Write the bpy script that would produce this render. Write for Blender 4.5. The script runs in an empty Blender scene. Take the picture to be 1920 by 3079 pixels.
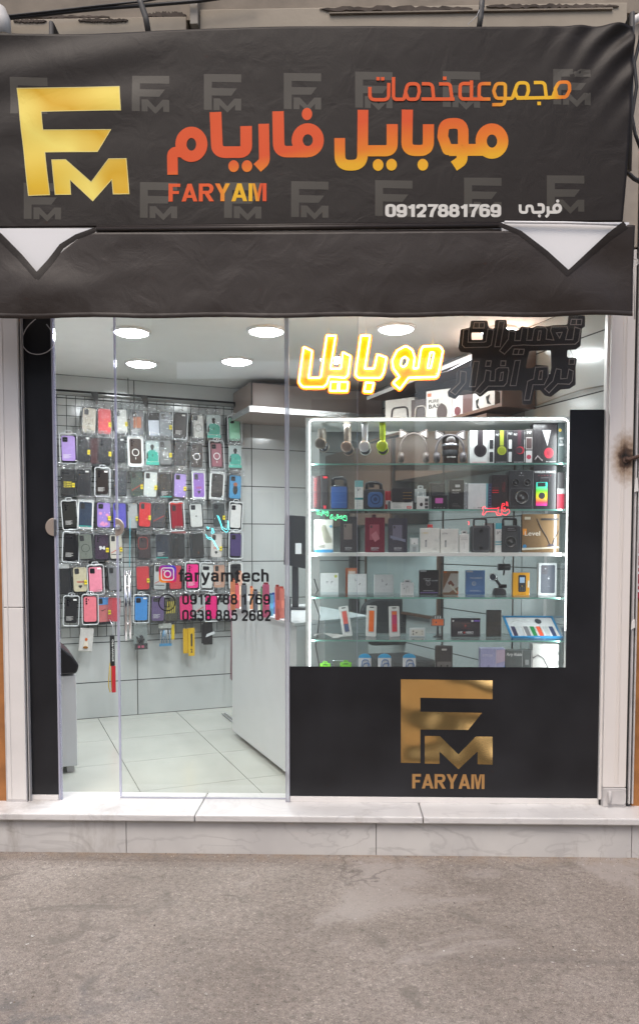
import bpy, bmesh, math, random
from mathutils import Vector, Matrix, noise

# ------------------------------------------------------------------ camera, world, sun, exposure
sc = bpy.context.scene
PW, PH, F = 1920.0, 3079.0, 2330.0
CAM = Vector((0.0, -3.92, 1.52))
YAW, PITCH = math.radians(1.4), math.radians(-3.0)
CX, CY = 960.0, 1762.0
cam_d = bpy.data.cameras.new('camera'); cam = bpy.data.objects.new('camera', cam_d)
sc.collection.objects.link(cam); sc.camera = cam
cam.location = CAM
cam.rotation_euler = (math.radians(90) + PITCH, 0, YAW)
cam_d.sensor_fit = 'VERTICAL'; cam_d.sensor_height = 24.0
cam_d.lens = 24.0 * F / PH
cam_d.shift_y = (CY - PH / 2) / PH
cam_d.clip_start = 0.05; cam_d.clip_end = 500

world = bpy.data.worlds.new('World'); sc.world = world; world.use_nodes = True
wn = world.node_tree.nodes; wl = world.node_tree.links
bg = wn['Background']; sky = wn.new('ShaderNodeTexSky'); sky.sky_type = 'NISHITA'
sky.sun_disc = False
SUN_EL, SUN_ROT = math.radians(58), math.radians(200)
sky.sun_elevation = SUN_EL; sky.sun_rotation = SUN_ROT
sky.air_density = 1.0; sky.dust_density = 4.0; sky.ozone_density = 0.6
wl.new(sky.outputs[0], bg.inputs[0]); bg.inputs[1].default_value = 0.14
sun_d = bpy.data.lights.new('sun', 'SUN'); sun_d.energy = 0.9; sun_d.angle = math.radians(25)
sun_d.color = (1.0, 0.93, 0.86)
sun = bpy.data.objects.new('sun', sun_d); sc.collection.objects.link(sun)
_sd = Vector((math.sin(SUN_ROT) * math.cos(SUN_EL), math.cos(SUN_ROT) * math.cos(SUN_EL), math.sin(SUN_EL)))
sun.rotation_euler = (-_sd).to_track_quat('-Z', 'Y').to_euler()
sc.view_settings.view_transform = 'Standard'; sc.view_settings.look = 'None'
sc.view_settings.gamma = 1.0; sc.view_settings.use_curve_mapping = False
sc.view_settings.exposure = 0.55
sc.cycles.max_bounces = 10; sc.cycles.diffuse_bounces = 4; sc.cycles.glossy_bounces = 4
sc.cycles.transparent_max_bounces = 40; sc.cycles.transmission_bounces = 4
sc.cycles.caustics_reflective = False; sc.cycles.caustics_refractive = False
sc.cycles.sample_clamp_indirect = 6.0
sc.cycles.use_denoising = True

# ------------------------------------------------------------------ where a point seen in the photograph stands on a real plane
_R = Matrix.Rotation(YAW, 3, 'Z') @ Matrix.Rotation(math.radians(90) + PITCH, 3, 'X')
def ray(px, py): return _R @ Vector(((px - CX) / F, -(py - CY) / F, -1.0))
def hit(px, py, n, c):
    d = ray(px, py); t = (c - n.dot(CAM)) / n.dot(d); return CAM + d * t
NY = Vector((0, 1, 0)); NZ = Vector((0, 0, 1))
def at(px, py, y=0.0): return hit(px, py, NY, y)
def atz(px, py, z): return hit(px, py, NZ, z)
# the shop's inside is skewed against its front
RA = math.radians(23.8)
UD = Vector((math.cos(RA), math.sin(RA), 0)); VD = Vector((-math.sin(RA), math.cos(RA), 0))
V0, UR = 6.08, 2.85
def uvz(u, v, z): 
    p = CAM + UD * u + VD * v; return Vector((p.x, p.y, z))
def atv(px, py, dv=0.0): return hit(px, py, VD, VD.dot(CAM) + V0 - dv)
def atu(px, py, du=0.0): return hit(px, py, UD, UD.dot(CAM) + UR - du)
def U(p): return (p - CAM).dot(UD)
def V(p): return (p - CAM).dot(VD)

rnd = random.Random(7)
# ------------------------------------------------------------------ materials
_m = {}
def s2l(c):
    c = c / 255.0
    return c / 12.92 if c <= 0.04045 else ((c + 0.055) / 1.055) ** 2.4
def rgb(*c):
    if len(c) == 1: c = c[0]
    return (s2l(c[0]), s2l(c[1]), s2l(c[2]), 1)
def mat(name, col=(0.5, 0.5, 0.5), rough=0.5, metal=0.0, bump=0.0, bscale=200.0, var=0.0, vscale=8.0,
        emit=None, estr=0.0, coat=0.0, spec=0.5):
    if name in _m: return _m[name]
    m = bpy.data.materials.new(name); m.use_nodes = True; nt = m.node_tree; N, L = nt.nodes, nt.links
    b = N['Principled BSDF']
    c4 = (*col[:3], 1)
    b.inputs['Base Color'].default_value = c4
    b.inputs['Roughness'].default_value = rough; b.inputs['Metallic'].default_value = metal
    b.inputs['Specular IOR Level'].default_value = spec
    b.inputs['Coat Weight'].default_value = coat
    b.inputs['Coat Roughness'].default_value = 0.08
    if emit:
        b.inputs['Emission Color'].default_value = (*emit[:3], 1); b.inputs['Emission Strength'].default_value = estr
    tc = N.new('ShaderNodeTexCoord')
    if var:
        n = N.new('ShaderNodeTexNoise'); n.inputs['Scale'].default_value = vscale; n.inputs['Detail'].default_value = 6
        L.new(tc.outputs['Object'], n.inputs['Vector'])
        mr = N.new('ShaderNodeMapRange'); mr.inputs[1].default_value = 0.3; mr.inputs[2].default_value = 0.7
        mr.inputs[3].default_value = 1 - var; mr.inputs[4].default_value = 1 + var
        L.new(n.outputs['Fac'], mr.inputs[0])
        mx = N.new('ShaderNodeMix'); mx.data_type = 'RGBA'; mx.blend_type = 'MULTIPLY'; mx.inputs[0].default_value = 1
        mx.inputs[6].default_value = c4; L.new(mr.outputs[0], mx.inputs[7]); L.new(mx.outputs[2], b.inputs['Base Color'])
    if bump:
        n2 = N.new('ShaderNodeTexNoise'); n2.inputs['Scale'].default_value = bscale; n2.inputs['Detail'].default_value = 4
        L.new(tc.outputs['Object'], n2.inputs['Vector'])
        bp = N.new('ShaderNodeBump'); bp.inputs['Strength'].default_value = bump; bp.inputs['Distance'].default_value = 0.002
        L.new(n2.outputs['Fac'], bp.inputs['Height']); L.new(bp.outputs[0], b.inputs['Normal'])
    _m[name] = m; return m
def pal(*c, rough=0.4, metal=0.0):
    if len(c) == 1: c = c[0]
    k = 'paint_%d_%d_%d_%d_%d' % (*c[:3], int(rough * 100), int(metal * 100))
    col = rgb(c); col = tuple(x * 0.8 for x in col[:3])
    return mat(k, col, rough, metal, var=0.06, vscale=60)
def emi(name, col, strength):
    if name in _m: return _m[name]
    m = bpy.data.materials.new(name); m.use_nodes = True; N, L = m.node_tree.nodes, m.node_tree.links
    N.remove(N['Principled BSDF']); e = N.new('ShaderNodeEmission'); e.inputs[0].default_value = (*col[:3], 1)
    e.inputs[1].default_value = strength; L.new(e.outputs[0], N['Material Output'].inputs[0]); _m[name] = m; return m
def glassy(name, tint=(0.94, 0.96, 0.95), rough=0.0, refl=1.0, haze=0.0, hazecol=(0.8, 0.8, 0.8), bump=0.0, bscale=40):
    if name in _m: return _m[name]
    m = bpy.data.materials.new(name); m.use_nodes = True; N, L = m.node_tree.nodes, m.node_tree.links
    N.remove(N['Principled BSDF'])
    t = N.new('ShaderNodeBsdfTransparent'); t.inputs[0].default_value = (*tint, 1)
    g = N.new('ShaderNodeBsdfGlossy'); g.inputs['Roughness'].default_value = rough
    fr = N.new('ShaderNodeLayerWeight'); fr.inputs['Blend'].default_value = 0.5
    pw = N.new('ShaderNodeMath'); pw.operation = 'POWER'; pw.inputs[1].default_value = 5.0; L.new(fr.outputs['Facing'], pw.inputs[0])
    ma = N.new('ShaderNodeMath'); ma.operation = 'MULTIPLY_ADD'; ma.inputs[1].default_value = 0.96; ma.inputs[2].default_value = 0.04 * refl; ma.use_clamp = True
    L.new(pw.outputs[0], ma.inputs[0])
    mx = N.new('ShaderNodeMixShader'); L.new(ma.outputs[0], mx.inputs[0]); L.new(t.outputs[0], mx.inputs[1]); L.new(g.outputs[0], mx.inputs[2])
    out = mx
    if haze:
        d = N.new('ShaderNodeBsdfDiffuse'); d.inputs[0].default_value = (*hazecol, 1)
        m2 = N.new('ShaderNodeMixShader'); m2.inputs[0].default_value = haze
        L.new(mx.outputs[0], m2.inputs[1]); L.new(d.outputs[0], m2.inputs[2]); out = m2
    if bump:
        tc = N.new('ShaderNodeTexCoord'); n2 = N.new('ShaderNodeTexNoise'); n2.inputs['Scale'].default_value = bscale
        n2.inputs['Detail'].default_value = 5; L.new(tc.outputs['Object'], n2.inputs['Vector'])
        bp = N.new('ShaderNodeBump'); bp.inputs['Strength'].default_value = bump; bp.inputs['Distance'].default_value = 0.01
        L.new(n2.outputs['Fac'], bp.inputs['Height']); L.new(bp.outputs[0], g.inputs['Normal']); L.new(bp.outputs[0], fr.inputs['Normal'])
    L.new(out.outputs[0], N['Material Output'].inputs[0]); _m[name] = m; return m
def ramp_mat(name, stops, axis, rough=0.4, metal=0.0, noise_amt=0.0, nscale=6, bump=0.0):
    """printed colour that runs along a direction of the object's own coordinates (0..1)"""
    if name in _m: return _m[name]
    m = mat(name, (0.5, 0.5, 0.5), rough, metal, spec=0.2); N, L = m.node_tree.nodes, m.node_tree.links; b = N['Principled BSDF']
    tc = [n for n in N if n.type == 'TEX_COORD'][0]
    dp = N.new('ShaderNodeVectorMath'); dp.operation = 'DOT_PRODUCT'; dp.inputs[1].default_value = axis[:3]
    L.new(tc.outputs['Object'], dp.inputs[0])
    ad = N.new('ShaderNodeMath'); ad.operation = 'ADD'; ad.inputs[1].default_value = axis[3]; L.new(dp.outputs['Value'], ad.inputs[0])
    src = ad
    if noise_amt:
        n = N.new('ShaderNodeTexNoise'); n.inputs['Scale'].default_value = nscale; L.new(tc.outputs['Object'], n.inputs['Vector'])
        mm = N.new('ShaderNodeMath'); mm.operation = 'MULTIPLY_ADD'; mm.inputs[1].default_value = noise_amt; L.new(n.outputs['Fac'], mm.inputs[0]); L.new(ad.outputs[0], mm.inputs[2]); src = mm
    cr = N.new('ShaderNodeValToRGB'); L.new(src.outputs[0], cr.inputs[0])
    while len(cr.color_ramp.elements) < len(stops): cr.color_ramp.elements.new(0.5)
    for e, (p, c) in zip(cr.color_ramp.elements, stops): e.position = p; e.color = rgb(c)
    L.new(cr.outputs[0], b.inputs['Base Color'])
    return m

# ------------------------------------------------------------------ mesh building
class MB:
    def __init__(s): s.v = []; s.f = []; s.mi = []; s.sm = []
    def face(s, pts, mi=0, sm=False):
        k = len(s.v); s.v += [tuple(p) for p in pts]; s.f.append(tuple(range(k, k + len(pts)))); s.mi.append(mi); s.sm.append(sm)
    def box(s, x0, x1, y0, y1, z0, z1, mi=0):
        k = len(s.v)
        s.v += [(x0, y0, z0), (x1, y0, z0), (x1, y1, z0), (x0, y1, z0), (x0, y0, z1), (x1, y0, z1), (x1, y1, z1), (x0, y1, z1)]
        for q in ((0, 3, 2, 1), (4, 5, 6, 7), (0, 1, 5, 4), (1, 2, 6, 5), (2, 3, 7, 6), (3, 0, 4, 7)):
            s.f.append(tuple(k + i for i in q)); s.mi.append(mi); s.sm.append(False)
    def prism(s, poly, d0, d1, mi=0, axis='y', sm=False):
        """poly of 2D points extruded; axis y: (x,z) profile, axis z: (x,y) profile"""
        k = len(s.v); n = len(poly)
        for d in (d0, d1):
            for a, b in poly: s.v.append((a, d, b) if axis == 'y' else ((a, b, d) if axis == 'z' else (d, a, b)))
        s.f.append(tuple(range(k, k + n))); s.f.append(tuple(range(k + 2 * n - 1, k + n - 1, -1))); s.mi += [mi, mi]; s.sm += [False, False]
        for i in range(n):
            j = (i + 1) % n; s.f.append((k + i, k + n + i, k + n + j, k + j)); s.mi.append(mi); s.sm.append(sm)
    def tube(s, path, r, n=8, closed=False, mi=0, flat=1.0, caps=True):
        P = [Vector(p) for p in path]; m = len(P)
        if m < 2: return
        rr = r if isinstance(r, (list, tuple)) else [r] * m
        k = len(s.v); up = None
        for i in range(m):
            a = P[(i - 1) % m] if (closed or i > 0) else P[i]; b = P[(i + 1) % m] if (closed or i < m - 1) else P[i]
            t = (b - a); t = t.normalized() if t.length > 1e-9 else Vector((1, 0, 0))
            if up is None: up = Vector((0, 1, 0)) if abs(t.y) < 0.9 else Vector((0, 0, 1))
            x = t.cross(up); x = x.normalized() if x.length > 1e-6 else t.orthogonal().normalized()
            y = x.cross(t).normalized(); up = y
            for j in range(n):
                a_ = 2 * math.pi * j / n; s.v.append(tuple(P[i] + x * math.cos(a_) * rr[i] + y * math.sin(a_) * rr[i] * flat))
        for i in range(m if closed else m - 1):
            i2 = (i + 1) % m
            for j in range(n):
                j2 = (j + 1) % n; s.f.append((k + i * n + j, k + i * n + j2, k + i2 * n + j2, k + i2 * n + j)); s.mi.append(mi); s.sm.append(True)
        if caps and not closed:
            s.f.append(tuple(k + j for j in reversed(range(n)))); s.f.append(tuple(k + (m - 1) * n + j for j in range(n))); s.mi += [mi, mi]; s.sm += [False, False]
    def cyl(s, p0, p1, r, n=16, mi=0): s.tube([p0, p1], r, n, mi=mi)
    def lathe(s, prof, n=24, mi=0, c=(0, 0, 0), axis='z'):
        k = len(s.v); m = len(prof)
        for r, h in prof:
            for j in range(n):
                a = 2 * math.pi * j / n; x, y = r * math.cos(a), r * math.sin(a)
                q = (x, y, h) if axis == 'z' else (x, h, y)
                s.v.append((q[0] + c[0], q[1] + c[1], q[2] + c[2]))
        for i in range(m - 1):
            for j in range(n):
                j2 = (j + 1) % n; s.f.append((k + i * n + j, k + i * n + j2, k + (i + 1) * n + j2, k + (i + 1) * n + j)); s.mi.append(mi); s.sm.append(True)
    def mesh(s, name, mats):
        me = bpy.data.meshes.new(name); me.from_pydata(s.v, [], s.f)
        for m in (mats if isinstance(mats, (list, tuple)) else [mats]): me.materials.append(m)
        me.polygons.foreach_set('material_index', s.mi); me.polygons.foreach_set('use_smooth', s.sm)
        me.validate(); me.update(); return me
    def build(s, name, mats, parent=None, loc=None, bevel=0.0, segs=2):
        me = s.mesh(name, mats); o = link(name, me, parent, loc)
        if bevel: 
            b = o.modifiers.new('bevel', 'BEVEL'); b.width = bevel; b.segments = segs; b.limit_method = 'ANGLE'; b.angle_limit = math.radians(40)
        return o
def link(name, data, parent=None, loc=None, rz=None):
    o = bpy.data.objects.new(name, data); sc.collection.objects.link(o)
    if parent: o.parent = parent
    if loc is not None: o.location = loc
    if rz is not None: o.rotation_euler.z = rz
    return o
def tag(o, label=None, cat=None, group=None, kind=None):
    if label: o['label'] = label
    if cat: o['category'] = cat
    if group: o['group'] = group
    if kind: o['kind'] = kind
    return o
def thing(name, label, cat, loc=(0, 0, 0), rz=0.0, group=None):
    o = link(name, None, None, loc, rz); o.empty_display_size = 0.05; return tag(o, label, cat, group)
def boxobj(name, m, x0, x1, y0, y1, z0, z1, parent=None, bevel=0.0, loc=None):
    b = MB(); b.box(min(x0, x1), max(x0, x1), min(y0, y1), max(y0, y1), min(z0, z1), max(z0, z1)); return b.build(name, m, parent, loc, bevel)
def pxbox(name, m, pa, pb, y0, y1, parent=None, bevel=0.0, yref=None):
    """box whose front outline spans two photo points on the plane y0 (world coords)"""
    A = at(*pa, y0 if yref is None else yref); B = at(*pb, y0 if yref is None else yref)
    return boxobj(name, m, A.x, B.x, y0, y1, B.z, A.z, parent, bevel)
def rrect(x0, x1, z0, z1, r, n=5):
    out = []; r = min(r, (x1 - x0) / 2.001, (z1 - z0) / 2.001)
    for cx, cz, a0 in ((x1 - r, z1 - r, 0), (x0 + r, z1 - r, 90), (x0 + r, z0 + r, 180), (x1 - r, z0 + r, 270)):
        for i in range(n + 1):
            a = math.radians(a0 + 90 * i / n); out.append((cx + r * math.cos(a), cz + r * math.sin(a)))
    return out
def disc(cx, cz, rx, rz=None, n=20): 
    rz = rx if rz is None else rz
    return [(cx + rx * math.cos(2 * math.pi * i / n), cz + rz * math.sin(2 * math.pi * i / n)) for i in range(n)]

# ------------------------------------------------------------------ 2D strokes and outlines
def rpath(pts, closed=False, step=6.0):
    """corner points (x, y[, radius]) -> polyline with rounded corners"""
    P = [(Vector((p[0], p[1])), p[2] if len(p) > 2 else 0) for p in pts]; n = len(P); out = []
    for i in range(n):
        p, r = P[i]
        if (not closed and i in (0, n - 1)) or r <= 0: out.append(p.copy()); continue
        a = P[i - 1][0] - p; b = P[(i + 1) % n][0] - p
        la, lb = a.length, b.length
        if la < 1e-6 or lb < 1e-6: out.append(p.copy()); continue
        a /= la; b /= lb; ang = a.angle(b)
        if ang > 3.1: out.append(p.copy()); continue
        d = min(r / max(math.tan(ang / 2), 1e-3), la * 0.5, lb * 0.5)
        p1, p2 = p + a * d, p + b * d
        k = 7
        for j in range(k + 1):
            t = j / k; out.append(p1 * (1 - t) ** 2 + p * 2 * t * (1 - t) + p2 * t * t)
    return out
def resample(P, step, closed=False):
    Q = []; m = len(P)
    for i in range(m if closed else m - 1):
        a, b = P[i], P[(i + 1) % m]; k = max(1, int(math.ceil((b - a).length / step)))
        for j in range(k): Q.append(a.lerp(b, j / k))
    if not closed: Q.append(P[-1])
    return Q
def ribbon(P, w, closed=False):
    P = [p for i, p in enumerate(P) if i == 0 or (p - P[i - 1]).length > 1e-4]; m = len(P); L_, R_ = [], []
    for i in range(m):
        a = P[(i - 1) % m] if (closed or i > 0) else None; b = P[(i + 1) % m] if (closed or i < m - 1) else None
        d1 = (P[i] - a).normalized() if a is not None and (P[i] - a).length > 1e-6 else None
        d2 = (b - P[i]).normalized() if b is not None and (b - P[i]).length > 1e-6 else None
        if d1 is None: d1 = d2
        if d2 is None: d2 = d1
        n1 = Vector((-d1.y, d1.x)); n2 = Vector((-d2.y, d2.x)); nn = n1 + n2
        nn = nn.normalized() if nn.length > 1e-6 else n1; k = min(1.0 / max(nn.dot(n1), 0.3), 1.6)
        L_.append(P[i] + nn * w / 2 * k); R_.append(P[i] - nn * w / 2 * k)
    return L_, R_
def strokes_obj(name, strokes, w, tomap, m, parent=None, dz=0.00015, step=12):
    """strokes: list of ('s', pts) open, ('c', pts) closed, ('e', cx, cy, rx, ry) ring, ('d', cx, cy, rx, ry) dot, ('q', cx, cy, s) square, ('p', pts) filled"""
    b = MB(); lay = 0
    for s in strokes:
        lay += 1; off = dz * lay
        if s[0] in 'sce':
            ww = w
            if s[0] == 'e':
                P = [Vector((s[1] + s[3] * math.cos(t * math.pi / 18), s[2] + s[4] * math.sin(t * math.pi / 18))) for t in range(36)]; cl = True
                if len(s) > 5: ww = s[5]
            else:
                cl = s[0] == 'c'; P = resample(rpath(s[1], cl), step, cl)
                if len(s) > 2: ww = s[2]
            L_, R_ = ribbon(P, ww, cl); m_ = len(L_)
            for i in range(m_ if cl else m_ - 1):
                j = (i + 1) % m_; b.face([tomap(L_[i], off), tomap(R_[i], off), tomap(R_[j], off), tomap(L_[j], off)])
        elif s[0] == 'd':
            b.face([tomap(Vector(q), off) for q in disc(s[1], s[2], s[3], s[4], 28)])
        elif s[0] == 'q':
            h = s[3] / 2; b.face([tomap(Vector(q), off) for q in ((s[1] - h, s[2] - h), (s[1] + h, s[2] - h), (s[1] + h, s[2] + h), (s[1] - h, s[2] + h))])
        elif s[0] == 'p':
            b.face([tomap(Vector(q[:2]), off) for q in s[1]])
    return b.build(name, m, parent)
def filled(name, loops, m, extrude=0.0, parent=None, tris=False):
    """outline loops in metres (x, z) -> flat or thick plate facing -y; even-odd holes"""
    cu = bpy.data.curves.new(name, 'CURVE'); cu.dimensions = '2D'; cu.fill_mode = 'BOTH'; cu.extrude = extrude
    for lp in loops:
        sp = cu.splines.new('POLY'); sp.points.add(len(lp) - 1); sp.use_cyclic_u = True
        for p, q in zip(sp.points, lp): p.co = (q[0], q[1], 0, 1)
    o = bpy.data.objects.new(name, cu); sc.collection.objects.link(o)
    dg = bpy.context.evaluated_depsgraph_get(); me = bpy.data.meshes.new_from_object(o.evaluated_get(dg))
    bpy.data.objects.remove(o); bpy.data.curves.remove(cu)
    for v in me.vertices: v.co = (v.co.x, -v.co.z, v.co.y)
    me.name = name; me.materials.clear()
    for mm in (m if isinstance(m, (list, tuple)) else [m]): me.materials.append(mm)
    return link(name, me, parent)
_tx = {}
def textmesh(txt, bold=0.0, shear=0.0):
    k = (txt, bold, shear)
    if k in _tx: return _tx[k]
    cu = bpy.data.curves.new('lettering', 'FONT'); cu.body = txt; cu.offset = bold; cu.shear = shear; cu.resolution_u = 4
    if bold: cu.space_character = 1.0 + bold * 2.2
    o = bpy.data.objects.new('lettering', cu); sc.collection.objects.link(o)
    dg = bpy.context.evaluated_depsgraph_get(); me = bpy.data.meshes.new_from_object(o.evaluated_get(dg))
    bpy.data.objects.remove(o); bpy.data.curves.remove(cu)
    vs = [(v.co.x, v.co.y) for v in me.vertices]; fs = [tuple(p.vertices) for p in me.polygons]
    bpy.data.meshes.remove(me)
    x0, x1 = min(v[0] for v in vs), max(v[0] for v in vs); y0, y1 = min(v[1] for v in vs), max(v[1] for v in vs)
    vs = [((x - x0) / (x1 - x0), (y - y0) / (y1 - y0)) for x, y in vs]
    _tx[k] = (vs, fs); return _tx[k]
def text_in(name, txt, fit, m, parent=None, bold=0.0, shear=0.0):
    """fit: (s, t in 0..1) -> 3D point"""
    vs, fs = textmesh(txt, bold, shear)
    me = bpy.data.meshes.new(name); me.from_pydata([tuple(fit(s, t)) for s, t in vs], [], fs); me.materials.append(m); me.update()
    return link(name, me, parent)
def rectfit(x0, x1, z0, z1, y): return lambda s, t: Vector((x0 + (x1 - x0) * s, y, z0 + (z1 - z0) * t))
def clip(poly, a, b, c):
    """keep a*x+b*y>=c"""
    out = []
    for i in range(len(poly)):
        p, q = poly[i], poly[(i + 1) % len(poly)]; dp = a * p[0] + b * p[1] - c; dq = a * q[0] + b * q[1] - c
        if dp >= 0: out.append(p)
        if (dp >= 0) != (dq >= 0): t = dp / (dp - dq); out.append((p[0] + (q[0] - p[0]) * t, p[1] + (q[1] - p[1]) * t))
    return out
def copy_tree(o, parent=None):
    c = o.copy(); sc.collection.objects.link(c)
    if parent: c.parent = parent
    for ch in list(o.children): copy_tree(ch, c)
    return c

# bold capitals drawn from straight and bent strokes: cell 0..1 by 0..1, (glyph -> width, list of polygons)
CAP = {'F': (0.62, [[(0, 0), (.22, 0), (.22, 1), (0, 1)], [(.22, .82), (.62, .82), (.62, 1), (.22, 1)], [(.22, .42), (.55, .42), (.55, .59), (.22, .59)]]),
       'A': (0.84, [[(0, 0), (.22, 0), (.53, 1), (.31, 1)], [(.62, 0), (.84, 0), (.53, 1), (.40, .72)], [(.20, .20), (.64, .20), (.60, .36), (.24, .36)]]),
       'R': (0.78, [[(0, 0), (.21, 0), (.21, 1), (0, 1)], [(.21, .83), (.5, .83), (.55, .78), (.66, .96), (.56, 1), (.21, 1)], [(.55, .78), (.57, .71), (.55, .64), (.66, .47), (.74, .57), (.78, .71), (.75, .86), (.66, .96)], [(.21, .42), (.52, .42), (.66, .47), (.55, .64), (.5, .59), (.21, .59)], [(.30, .42), (.56, 0), (.80, 0), (.54, .43)]]),
       'Y': (0.80, [[(.29, 0), (.51, 0), (.51, .42), (.29, .42)], [(.29, .42), (.51, .42), (.25, 1), (0, 1)], [(.30, .42), (.51, .42), (.80, 1), (.56, 1)]]),
       'M': (0.94, [[(0, 0), (.20, 0), (.20, 1), (0, 1)], [(.74, 0), (.94, 0), (.94, 1), (.74, 1)], [(.20, 1), (.38, 0), (.50, .30), (.34, 1)], [(.60, 1), (.44, .30), (.38, 0), (.56, 0), (.74, 1)]])}
def caps(name, txt, fit, m, parent=None):
    gap = 0.07; W = sum(CAP[c][0] for c in txt) + gap * (len(txt) - 1); x = 0; b = MB(); lay = 0
    for c in txt:
        w, polys = CAP[c]
        for p in polys:
            lay += 1; q = [Vector(fit((x + a) / W, t)) for a, t in p]
            b.face([v + Vector((0, -0.00004 * lay, 0)) for v in q])
        x += w + gap
    return b.build(name, m, parent)
_G = {'0': (.60, ['c', (.09, .09, .24), (.51, .09, .24), (.51, .91, .24), (.09, .91, .24)]), '1': (.46, ['s', (.32, 0), (.32, 1)], ['s', (.06, .72), (.32, .88)]),
      '2': (.60, ['s', (.10, .68), (.10, .91, .2), (.50, .91, .2), (.50, .58, .15), (.12, .10)], ['s', (.05, .09), (.55, .09)]),
      '3': (.60, ['s', (.10, .72), (.10, .91, .18), (.48, .91, .2), (.48, .53, .18), (.24, .53)], ['s', (.24, .53), (.51, .53, .2), (.51, .09, .2), (.09, .09, .18), (.09, .30)]),
      '5': (.60, ['s', (.52, .91), (.16, .91), (.12, .50)], ['s', (.11, .50), (.18, .62, .1), (.51, .62, .2), (.51, .09, .22), (.09, .09, .2), (.09, .28)]),
      '6': (.60, ['s', (.50, .74), (.46, .91, .12), (.09, .91, .28), (.09, .09, .2), (.51, .09, .2), (.51, .58, .2), (.14, .58, .15), (.10, .42)]),
      '7': (.58, ['s', (.03, .91), (.52, .91), (.30, .45, .3), (.22, 0)]), '8': (.60, ['c', (.12, .53, .17), (.48, .53, .17), (.48, .91, .17), (.12, .91, .17)], ['c', (.09, .09, .2), (.51, .09, .2), (.51, .54, .2), (.09, .54, .2)]),
      'f': (.38, ['s', (.42, .92), (.20, .92, .14), (.20, 0)], ['s', (.02, .64), (.38, .64)]), 'a': (.60, ['s', (.08, .50), (.12, .65, .12), (.46, .65, .18), (.47, 0)], ['s', (.46, .40), (.09, .37, .14), (.09, .08, .14), (.40, .08, .2), (.46, .25)]),
      'r': (.42, ['s', (.12, 0), (.12, .73)], ['s', (.12, .40), (.14, .64, .16), (.40, .64)]), 'y': (.60, ['s', (.05, .73), (.30, .04)], ['s', (.55, .73), (.30, 0), (.22, -.19, .12), (.04, -.19)]),
      'm': (.94, ['s', (.12, 0), (.12, .73)], ['s', (.12, .45), (.14, .65, .12), (.46, .65, .16), (.46, 0)], ['s', (.46, .45), (.48, .65, .12), (.80, .65, .16), (.80, 0)]),
      't': (.40, ['s', (.19, .90), (.19, .08, .12), (.38, .08)], ['s', (.01, .65), (.38, .65)]), 'e': (.61, ['s', (.10, .36), (.52, .36), (.52, .65, .22), (.09, .65, .24), (.09, .08, .24), (.48, .08, .2), (.53, .20)]),
      'c': (.58, ['s', (.52, .47), (.49, .65, .16), (.09, .65, .24), (.09, .08, .24), (.49, .08, .2), (.52, .25)]), 'h': (.60, ['s', (.12, 0), (.12, 1)], ['s', (.12, .45), (.14, .65, .14), (.48, .65, .17), (.48, 0)])}
_G['9'] = (.60, ['s'] + [(.60 - p[0], 1 - p[1], *p[2:]) for p in _G['6'][1][1:]])
def grotesk(name, txt, fit, m, parent=None, w=.175, gap=.085, space=.26):
    """upright bold sans letters; fit maps (0..1, 0..1) where t=0 baseline, t=1 top"""
    W = sum((_G[c][0] + gap) if c != ' ' else space for c in txt) - gap; x = 0; b = MB(); lay = 0
    for c in txt:
        if c == ' ': x += space; continue
        for s in _G[c][1:]:
            cl = s[0] == 'c'; P = rpath(s[1:], cl); L_, R_ = ribbon(P, w, cl); n = len(L_); lay += 1
            q = lambda p: Vector(fit((x + p.x) / W, p.y)) + Vector((0, -0.00003 * lay, 0))
            for i in range(n if cl else n - 1):
                j = (i + 1) % n; b.face([q(L_[i]), q(R_[i]), q(R_[j]), q(L_[j])])
        x += _G[c][0] + gap
    return b.build(name, m, parent)
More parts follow.
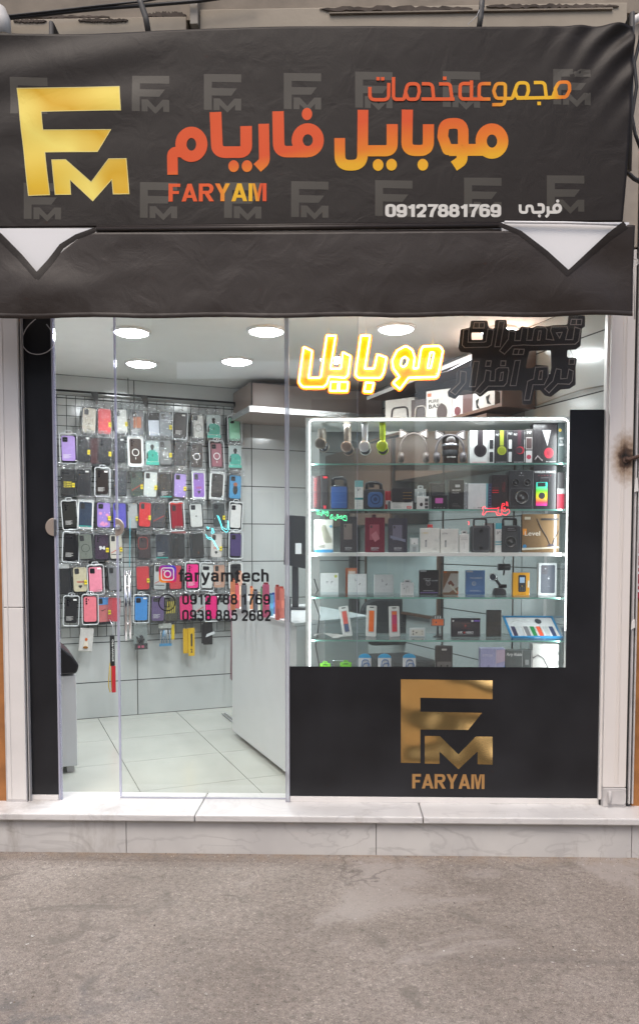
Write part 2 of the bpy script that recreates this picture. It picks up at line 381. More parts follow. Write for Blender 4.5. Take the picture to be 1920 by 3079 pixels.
# ================================================================== ground, step and slabs
def node(N, t, **k):
    n = N.new(t)
    for a, b in k.items(): setattr(n, a, b)
    return n
def ground_mat():
    m = mat('worn_concrete', (0.2, 0.18, 0.16), 0.9); N, L = m.node_tree.nodes, m.node_tree.links; b = N['Principled BSDF']
    tc = [n for n in N if n.type == 'TEX_COORD'][0]
    def noi(scale, det=6, rough=0.6, dist=0.0, vec=None):
        n = N.new('ShaderNodeTexNoise'); n.inputs['Scale'].default_value = scale; n.inputs['Detail'].default_value = det
        n.inputs['Roughness'].default_value = rough; n.inputs['Distortion'].default_value = dist
        L.new(vec or tc.outputs['Object'], n.inputs['Vector']); return n.outputs['Fac']
    def rmp(src, stops):
        c = N.new('ShaderNodeValToRGB'); L.new(src, c.inputs[0])
        while len(c.color_ramp.elements) < len(stops): c.color_ramp.elements.new(0.5)
        for e, (p, q) in zip(c.color_ramp.elements, stops): e.position = p; e.color = (*q, 1) if len(q) == 3 else q
        return c.outputs[0]
    def mix(fac, a, bb, mode='MIX'):
        x = N.new('ShaderNodeMix'); x.data_type = 'RGBA'; x.blend_type = mode
        if isinstance(fac, float): x.inputs[0].default_value = fac
        else: L.new(fac, x.inputs[0])
        for i, q in ((6, a), (7, bb)):
            if isinstance(q, tuple): x.inputs[i].default_value = (*q, 1)
            else: L.new(q, x.inputs[i])
        return x.outputs[2]
    base = rmp(noi(1.6, 8, 0.62, 0.4), [(0.3, (0.19, 0.162, 0.140)), (0.5, (0.24, 0.208, 0.182)), (0.72, (0.30, 0.264, 0.236))])
    fine = rmp(noi(260, 3, 0.7), [(0.3, (0.40,) * 3), (0.5, (1,) * 3), (0.72, (1.65,) * 3)])
    c = mix(0.75, base, fine, 'MULTIPLY')
    mid = rmp(noi(38, 6, 0.75, 0.3), [(0.33, (0.60,) * 3), (0.5, (1,) * 3), (0.7, (1.25,) * 3)])
    c = mix(0.8, c, mid, 'MULTIPLY')
    # grit
    vo = N.new('ShaderNodeTexVoronoi'); vo.inputs['Scale'].default_value = 95; L.new(tc.outputs['Object'], vo.inputs['Vector'])
    g = rmp(vo.outputs['Distance'], [(0.12, (0.42,) * 3), (0.22, (1,) * 3)])
    c = mix(rmp(noi(5, 3), [(0.45, (0, 0, 0)), (0.6, (0.7,) * 3)]), c, mix(1.0, c, g, 'MULTIPLY'))
    v3 = N.new('ShaderNodeTexVoronoi'); v3.inputs['Scale'].default_value = 150; L.new(tc.outputs['Object'], v3.inputs['Vector'])
    sp3 = N.new('ShaderNodeSeparateColor'); L.new(v3.outputs['Color'], sp3.inputs[0])
    c = mix(0.45, c, rmp(sp3.outputs[0], [(0.0, (0.35,) * 3), (0.10, (0.75,) * 3), (0.5, (1.0,) * 3), (0.9, (1.15,) * 3), (1.0, (1.9,) * 3)]), 'MULTIPLY')
    # pale worn cement patches, dark oily patches
    c = mix(rmp(noi(1.1, 10, 0.66, 0.5), [(0.53, (0,) * 3), (0.60, (0.7,) * 3)]), c, (0.33, 0.295, 0.27))
    sep = N.new('ShaderNodeSeparateXYZ'); L.new(tc.outputs['Object'], sep.inputs[0])
    def lin(src, a, bb):
        r = N.new('ShaderNodeMapRange'); r.inputs[1].default_value = a; r.inputs[2].default_value = bb; L.new(src, r.inputs[0]); r.clamp = True; return r.outputs[0]
    def mul(a, bb):
        q = N.new('ShaderNodeMath'); q.operation = 'MULTIPLY'; L.new(a, q.inputs[0])
        if isinstance(bb, float): q.inputs[1].default_value = bb
        else: L.new(bb, q.inputs[1])
        return q.outputs[0]
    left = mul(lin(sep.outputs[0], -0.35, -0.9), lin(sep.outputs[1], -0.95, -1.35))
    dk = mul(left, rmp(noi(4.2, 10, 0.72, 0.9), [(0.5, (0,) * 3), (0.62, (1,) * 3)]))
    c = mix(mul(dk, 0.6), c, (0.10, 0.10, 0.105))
    dk2 = rmp(noi(3.1, 9, 0.7, 1.2), [(0.58, (0,) * 3), (0.66, (0.6,) * 3)])
    c = mix(dk2, c, (0.13, 0.115, 0.10))
    # faint darker seam across the street
    wv = N.new('ShaderNodeMath'); wv.operation = 'ADD'; wv.inputs[1].default_value = 1.12; L.new(sep.outputs[1], wv.inputs[0])
    n3 = N.new('ShaderNodeMath'); n3.operation = 'MULTIPLY_ADD'; n3.inputs[1].default_value = 0.16; L.new(noi(2.2, 5), n3.inputs[0]); L.new(wv.outputs[0], n3.inputs[2])
    ab = N.new('ShaderNodeMath'); ab.operation = 'SUBTRACT'; ab.inputs[1].default_value = 0.08; L.new(n3.outputs[0], ab.inputs[0])
    ab2 = N.new('ShaderNodeMath'); ab2.operation = 'ABSOLUTE'; L.new(ab.outputs[0], ab2.inputs[0])
    c = mix(mul(mul(lin(ab2.outputs[0], 0.03, 0.0), lin(sep.outputs[0], 0.1, 0.7)), 0.4), c, (0.12, 0.105, 0.10))
    # dust where wall and ground meet
    c = mix(mul(lin(sep.outputs[1], -0.30, -0.19), rmp(noi(14, 6), [(0.38, (0,) * 3), (0.6, (0.8,) * 3)])), c, (0.25, 0.19, 0.14))
    # white paint and lime flecks
    vf = N.new('ShaderNodeTexVoronoi'); vf.inputs['Scale'].default_value = 13; L.new(tc.outputs['Object'], vf.inputs['Vector'])
    fl = mul(rmp(vf.outputs['Distance'], [(0.07, (1,) * 3), (0.11, (0,) * 3)]), rmp(noi(2.3, 5, 0.6), [(0.56, (0,) * 3), (0.64, (1,) * 3)]))
    fl = mul(fl, rmp(noi(120, 3), [(0.45, (0,) * 3), (0.55, (1,) * 3)]))
    c = mix(fl, c, (0.62, 0.60, 0.58))
    # thin cracks
    vc = N.new('ShaderNodeTexVoronoi'); vc.feature = 'DISTANCE_TO_EDGE'; vc.inputs['Scale'].default_value = 0.9
    mp = N.new('ShaderNodeVectorMath'); mp.operation = 'ADD'; nn = N.new('ShaderNodeTexNoise'); nn.inputs['Scale'].default_value = 5; nn.inputs['Detail'].default_value = 8
    L.new(tc.outputs['Object'], nn.inputs['Vector']); sc_ = N.new('ShaderNodeVectorMath'); sc_.operation = 'SCALE'; sc_.inputs['Scale'].default_value = 0.5
    L.new(nn.outputs['Color'], sc_.inputs[0]); L.new(tc.outputs['Object'], mp.inputs[0]); L.new(sc_.outputs[0], mp.inputs[1]); L.new(mp.outputs[0], vc.inputs['Vector'])
    cr = mul(rmp(vc.outputs['Distance'], [(0.0, (1,) * 3), (0.014, (0,) * 3)]), rmp(noi(1.5, 2), [(0.50, (0,) * 3), (0.58, (0.6,) * 3)]))
    c = mix(cr, c, (0.09, 0.08, 0.07))
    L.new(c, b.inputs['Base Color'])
    bp = N.new('ShaderNodeBump'); bp.inputs['Strength'].default_value = 0.55; bp.inputs['Distance'].default_value = 0.004
    s1 = N.new('ShaderNodeMath'); s1.operation = 'ADD'; L.new(noi(170, 4, 0.7), s1.inputs[0]); L.new(noi(24, 6, 0.7), s1.inputs[1])
    L.new(s1.outputs[0], bp.inputs['Height']); L.new(bp.outputs[0], b.inputs['Normal'])
    return m
def stone_mat(name, a, b_, vein, stain=0.0, rough=0.35, vs=2.2):
    m = mat(name, a, rough); N, L = m.node_tree.nodes, m.node_tree.links; b = N['Principled BSDF']; tc = [n for n in N if n.type == 'TEX_COORD'][0]
    n1 = N.new('ShaderNodeTexNoise'); n1.inputs['Scale'].default_value = 3.5; n1.inputs['Detail'].default_value = 9; L.new(tc.outputs['Object'], n1.inputs['Vector'])
    c1 = N.new('ShaderNodeValToRGB'); c1.color_ramp.elements[0].position = 0.35; c1.color_ramp.elements[0].color = (*a, 1)
    c1.color_ramp.elements[1].position = 0.65; c1.color_ramp.elements[1].color = (*b_, 1); L.new(n1.outputs['Fac'], c1.inputs[0])
    n2 = N.new('ShaderNodeTexNoise'); n2.inputs['Scale'].default_value = vs; n2.inputs['Detail'].default_value = 7; n2.inputs['Distortion'].default_value = 1.6
    mp = N.new('ShaderNodeMapping'); mp.inputs['Rotation'].default_value = (0.3, 0.9, 0.6); mp.inputs['Scale'].default_value = (1, 1.6, 2.5)
    L.new(tc.outputs['Object'], mp.inputs[0]); L.new(mp.outputs[0], n2.inputs['Vector'])
    c2 = N.new('ShaderNodeValToRGB'); e = c2.color_ramp.elements; e[0].position = 0.47; e[0].color = (0, 0, 0, 1); e[1].position = 0.5; e[1].color = (1, 1, 1, 1)
    x = e.new(0.53); x.color = (0, 0, 0, 1); L.new(n2.outputs['Fac'], c2.inputs[0])
    n4 = N.new('ShaderNodeTexNoise'); n4.inputs['Scale'].default_value = 4; L.new(tc.outputs['Object'], n4.inputs['Vector'])
    mu = N.new('ShaderNodeMath'); mu.operation = 'MULTIPLY'; L.new(c2.outputs[0], mu.inputs[0]); L.new(n4.outputs['Fac'], mu.inputs[1])
    mx = N.new('ShaderNodeMix'); mx.data_type = 'RGBA'; L.new(mu.outputs[0], mx.inputs[0]); L.new(c1.outputs[0], mx.inputs[6]); mx.inputs[7].default_value = (*vein, 1)
    out = mx.outputs[2]
    if stain:
        n5 = N.new('ShaderNodeTexNoise'); n5.inputs['Scale'].default_value = 2.6; n5.inputs['Detail'].default_value = 10; n5.inputs['Roughness'].default_value = 0.7
        mp2 = N.new('ShaderNodeMapping'); mp2.inputs['Scale'].default_value = (1.6, 1, 0.45); mp2.inputs['Location'].default_value = (3.1, 0, 0); L.new(tc.outputs['Object'], mp2.inputs[0]); L.new(mp2.outputs[0], n5.inputs['Vector'])
        c5 = N.new('ShaderNodeValToRGB'); c5.color_ramp.elements[0].position = 0.56; c5.color_ramp.elements[0].color = (0, 0, 0, 1); c5.color_ramp.elements[1].position = 0.78; c5.color_ramp.elements[1].color = (stain,) * 3 + (1,)
        L.new(n5.outputs['Fac'], c5.inputs[0]); m3 = N.new('ShaderNodeMix'); m3.data_type = 'RGBA'; L.new(c5.outputs[0], m3.inputs[0]); L.new(out, m3.inputs[6]); m3.inputs[7].default_value = (0.20, 0.16, 0.12, 1); out = m3.outputs[2]
    L.new(out, b.inputs['Base Color']); return m

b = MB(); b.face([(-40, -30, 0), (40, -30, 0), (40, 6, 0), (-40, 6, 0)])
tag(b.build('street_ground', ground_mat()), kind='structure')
FZ = 0.20                                     # shop floor
M_marble = stone_mat('white_marble', (0.58, 0.57, 0.56), (0.68, 0.67, 0.66), (0.50, 0.49, 0.49), 0.6)
M_riser = stone_mat('grey_marble', (0.52, 0.51, 0.50), (0.62, 0.61, 0.59), (0.42, 0.41, 0.40), 0.75, 0.5, 1.7)
M_cement = mat('cement', (0.25, 0.22, 0.19), 0.9, bump=0.4, bscale=120, var=0.25, vscale=9)
step = tag(boxobj('entrance_step', M_cement, -2.6, 2.6, -0.165, 0.08, 0, FZ - 0.035), kind='structure')
def slab(name, m, poly, z0, z1, parent, bev=0.003):
    b_ = MB(); b_.prism(poly, z0, z1, axis='z'); return b_.build(name, m, parent, bevel=bev)
xr = [-2.6, at(380, 2510, -0.18).x, at(1130, 2510, -0.18).x, at(1897, 2520, -0.18).x, 2.6]
for i in range(4):
    boxobj('riser_slab', M_riser, xr[i] + 0.0015, xr[i + 1] - 0.0015, -0.182, -0.165, -0.01, FZ - 0.036, step, 0.0015)
# sill slabs with slanted joints
j1, j1b = atz(628, 2378, FZ + .004), atz(590, 2443, FZ + .004); j2 = atz(1258, 2413, FZ + .004)
Y0s, Y1s = -0.215, 0.135
g = 0.002
def jx(a, bq, y): t = (y - bq.y) / (a.y - bq.y); return bq.x + (a.x - bq.x) * t
polys = [[(-2.6, Y0s), (jx(j1, j1b, Y0s) - g, Y0s), (jx(j1, j1b, Y1s) - g, Y1s), (-2.6, Y1s)],
         [(jx(j1, j1b, Y0s) + g, Y0s), (j2.x - g, Y0s), (j2.x - g, Y1s), (jx(j1, j1b, Y1s) + g, Y1s)],
         [(j2.x + g, Y0s), (2.6, Y0s), (2.6, Y1s), (j2.x + g, Y1s)]]
for p in polys: slab('marble_slab', M_marble, p, FZ - 0.03, FZ + 0.004, step, 0.006)

# ================================================================== inside of the shop (skewed against the front)
M_tile = mat('glossy_wall_tile', (0.465, 0.485, 0.478), 0.12, var=0.05, vscale=2.5)
M_grout = mat('dark_grout', (0.02, 0.02, 0.022), 0.8)
M_floor = mat('glossy_floor_tile', (0.40, 0.41, 0.37), 0.16, var=0.05, vscale=3)
M_ceil = mat('ceiling_paint', (0.74, 0.75, 0.73), 0.8, var=0.02)
M_paint = mat('wall_paint', (0.6, 0.6, 0.58), 0.8)
CZ = 2.78
YF = 0.06
def wallgrid(name, plane):
    """back wall: along u at v=V0; right wall: along v at u=UR. tiles of 0.9 x 0.305 with dark joints"""
    root = link(name, None); tag(root, kind='structure')
    if plane == 'back':
        a0, a1 = -3.1, UR; u414 = U(atv(414, 2050)); u757 = U(atv(757, 1500)); wt = (u757 - u414); starts = [u757 + k * wt for k in range(-5, 5)]
    else:
        a0, a1 = V(at(1815, 1500, YF)) - 0.3, V0; v1 = V(atu(1541, 1500)); v2 = V(atu(1328, 1500)); wt = 0.9; starts = [v2 + k * wt for k in range(-4, 5)]
    zz = [FZ, FZ + 0.275] + [FZ + 0.275 + 0.305 * k for k in range(1, 9)]
    zz = [z for z in zz if z < CZ] + [CZ]
    gap = 0.0035
    for s_ in starts:
        for k in range(len(zz) - 1):
            x0, x1 = max(s_ + gap, a0), min(s_ + wt - gap, a1 - 0.002)
            if x1 - x0 < 0.02: continue
            z0, z1 = zz[k] + gap, zz[k + 1] - gap
            if plane == 'back': P = [uvz(x0, V0, z0), uvz(x1, V0, z0), uvz(x1, V0, z1), uvz(x0, V0, z1)]; off = VD * 0.008
            else:
                # keep the wall behind the shop front
                if uvz(UR, x0, 0).y < YF:
                    t = (YF - CAM.y - UD.y * UR) / VD.y; x0 = t
                    if x1 - x0 < 0.02: continue
                P = [uvz(UR, x0, z0), uvz(UR, x1, z0), uvz(UR, x1, z1), uvz(UR, x0, z1)]; off = UD * 0.008
            b_ = MB(); Q = [p + off for p in P]
            for f in ((0, 1, 2, 3), (7, 6, 5, 4), (0, 4, 5, 1), (1, 5, 6, 2), (2, 6, 7, 3), (3, 7, 4, 0)):
                PQ = P + Q; b_.face([PQ[i] for i in f])
            b_.build('wall_tile', M_tile, root)
    b_ = MB()
    if plane == 'back': pts = [(a0, V0), (a1, V0)]; d = VD
    else:
        t = (YF - CAM.y - UD.y * UR) / VD.y; pts = [(UR, t), (UR, V0)]; d = UD
    A, B = uvz(*pts[0], FZ - .05) + d * 0.002, uvz(*pts[1], FZ - .05) + d * 0.002; C, D = B + Vector((0, 0, 2.65)), A + Vector((0, 0, 2.65))
    o = d * 0.15; ring = [A, B, C, D, A + o, B + o, C + o, D + o]
    for f in ((0, 1, 2, 3), (7, 6, 5, 4), (0, 4, 5, 1), (1, 5, 6, 2), (2, 6, 7, 3), (3, 7, 4, 0)): b_.face([ring[i] for i in f])
    b_.build('grout_bed', M_grout, root)
    return root
wallgrid('back_wall', 'back'); wallgrid('right_wall', 'right')
# left wall
XL = -1.60
pl0 = Vector((XL, YF, 0)); ul = U(pl0); 
b = MB(); A, B = uvz(ul, V(pl0), FZ - .05), uvz(ul, V0, FZ - .05)
ring = [A, B, B + Vector((0, 0, 2.6)), A + Vector((0, 0, 2.6))]; ring += [p - UD * 0.15 for p in ring]
for f in ((0, 1, 2, 3), (7, 6, 5, 4), (0, 4, 5, 1), (1, 5, 6, 2), (2, 6, 7, 3), (3, 7, 4, 0)): b.face([ring[i] for i in f])
tag(b.build('left_wall', M_paint), kind='structure')
# ceiling
b = MB(); b.prism([(-3.6, YF), (2.2, YF), (2.2, 4.6), (-3.6, 4.6)], CZ, CZ + 0.12, axis='z'); tag(b.build('ceiling', M_ceil), kind='structure')
# floor tiles
floor = tag(boxobj('floor', M_grout, -3.6, 2.4, 0.08, 4.6, 0.02, FZ - 0.006), kind='structure')
pf = atz(298, 2164, FZ); u_0 = U(pf); pq = atz(800, 2105 + 20, FZ)
v_0 = V(atz(465, 2212, FZ))
ts = 0.60
for i in range(-4, 7):
    for j in range(-7, 4):
        ua, va = u_0 + i * ts, v_0 + j * ts
        c4 = [uvz(ua + .002, va + .002, 0), uvz(ua + ts - .002, va + .002, 0), uvz(ua + ts - .002, va + ts - .002, 0), uvz(ua + .002, va + ts - .002, 0)]
        poly = clip([(p.x, p.y) for p in c4], 0, 1, Y1s + 0.002)
        poly = clip(poly, -VD.x, -VD.y, -(VD.dot(CAM) + V0 - 0.002)) if poly else poly
        poly = clip(poly, -UD.x, -UD.y, -(UD.dot(CAM) + UR - 0.002)) if poly else poly
        if len(poly) < 3: continue
        if max(p[0] for p in poly) < -3 or min(p[0] for p in poly) > 2.2: continue
        b = MB(); b.prism(poly, FZ - 0.006, FZ, axis='z'); b.build('floor_tile', M_floor, floor)

# ================================================================== front: pillars, frames, header
M_white = mat('cream_painted_metal', (0.74, 0.715, 0.69), 0.42, bump=0.15, bscale=60, var=0.05, vscale=5)
M_whited = mat('dusty_white_metal', (0.52, 0.50, 0.49), 0.5, bump=0.2, bscale=80, var=0.12, vscale=14)
M_dark = mat('dark_gap', (0.02, 0.02, 0.022), 0.8)
M_film = mat('black_film', (0.016, 0.0165, 0.019), 0.3, bump=0.02, bscale=300, spec=0.4, var=0.35, vscale=3)
M_alu = mat('satin_aluminium', (0.62, 0.62, 0.66), 0.28, 0.9)
M_lilac = mat('frosted_edge', (0.42, 0.42, 0.50), 0.35)
M_tan = mat('tan_plaster', (0.36, 0.30, 0.22), 0.85, bump=0.3, bscale=70, var=0.15, vscale=6)
M_orange = mat('orange_brown_wall', (0.36, 0.15, 0.045), 0.65, bump=0.2, bscale=30, var=0.3, vscale=7)
M_cabw0 = mat('white_jamb', (0.55, 0.54, 0.52), 0.5)
M_header = mat('header_board', (0.45, 0.44, 0.42), 0.7)
# everything above and beside the shop front
xr1 = (at(1905, 960, -0.045).x + at(1884, 2390, -0.045).x) / 2
bld = thing('shop_building', 'plastered building front around the shop, orange brown wall strips at both edges', 'building', (0, 0, 0))
boxobj('wall', M_tan, -2.9, at(5, 960, -0.02).x, -0.02, 0.3, 1.851, 5.2, bld); boxobj('wall', M_orange, -2.9, at(27, 2390, -0.025).x, -0.025, 0.3, 0.0, 1.85, bld)
boxobj('wall', M_tan, xr1 + 0.036, 2.9, -0.02, 0.3, 1.851, 5.2, bld); boxobj('wall', M_orange, xr1 + 0.036, 2.9, -0.025, 0.3, 0.0, 1.85, bld)
boxobj('header', M_header, -1.83, 1.72, 0.062, 0.3, CZ + 0.02, 5.2, bld)
boxobj('header_edge', M_header, -1.83, 1.72, 0.0, 0.06, CZ - 0.0, 4.0, bld)
_t = (YF - CAM.y - UD.y * UR) / VD.y; _jx = uvz(UR, _t, 0).x
boxobj('jamb', M_cabw0, _jx - 0.012, 1.66, 0.030, 0.16, FZ, CZ - 0.001, bld)
boxobj('jamb', M_cabw0, -1.68, XL + 0.02, 0.030, 0.16, FZ, CZ - 0.001, bld)

def colx(px_top, px_bot, y=0.0, yt=960, yb=2390):
    return at(px_top, yt, y).x, at(px_bot, yb, y).x
ZT = at(960, 940, 0).z + 0.02; ZB = FZ + 0.004
PX = lambda px, py, y=0.0: at(px, py, y).x
# left shutter rail cover
xl1 = (PX(50, 960, -0.045) + PX(82, 2390, -0.045)) / 2
lp = thing('shutter_rail', 'wide cream metal shutter rail left of the black glass panel', 'shutter rail', (xl1 - 0.05, -0.015, ZB))
M_stain = M_white
boxobj('cover', M_white, -0.048, 0.05, -0.03, 0.02, 0.012, 1.0, lp, 0.003); boxobj('cover', M_white, -0.048, 0.05, -0.03, 0.02, 1.003, 2.75, lp, 0.003)
boxobj('bead', M_white, -0.030, -0.026, -0.033, -0.028, 0.014, 2.75, lp)
boxobj('foot', M_whited, -0.052, 0.052, -0.028, 0.02, 0.0, 0.012, lp)
boxobj('dark_channel', M_dark, 0.0505, 0.057, -0.006, 0.02, 0.0, 2.75, lp); boxobj('track', M_whited, 0.0572, 0.062, -0.016, 0.02, 0, 2.75, lp, 0.001)
boxobj('outer_flange', M_whited, -0.056, -0.049, -0.026, 0.02, 0.0, 2.75, lp)
# right shutter rail cover with seam, beads, bolt stain
M_white2 = mat('weathered_cream_metal', (0.74, 0.70, 0.665), 0.45, bump=0.2, bscale=50)
def add_stain(m, c, r, squeeze=(1.0, 1.0, 0.55)):
    N, L = m.node_tree.nodes, m.node_tree.links; b_ = N['Principled BSDF']; tc = [n for n in N if n.type == 'TEX_COORD'][0]
    mp = N.new('ShaderNodeMapping'); mp.vector_type = 'POINT'; L.new(tc.outputs['Object'], mp.inputs[0])
    mp.inputs['Location'].default_value = (-c[0], -c[1] * 0, -c[2] * squeeze[2]); mp.inputs['Scale'].default_value = (1, 0, squeeze[2])
    ln = N.new('ShaderNodeVectorMath'); ln.operation = 'LENGTH'; L.new(mp.outputs[0], ln.inputs[0])
    no = N.new('ShaderNodeTexNoise'); no.inputs['Scale'].default_value = 45; no.inputs['Detail'].default_value = 6; L.new(tc.outputs['Object'], no.inputs['Vector'])
    ma = N.new('ShaderNodeMath'); ma.operation = 'MULTIPLY_ADD'; ma.inputs[1].default_value = r * 0.9; L.new(no.outputs['Fac'], ma.inputs[0]); L.new(ln.outputs['Value'], ma.inputs[2])
    cr = N.new('ShaderNodeValToRGB'); mr = N.new('ShaderNodeMapRange'); mr.inputs[1].default_value = 0; mr.inputs[2].default_value = r * 2.4; L.new(ma.outputs[0], mr.inputs[0]); L.new(mr.outputs[0], cr.inputs[0])
    col = b_.inputs['Base Color'].default_value[:]
    e = cr.color_ramp.elements; e[0].position = 0.28; e[0].color = (0.02, 0.015, 0.012, 1); e[1].position = 0.95; e[1].color = col
    x = e.new(0.45); x.color = (0.12, 0.07, 0.045, 1); x = e.new(0.6); x.color = (0.42, 0.32, 0.24, 1)
    L.new(cr.outputs[0], b_.inputs['Base Color'])
xr0 = (PX(1835, 960, -0.045) + PX(1812, 2390, -0.045)) / 2; xr1 = (PX(1905, 960, -0.045) + PX(1884, 2390, -0.045)) / 2
rp = thing('shutter_rail', 'wide cream metal shutter rail right of the display window, with a scorched rusty bolt', 'shutter rail', (xr0, -0.015, ZB), group=None)
W = xr1 - xr0
bz = at(1870, 1382, -0.045).z - ZB
add_stain(M_white2, (W - 0.035, 0, bz + 0.01), 0.045)
boxobj('cover', M_white2, 0, W, -0.03, 0.02, 0.10, 2.75, rp, 0.003)
boxobj('lock_foot', M_whited, 0.002, W + 0.0, -0.035, 0.02, 0.0, 0.098, rp, 0.004)
bb = MB(); bb.prism(rrect(0.02, W - 0.004, 0.018, 0.085, 0.014), -0.043, -0.035); bb.cyl((0.03, -0.049, 0.02), (0.03, -0.049, 0.085), 0.007); bb.build('latch', M_whited, rp)
for k, (xx, w_) in enumerate(((W * 0.50, 0.003), (W * 0.60, 0.003), (W * 0.65, 0.002))): boxobj('bead', M_white2, xx, xx + w_, -0.033, -0.029, 0.12, 2.75, rp)
boxobj('dark_channel', M_dark, -0.006, -0.001, -0.003, 0.02, 0, 2.75, rp)
for k, (a_, c_, q, mm) in enumerate(((0.002, 0.008, -0.03, M_dark), (0.009, 0.016, -0.045, M_whited), (0.017, 0.026, -0.027, M_dark), (0.027, 0.034, -0.04, M_whited))):
    boxobj('side_track', mm, W + a_, W + c_, q, 0.03, 0.02, 4.2, rp)
bb = MB(); xb = W - 0.034; bb.tube([(xb, -0.035, bz), (xb + 0.01, -0.047, bz), (xb + 0.05, -0.05, bz + 0.012), (xb + 0.12, -0.05, bz + 0.022)], 0.009, 10)
bb.cyl((xb - .001, -0.037, bz), (xb + 0.001, -0.03, bz), 0.016, 12)
bb.build('bolt', mat('rust', (0.10, 0.06, 0.045), 0.85, bump=0.6, bscale=150, var=0.4, vscale=60), rp)
bb = MB(); bb.prism([(W + .002, 0.9), (W + .02, 0.91), (W + .018, 0.95), (W + .004, 0.94)], -0.052, -0.045); bb.build('tape_scrap', M_white, rp)
bb = MB(); bb.prism([(W + .004, bz - .16), (W + .022, bz - .155), (W + .016, bz - .09), (W + .006, bz - .1)], -0.052, -0.045); bb.build('tape_scrap', M_white, rp)
# cream rail carries on above behind the banner, its shade painted as tan
boxobj('post', mat('shaded_cream_metal', (0.42, 0.36, 0.29), 0.5, var=0.1, vscale=10), W * 0.1, W + 0.001, -0.03, 0.03, 2.76, 4.4, rp, 0.003)

# ------------------------------------------------ glass front
M_glass = glassy('window_glass', (0.955, 0.97, 0.965), 0.0, 1.1, 0.018, (0.75, 0.74, 0.72))
def pane(name, label, x0, x1, z0, z1, y, t=0.008, edge=True):
    r = thing(name, label, 'glass pane' if 'door' not in name else 'glass door', ((x0 + x1) / 2, y, z0)); h = (x1 - x0) / 2
    b_ = MB(); b_.box(-h + 0.002, h - 0.002, 0, t, 0.001, z1 - z0); b_.build('glass', M_glass, r)
    return r, h
# left fixed pane: black filmed strip and a clear strip
xa, xb_, xc = (PX(62, 960) + PX(92, 2380)) / 2, (PX(150, 960) + PX(181, 2380)) / 2, (PX(163, 960) + PX(188, 2380)) / 2
lf = thing('side_panel', 'narrow black filmed glass panel at the far left with a half round lock', 'glass panel', (xa, 0, ZB))
boxobj('film', M_film, 0.0, xb_ - xa, -0.002, 0.008, 0.028, 2.6, lf)
boxobj('base_bar', M_white, 0.0, xb_ - xa, -0.01, 0.012, 0.0, 0.026, lf, 0.002)
boxobj('glass_edge', M_lilac, xb_ - xa + 0.0005, xb_ - xa + 0.010, -0.006, 0.012, 0.0, 2.6, lf, 0.002)
boxobj('edge_seal', glassy('edge_seal', (0.78, 0.78, 0.86), 0.1, 1.5, 0.25, (0.7, 0.7, 0.8)), xb_ - xa + 0.0105, xc - xa, -0.006, 0.012, 0.0, 2.6, lf)
M_brass = mat('satin_nickel', (0.52, 0.43, 0.36), 0.38, 0.55)
def lockhalf(root, cx, cz, r, side, y):
    """half-round clamp lock"""
    n = 14; pts = [(cx, cz - r)] + [(cx + side * r * 0.95 * math.sin(math.pi * i / n), cz - r * math.cos(math.pi * i / n)) for i in range(n + 1)] + [(cx, cz + r)]
    if side < 0: pts = pts[::-1]
    b_ = MB(); b_.prism(pts, y - 0.012, y); o = b_.build('lock_plate', M_brass, root, bevel=0.003)
    return o
zl = at(150, 1585, 0).z - ZB
lk = lockhalf(lf, xb_ - xa + 0.002, zl, 0.046, -1, -0.002)
boxobj('strike', mat('steel', (0.4, 0.4, 0.42), 0.3, 1.0), xb_ - xa + 0.002, xb_ - xa + 0.016, -0.016, -0.004, zl - 0.042, zl + 0.042, lf, 0.002)
# sliding door
xd0, xd1 = (PX(342, 960, .03) + PX(361, 2390, .03)) / 2, PX(1073, 1500, .03)
dr = thing('sliding_door', 'clear frameless glass sliding door standing half open behind the shop window', 'glass door', (xd0, 0.026, ZB))
DW = xd1 - xd0; DZ = 2.6
boxobj('glass', M_glass, 0.011, DW, 0, 0.009, 0.010, DZ, dr)
boxobj('glass_edge', glassy('door_edge', (0.80, 0.80, 0.90), 0.1, 2.0, 0.35, (0.75, 0.75, 0.88)), 0.0, 0.009, -0.003, 0.012, 0.012, DZ, dr)
boxobj('glass_edge', glassy('door_edge'), DW + 0.0005, DW + 0.002, 0, 0.009, 0.010, DZ, dr)
boxobj('bottom_edge', M_lilac, 0.0, DW, 0.002, 0.007, 0.002, 0.008, dr)
lk2 = lockhalf(dr, 0.0, at(360, 1585, .02).z - ZB, 0.046, 1, -0.0035)
zc = at(360, 1585, .02).z - ZB
bb = MB(); bb.lathe([(0.0, -0.034), (0.006, -0.034), (0.007, -0.026), (0.012, -0.024), (0.014, -0.016)], 18, c=(0.013, 0, zc), axis='y'); bb.build('lock_cylinder', M_alu, lk2)
# chrome pull handle (two tubes)
hx = at(380, 1800, .0).x - xd0; hz0 = at(380, 1925, 0).z - ZB; hz1 = at(380, 1715, 0).z - ZB
hd = MB(); M_chrome = mat('chrome', (0.75, 0.75, 0.76), 0.12, 1.0)
for dx in (0.0, 0.021): hd.cyl((hx + dx, -0.035, hz0 + (0.01 if dx else 0)), (hx + dx, -0.035, hz1), 0.0075, 14)
for zz_ in (hz0 + 0.085, hz1 - 0.08): hd.cyl((hx + 0.01, -0.035, zz_), (hx + 0.01, 0, zz_), 0.006, 10); hd.cyl((hx, -0.035, zz_), (hx + 0.021, -0.035, zz_), 0.004, 8)
hd.build('pull_handle', M_chrome, dr)
for zz_ in (hz0 + 0.085, hz1 - 0.08):
    bb = MB(); bb.lathe([(0, -0.046), (0.006, -0.044), (0.008, -0.037), (0.007, -0.03)], 12, c=(hx + 0.011, 0, zz_), axis='y'); bb.build('handle_stud', M_chrome, dr)
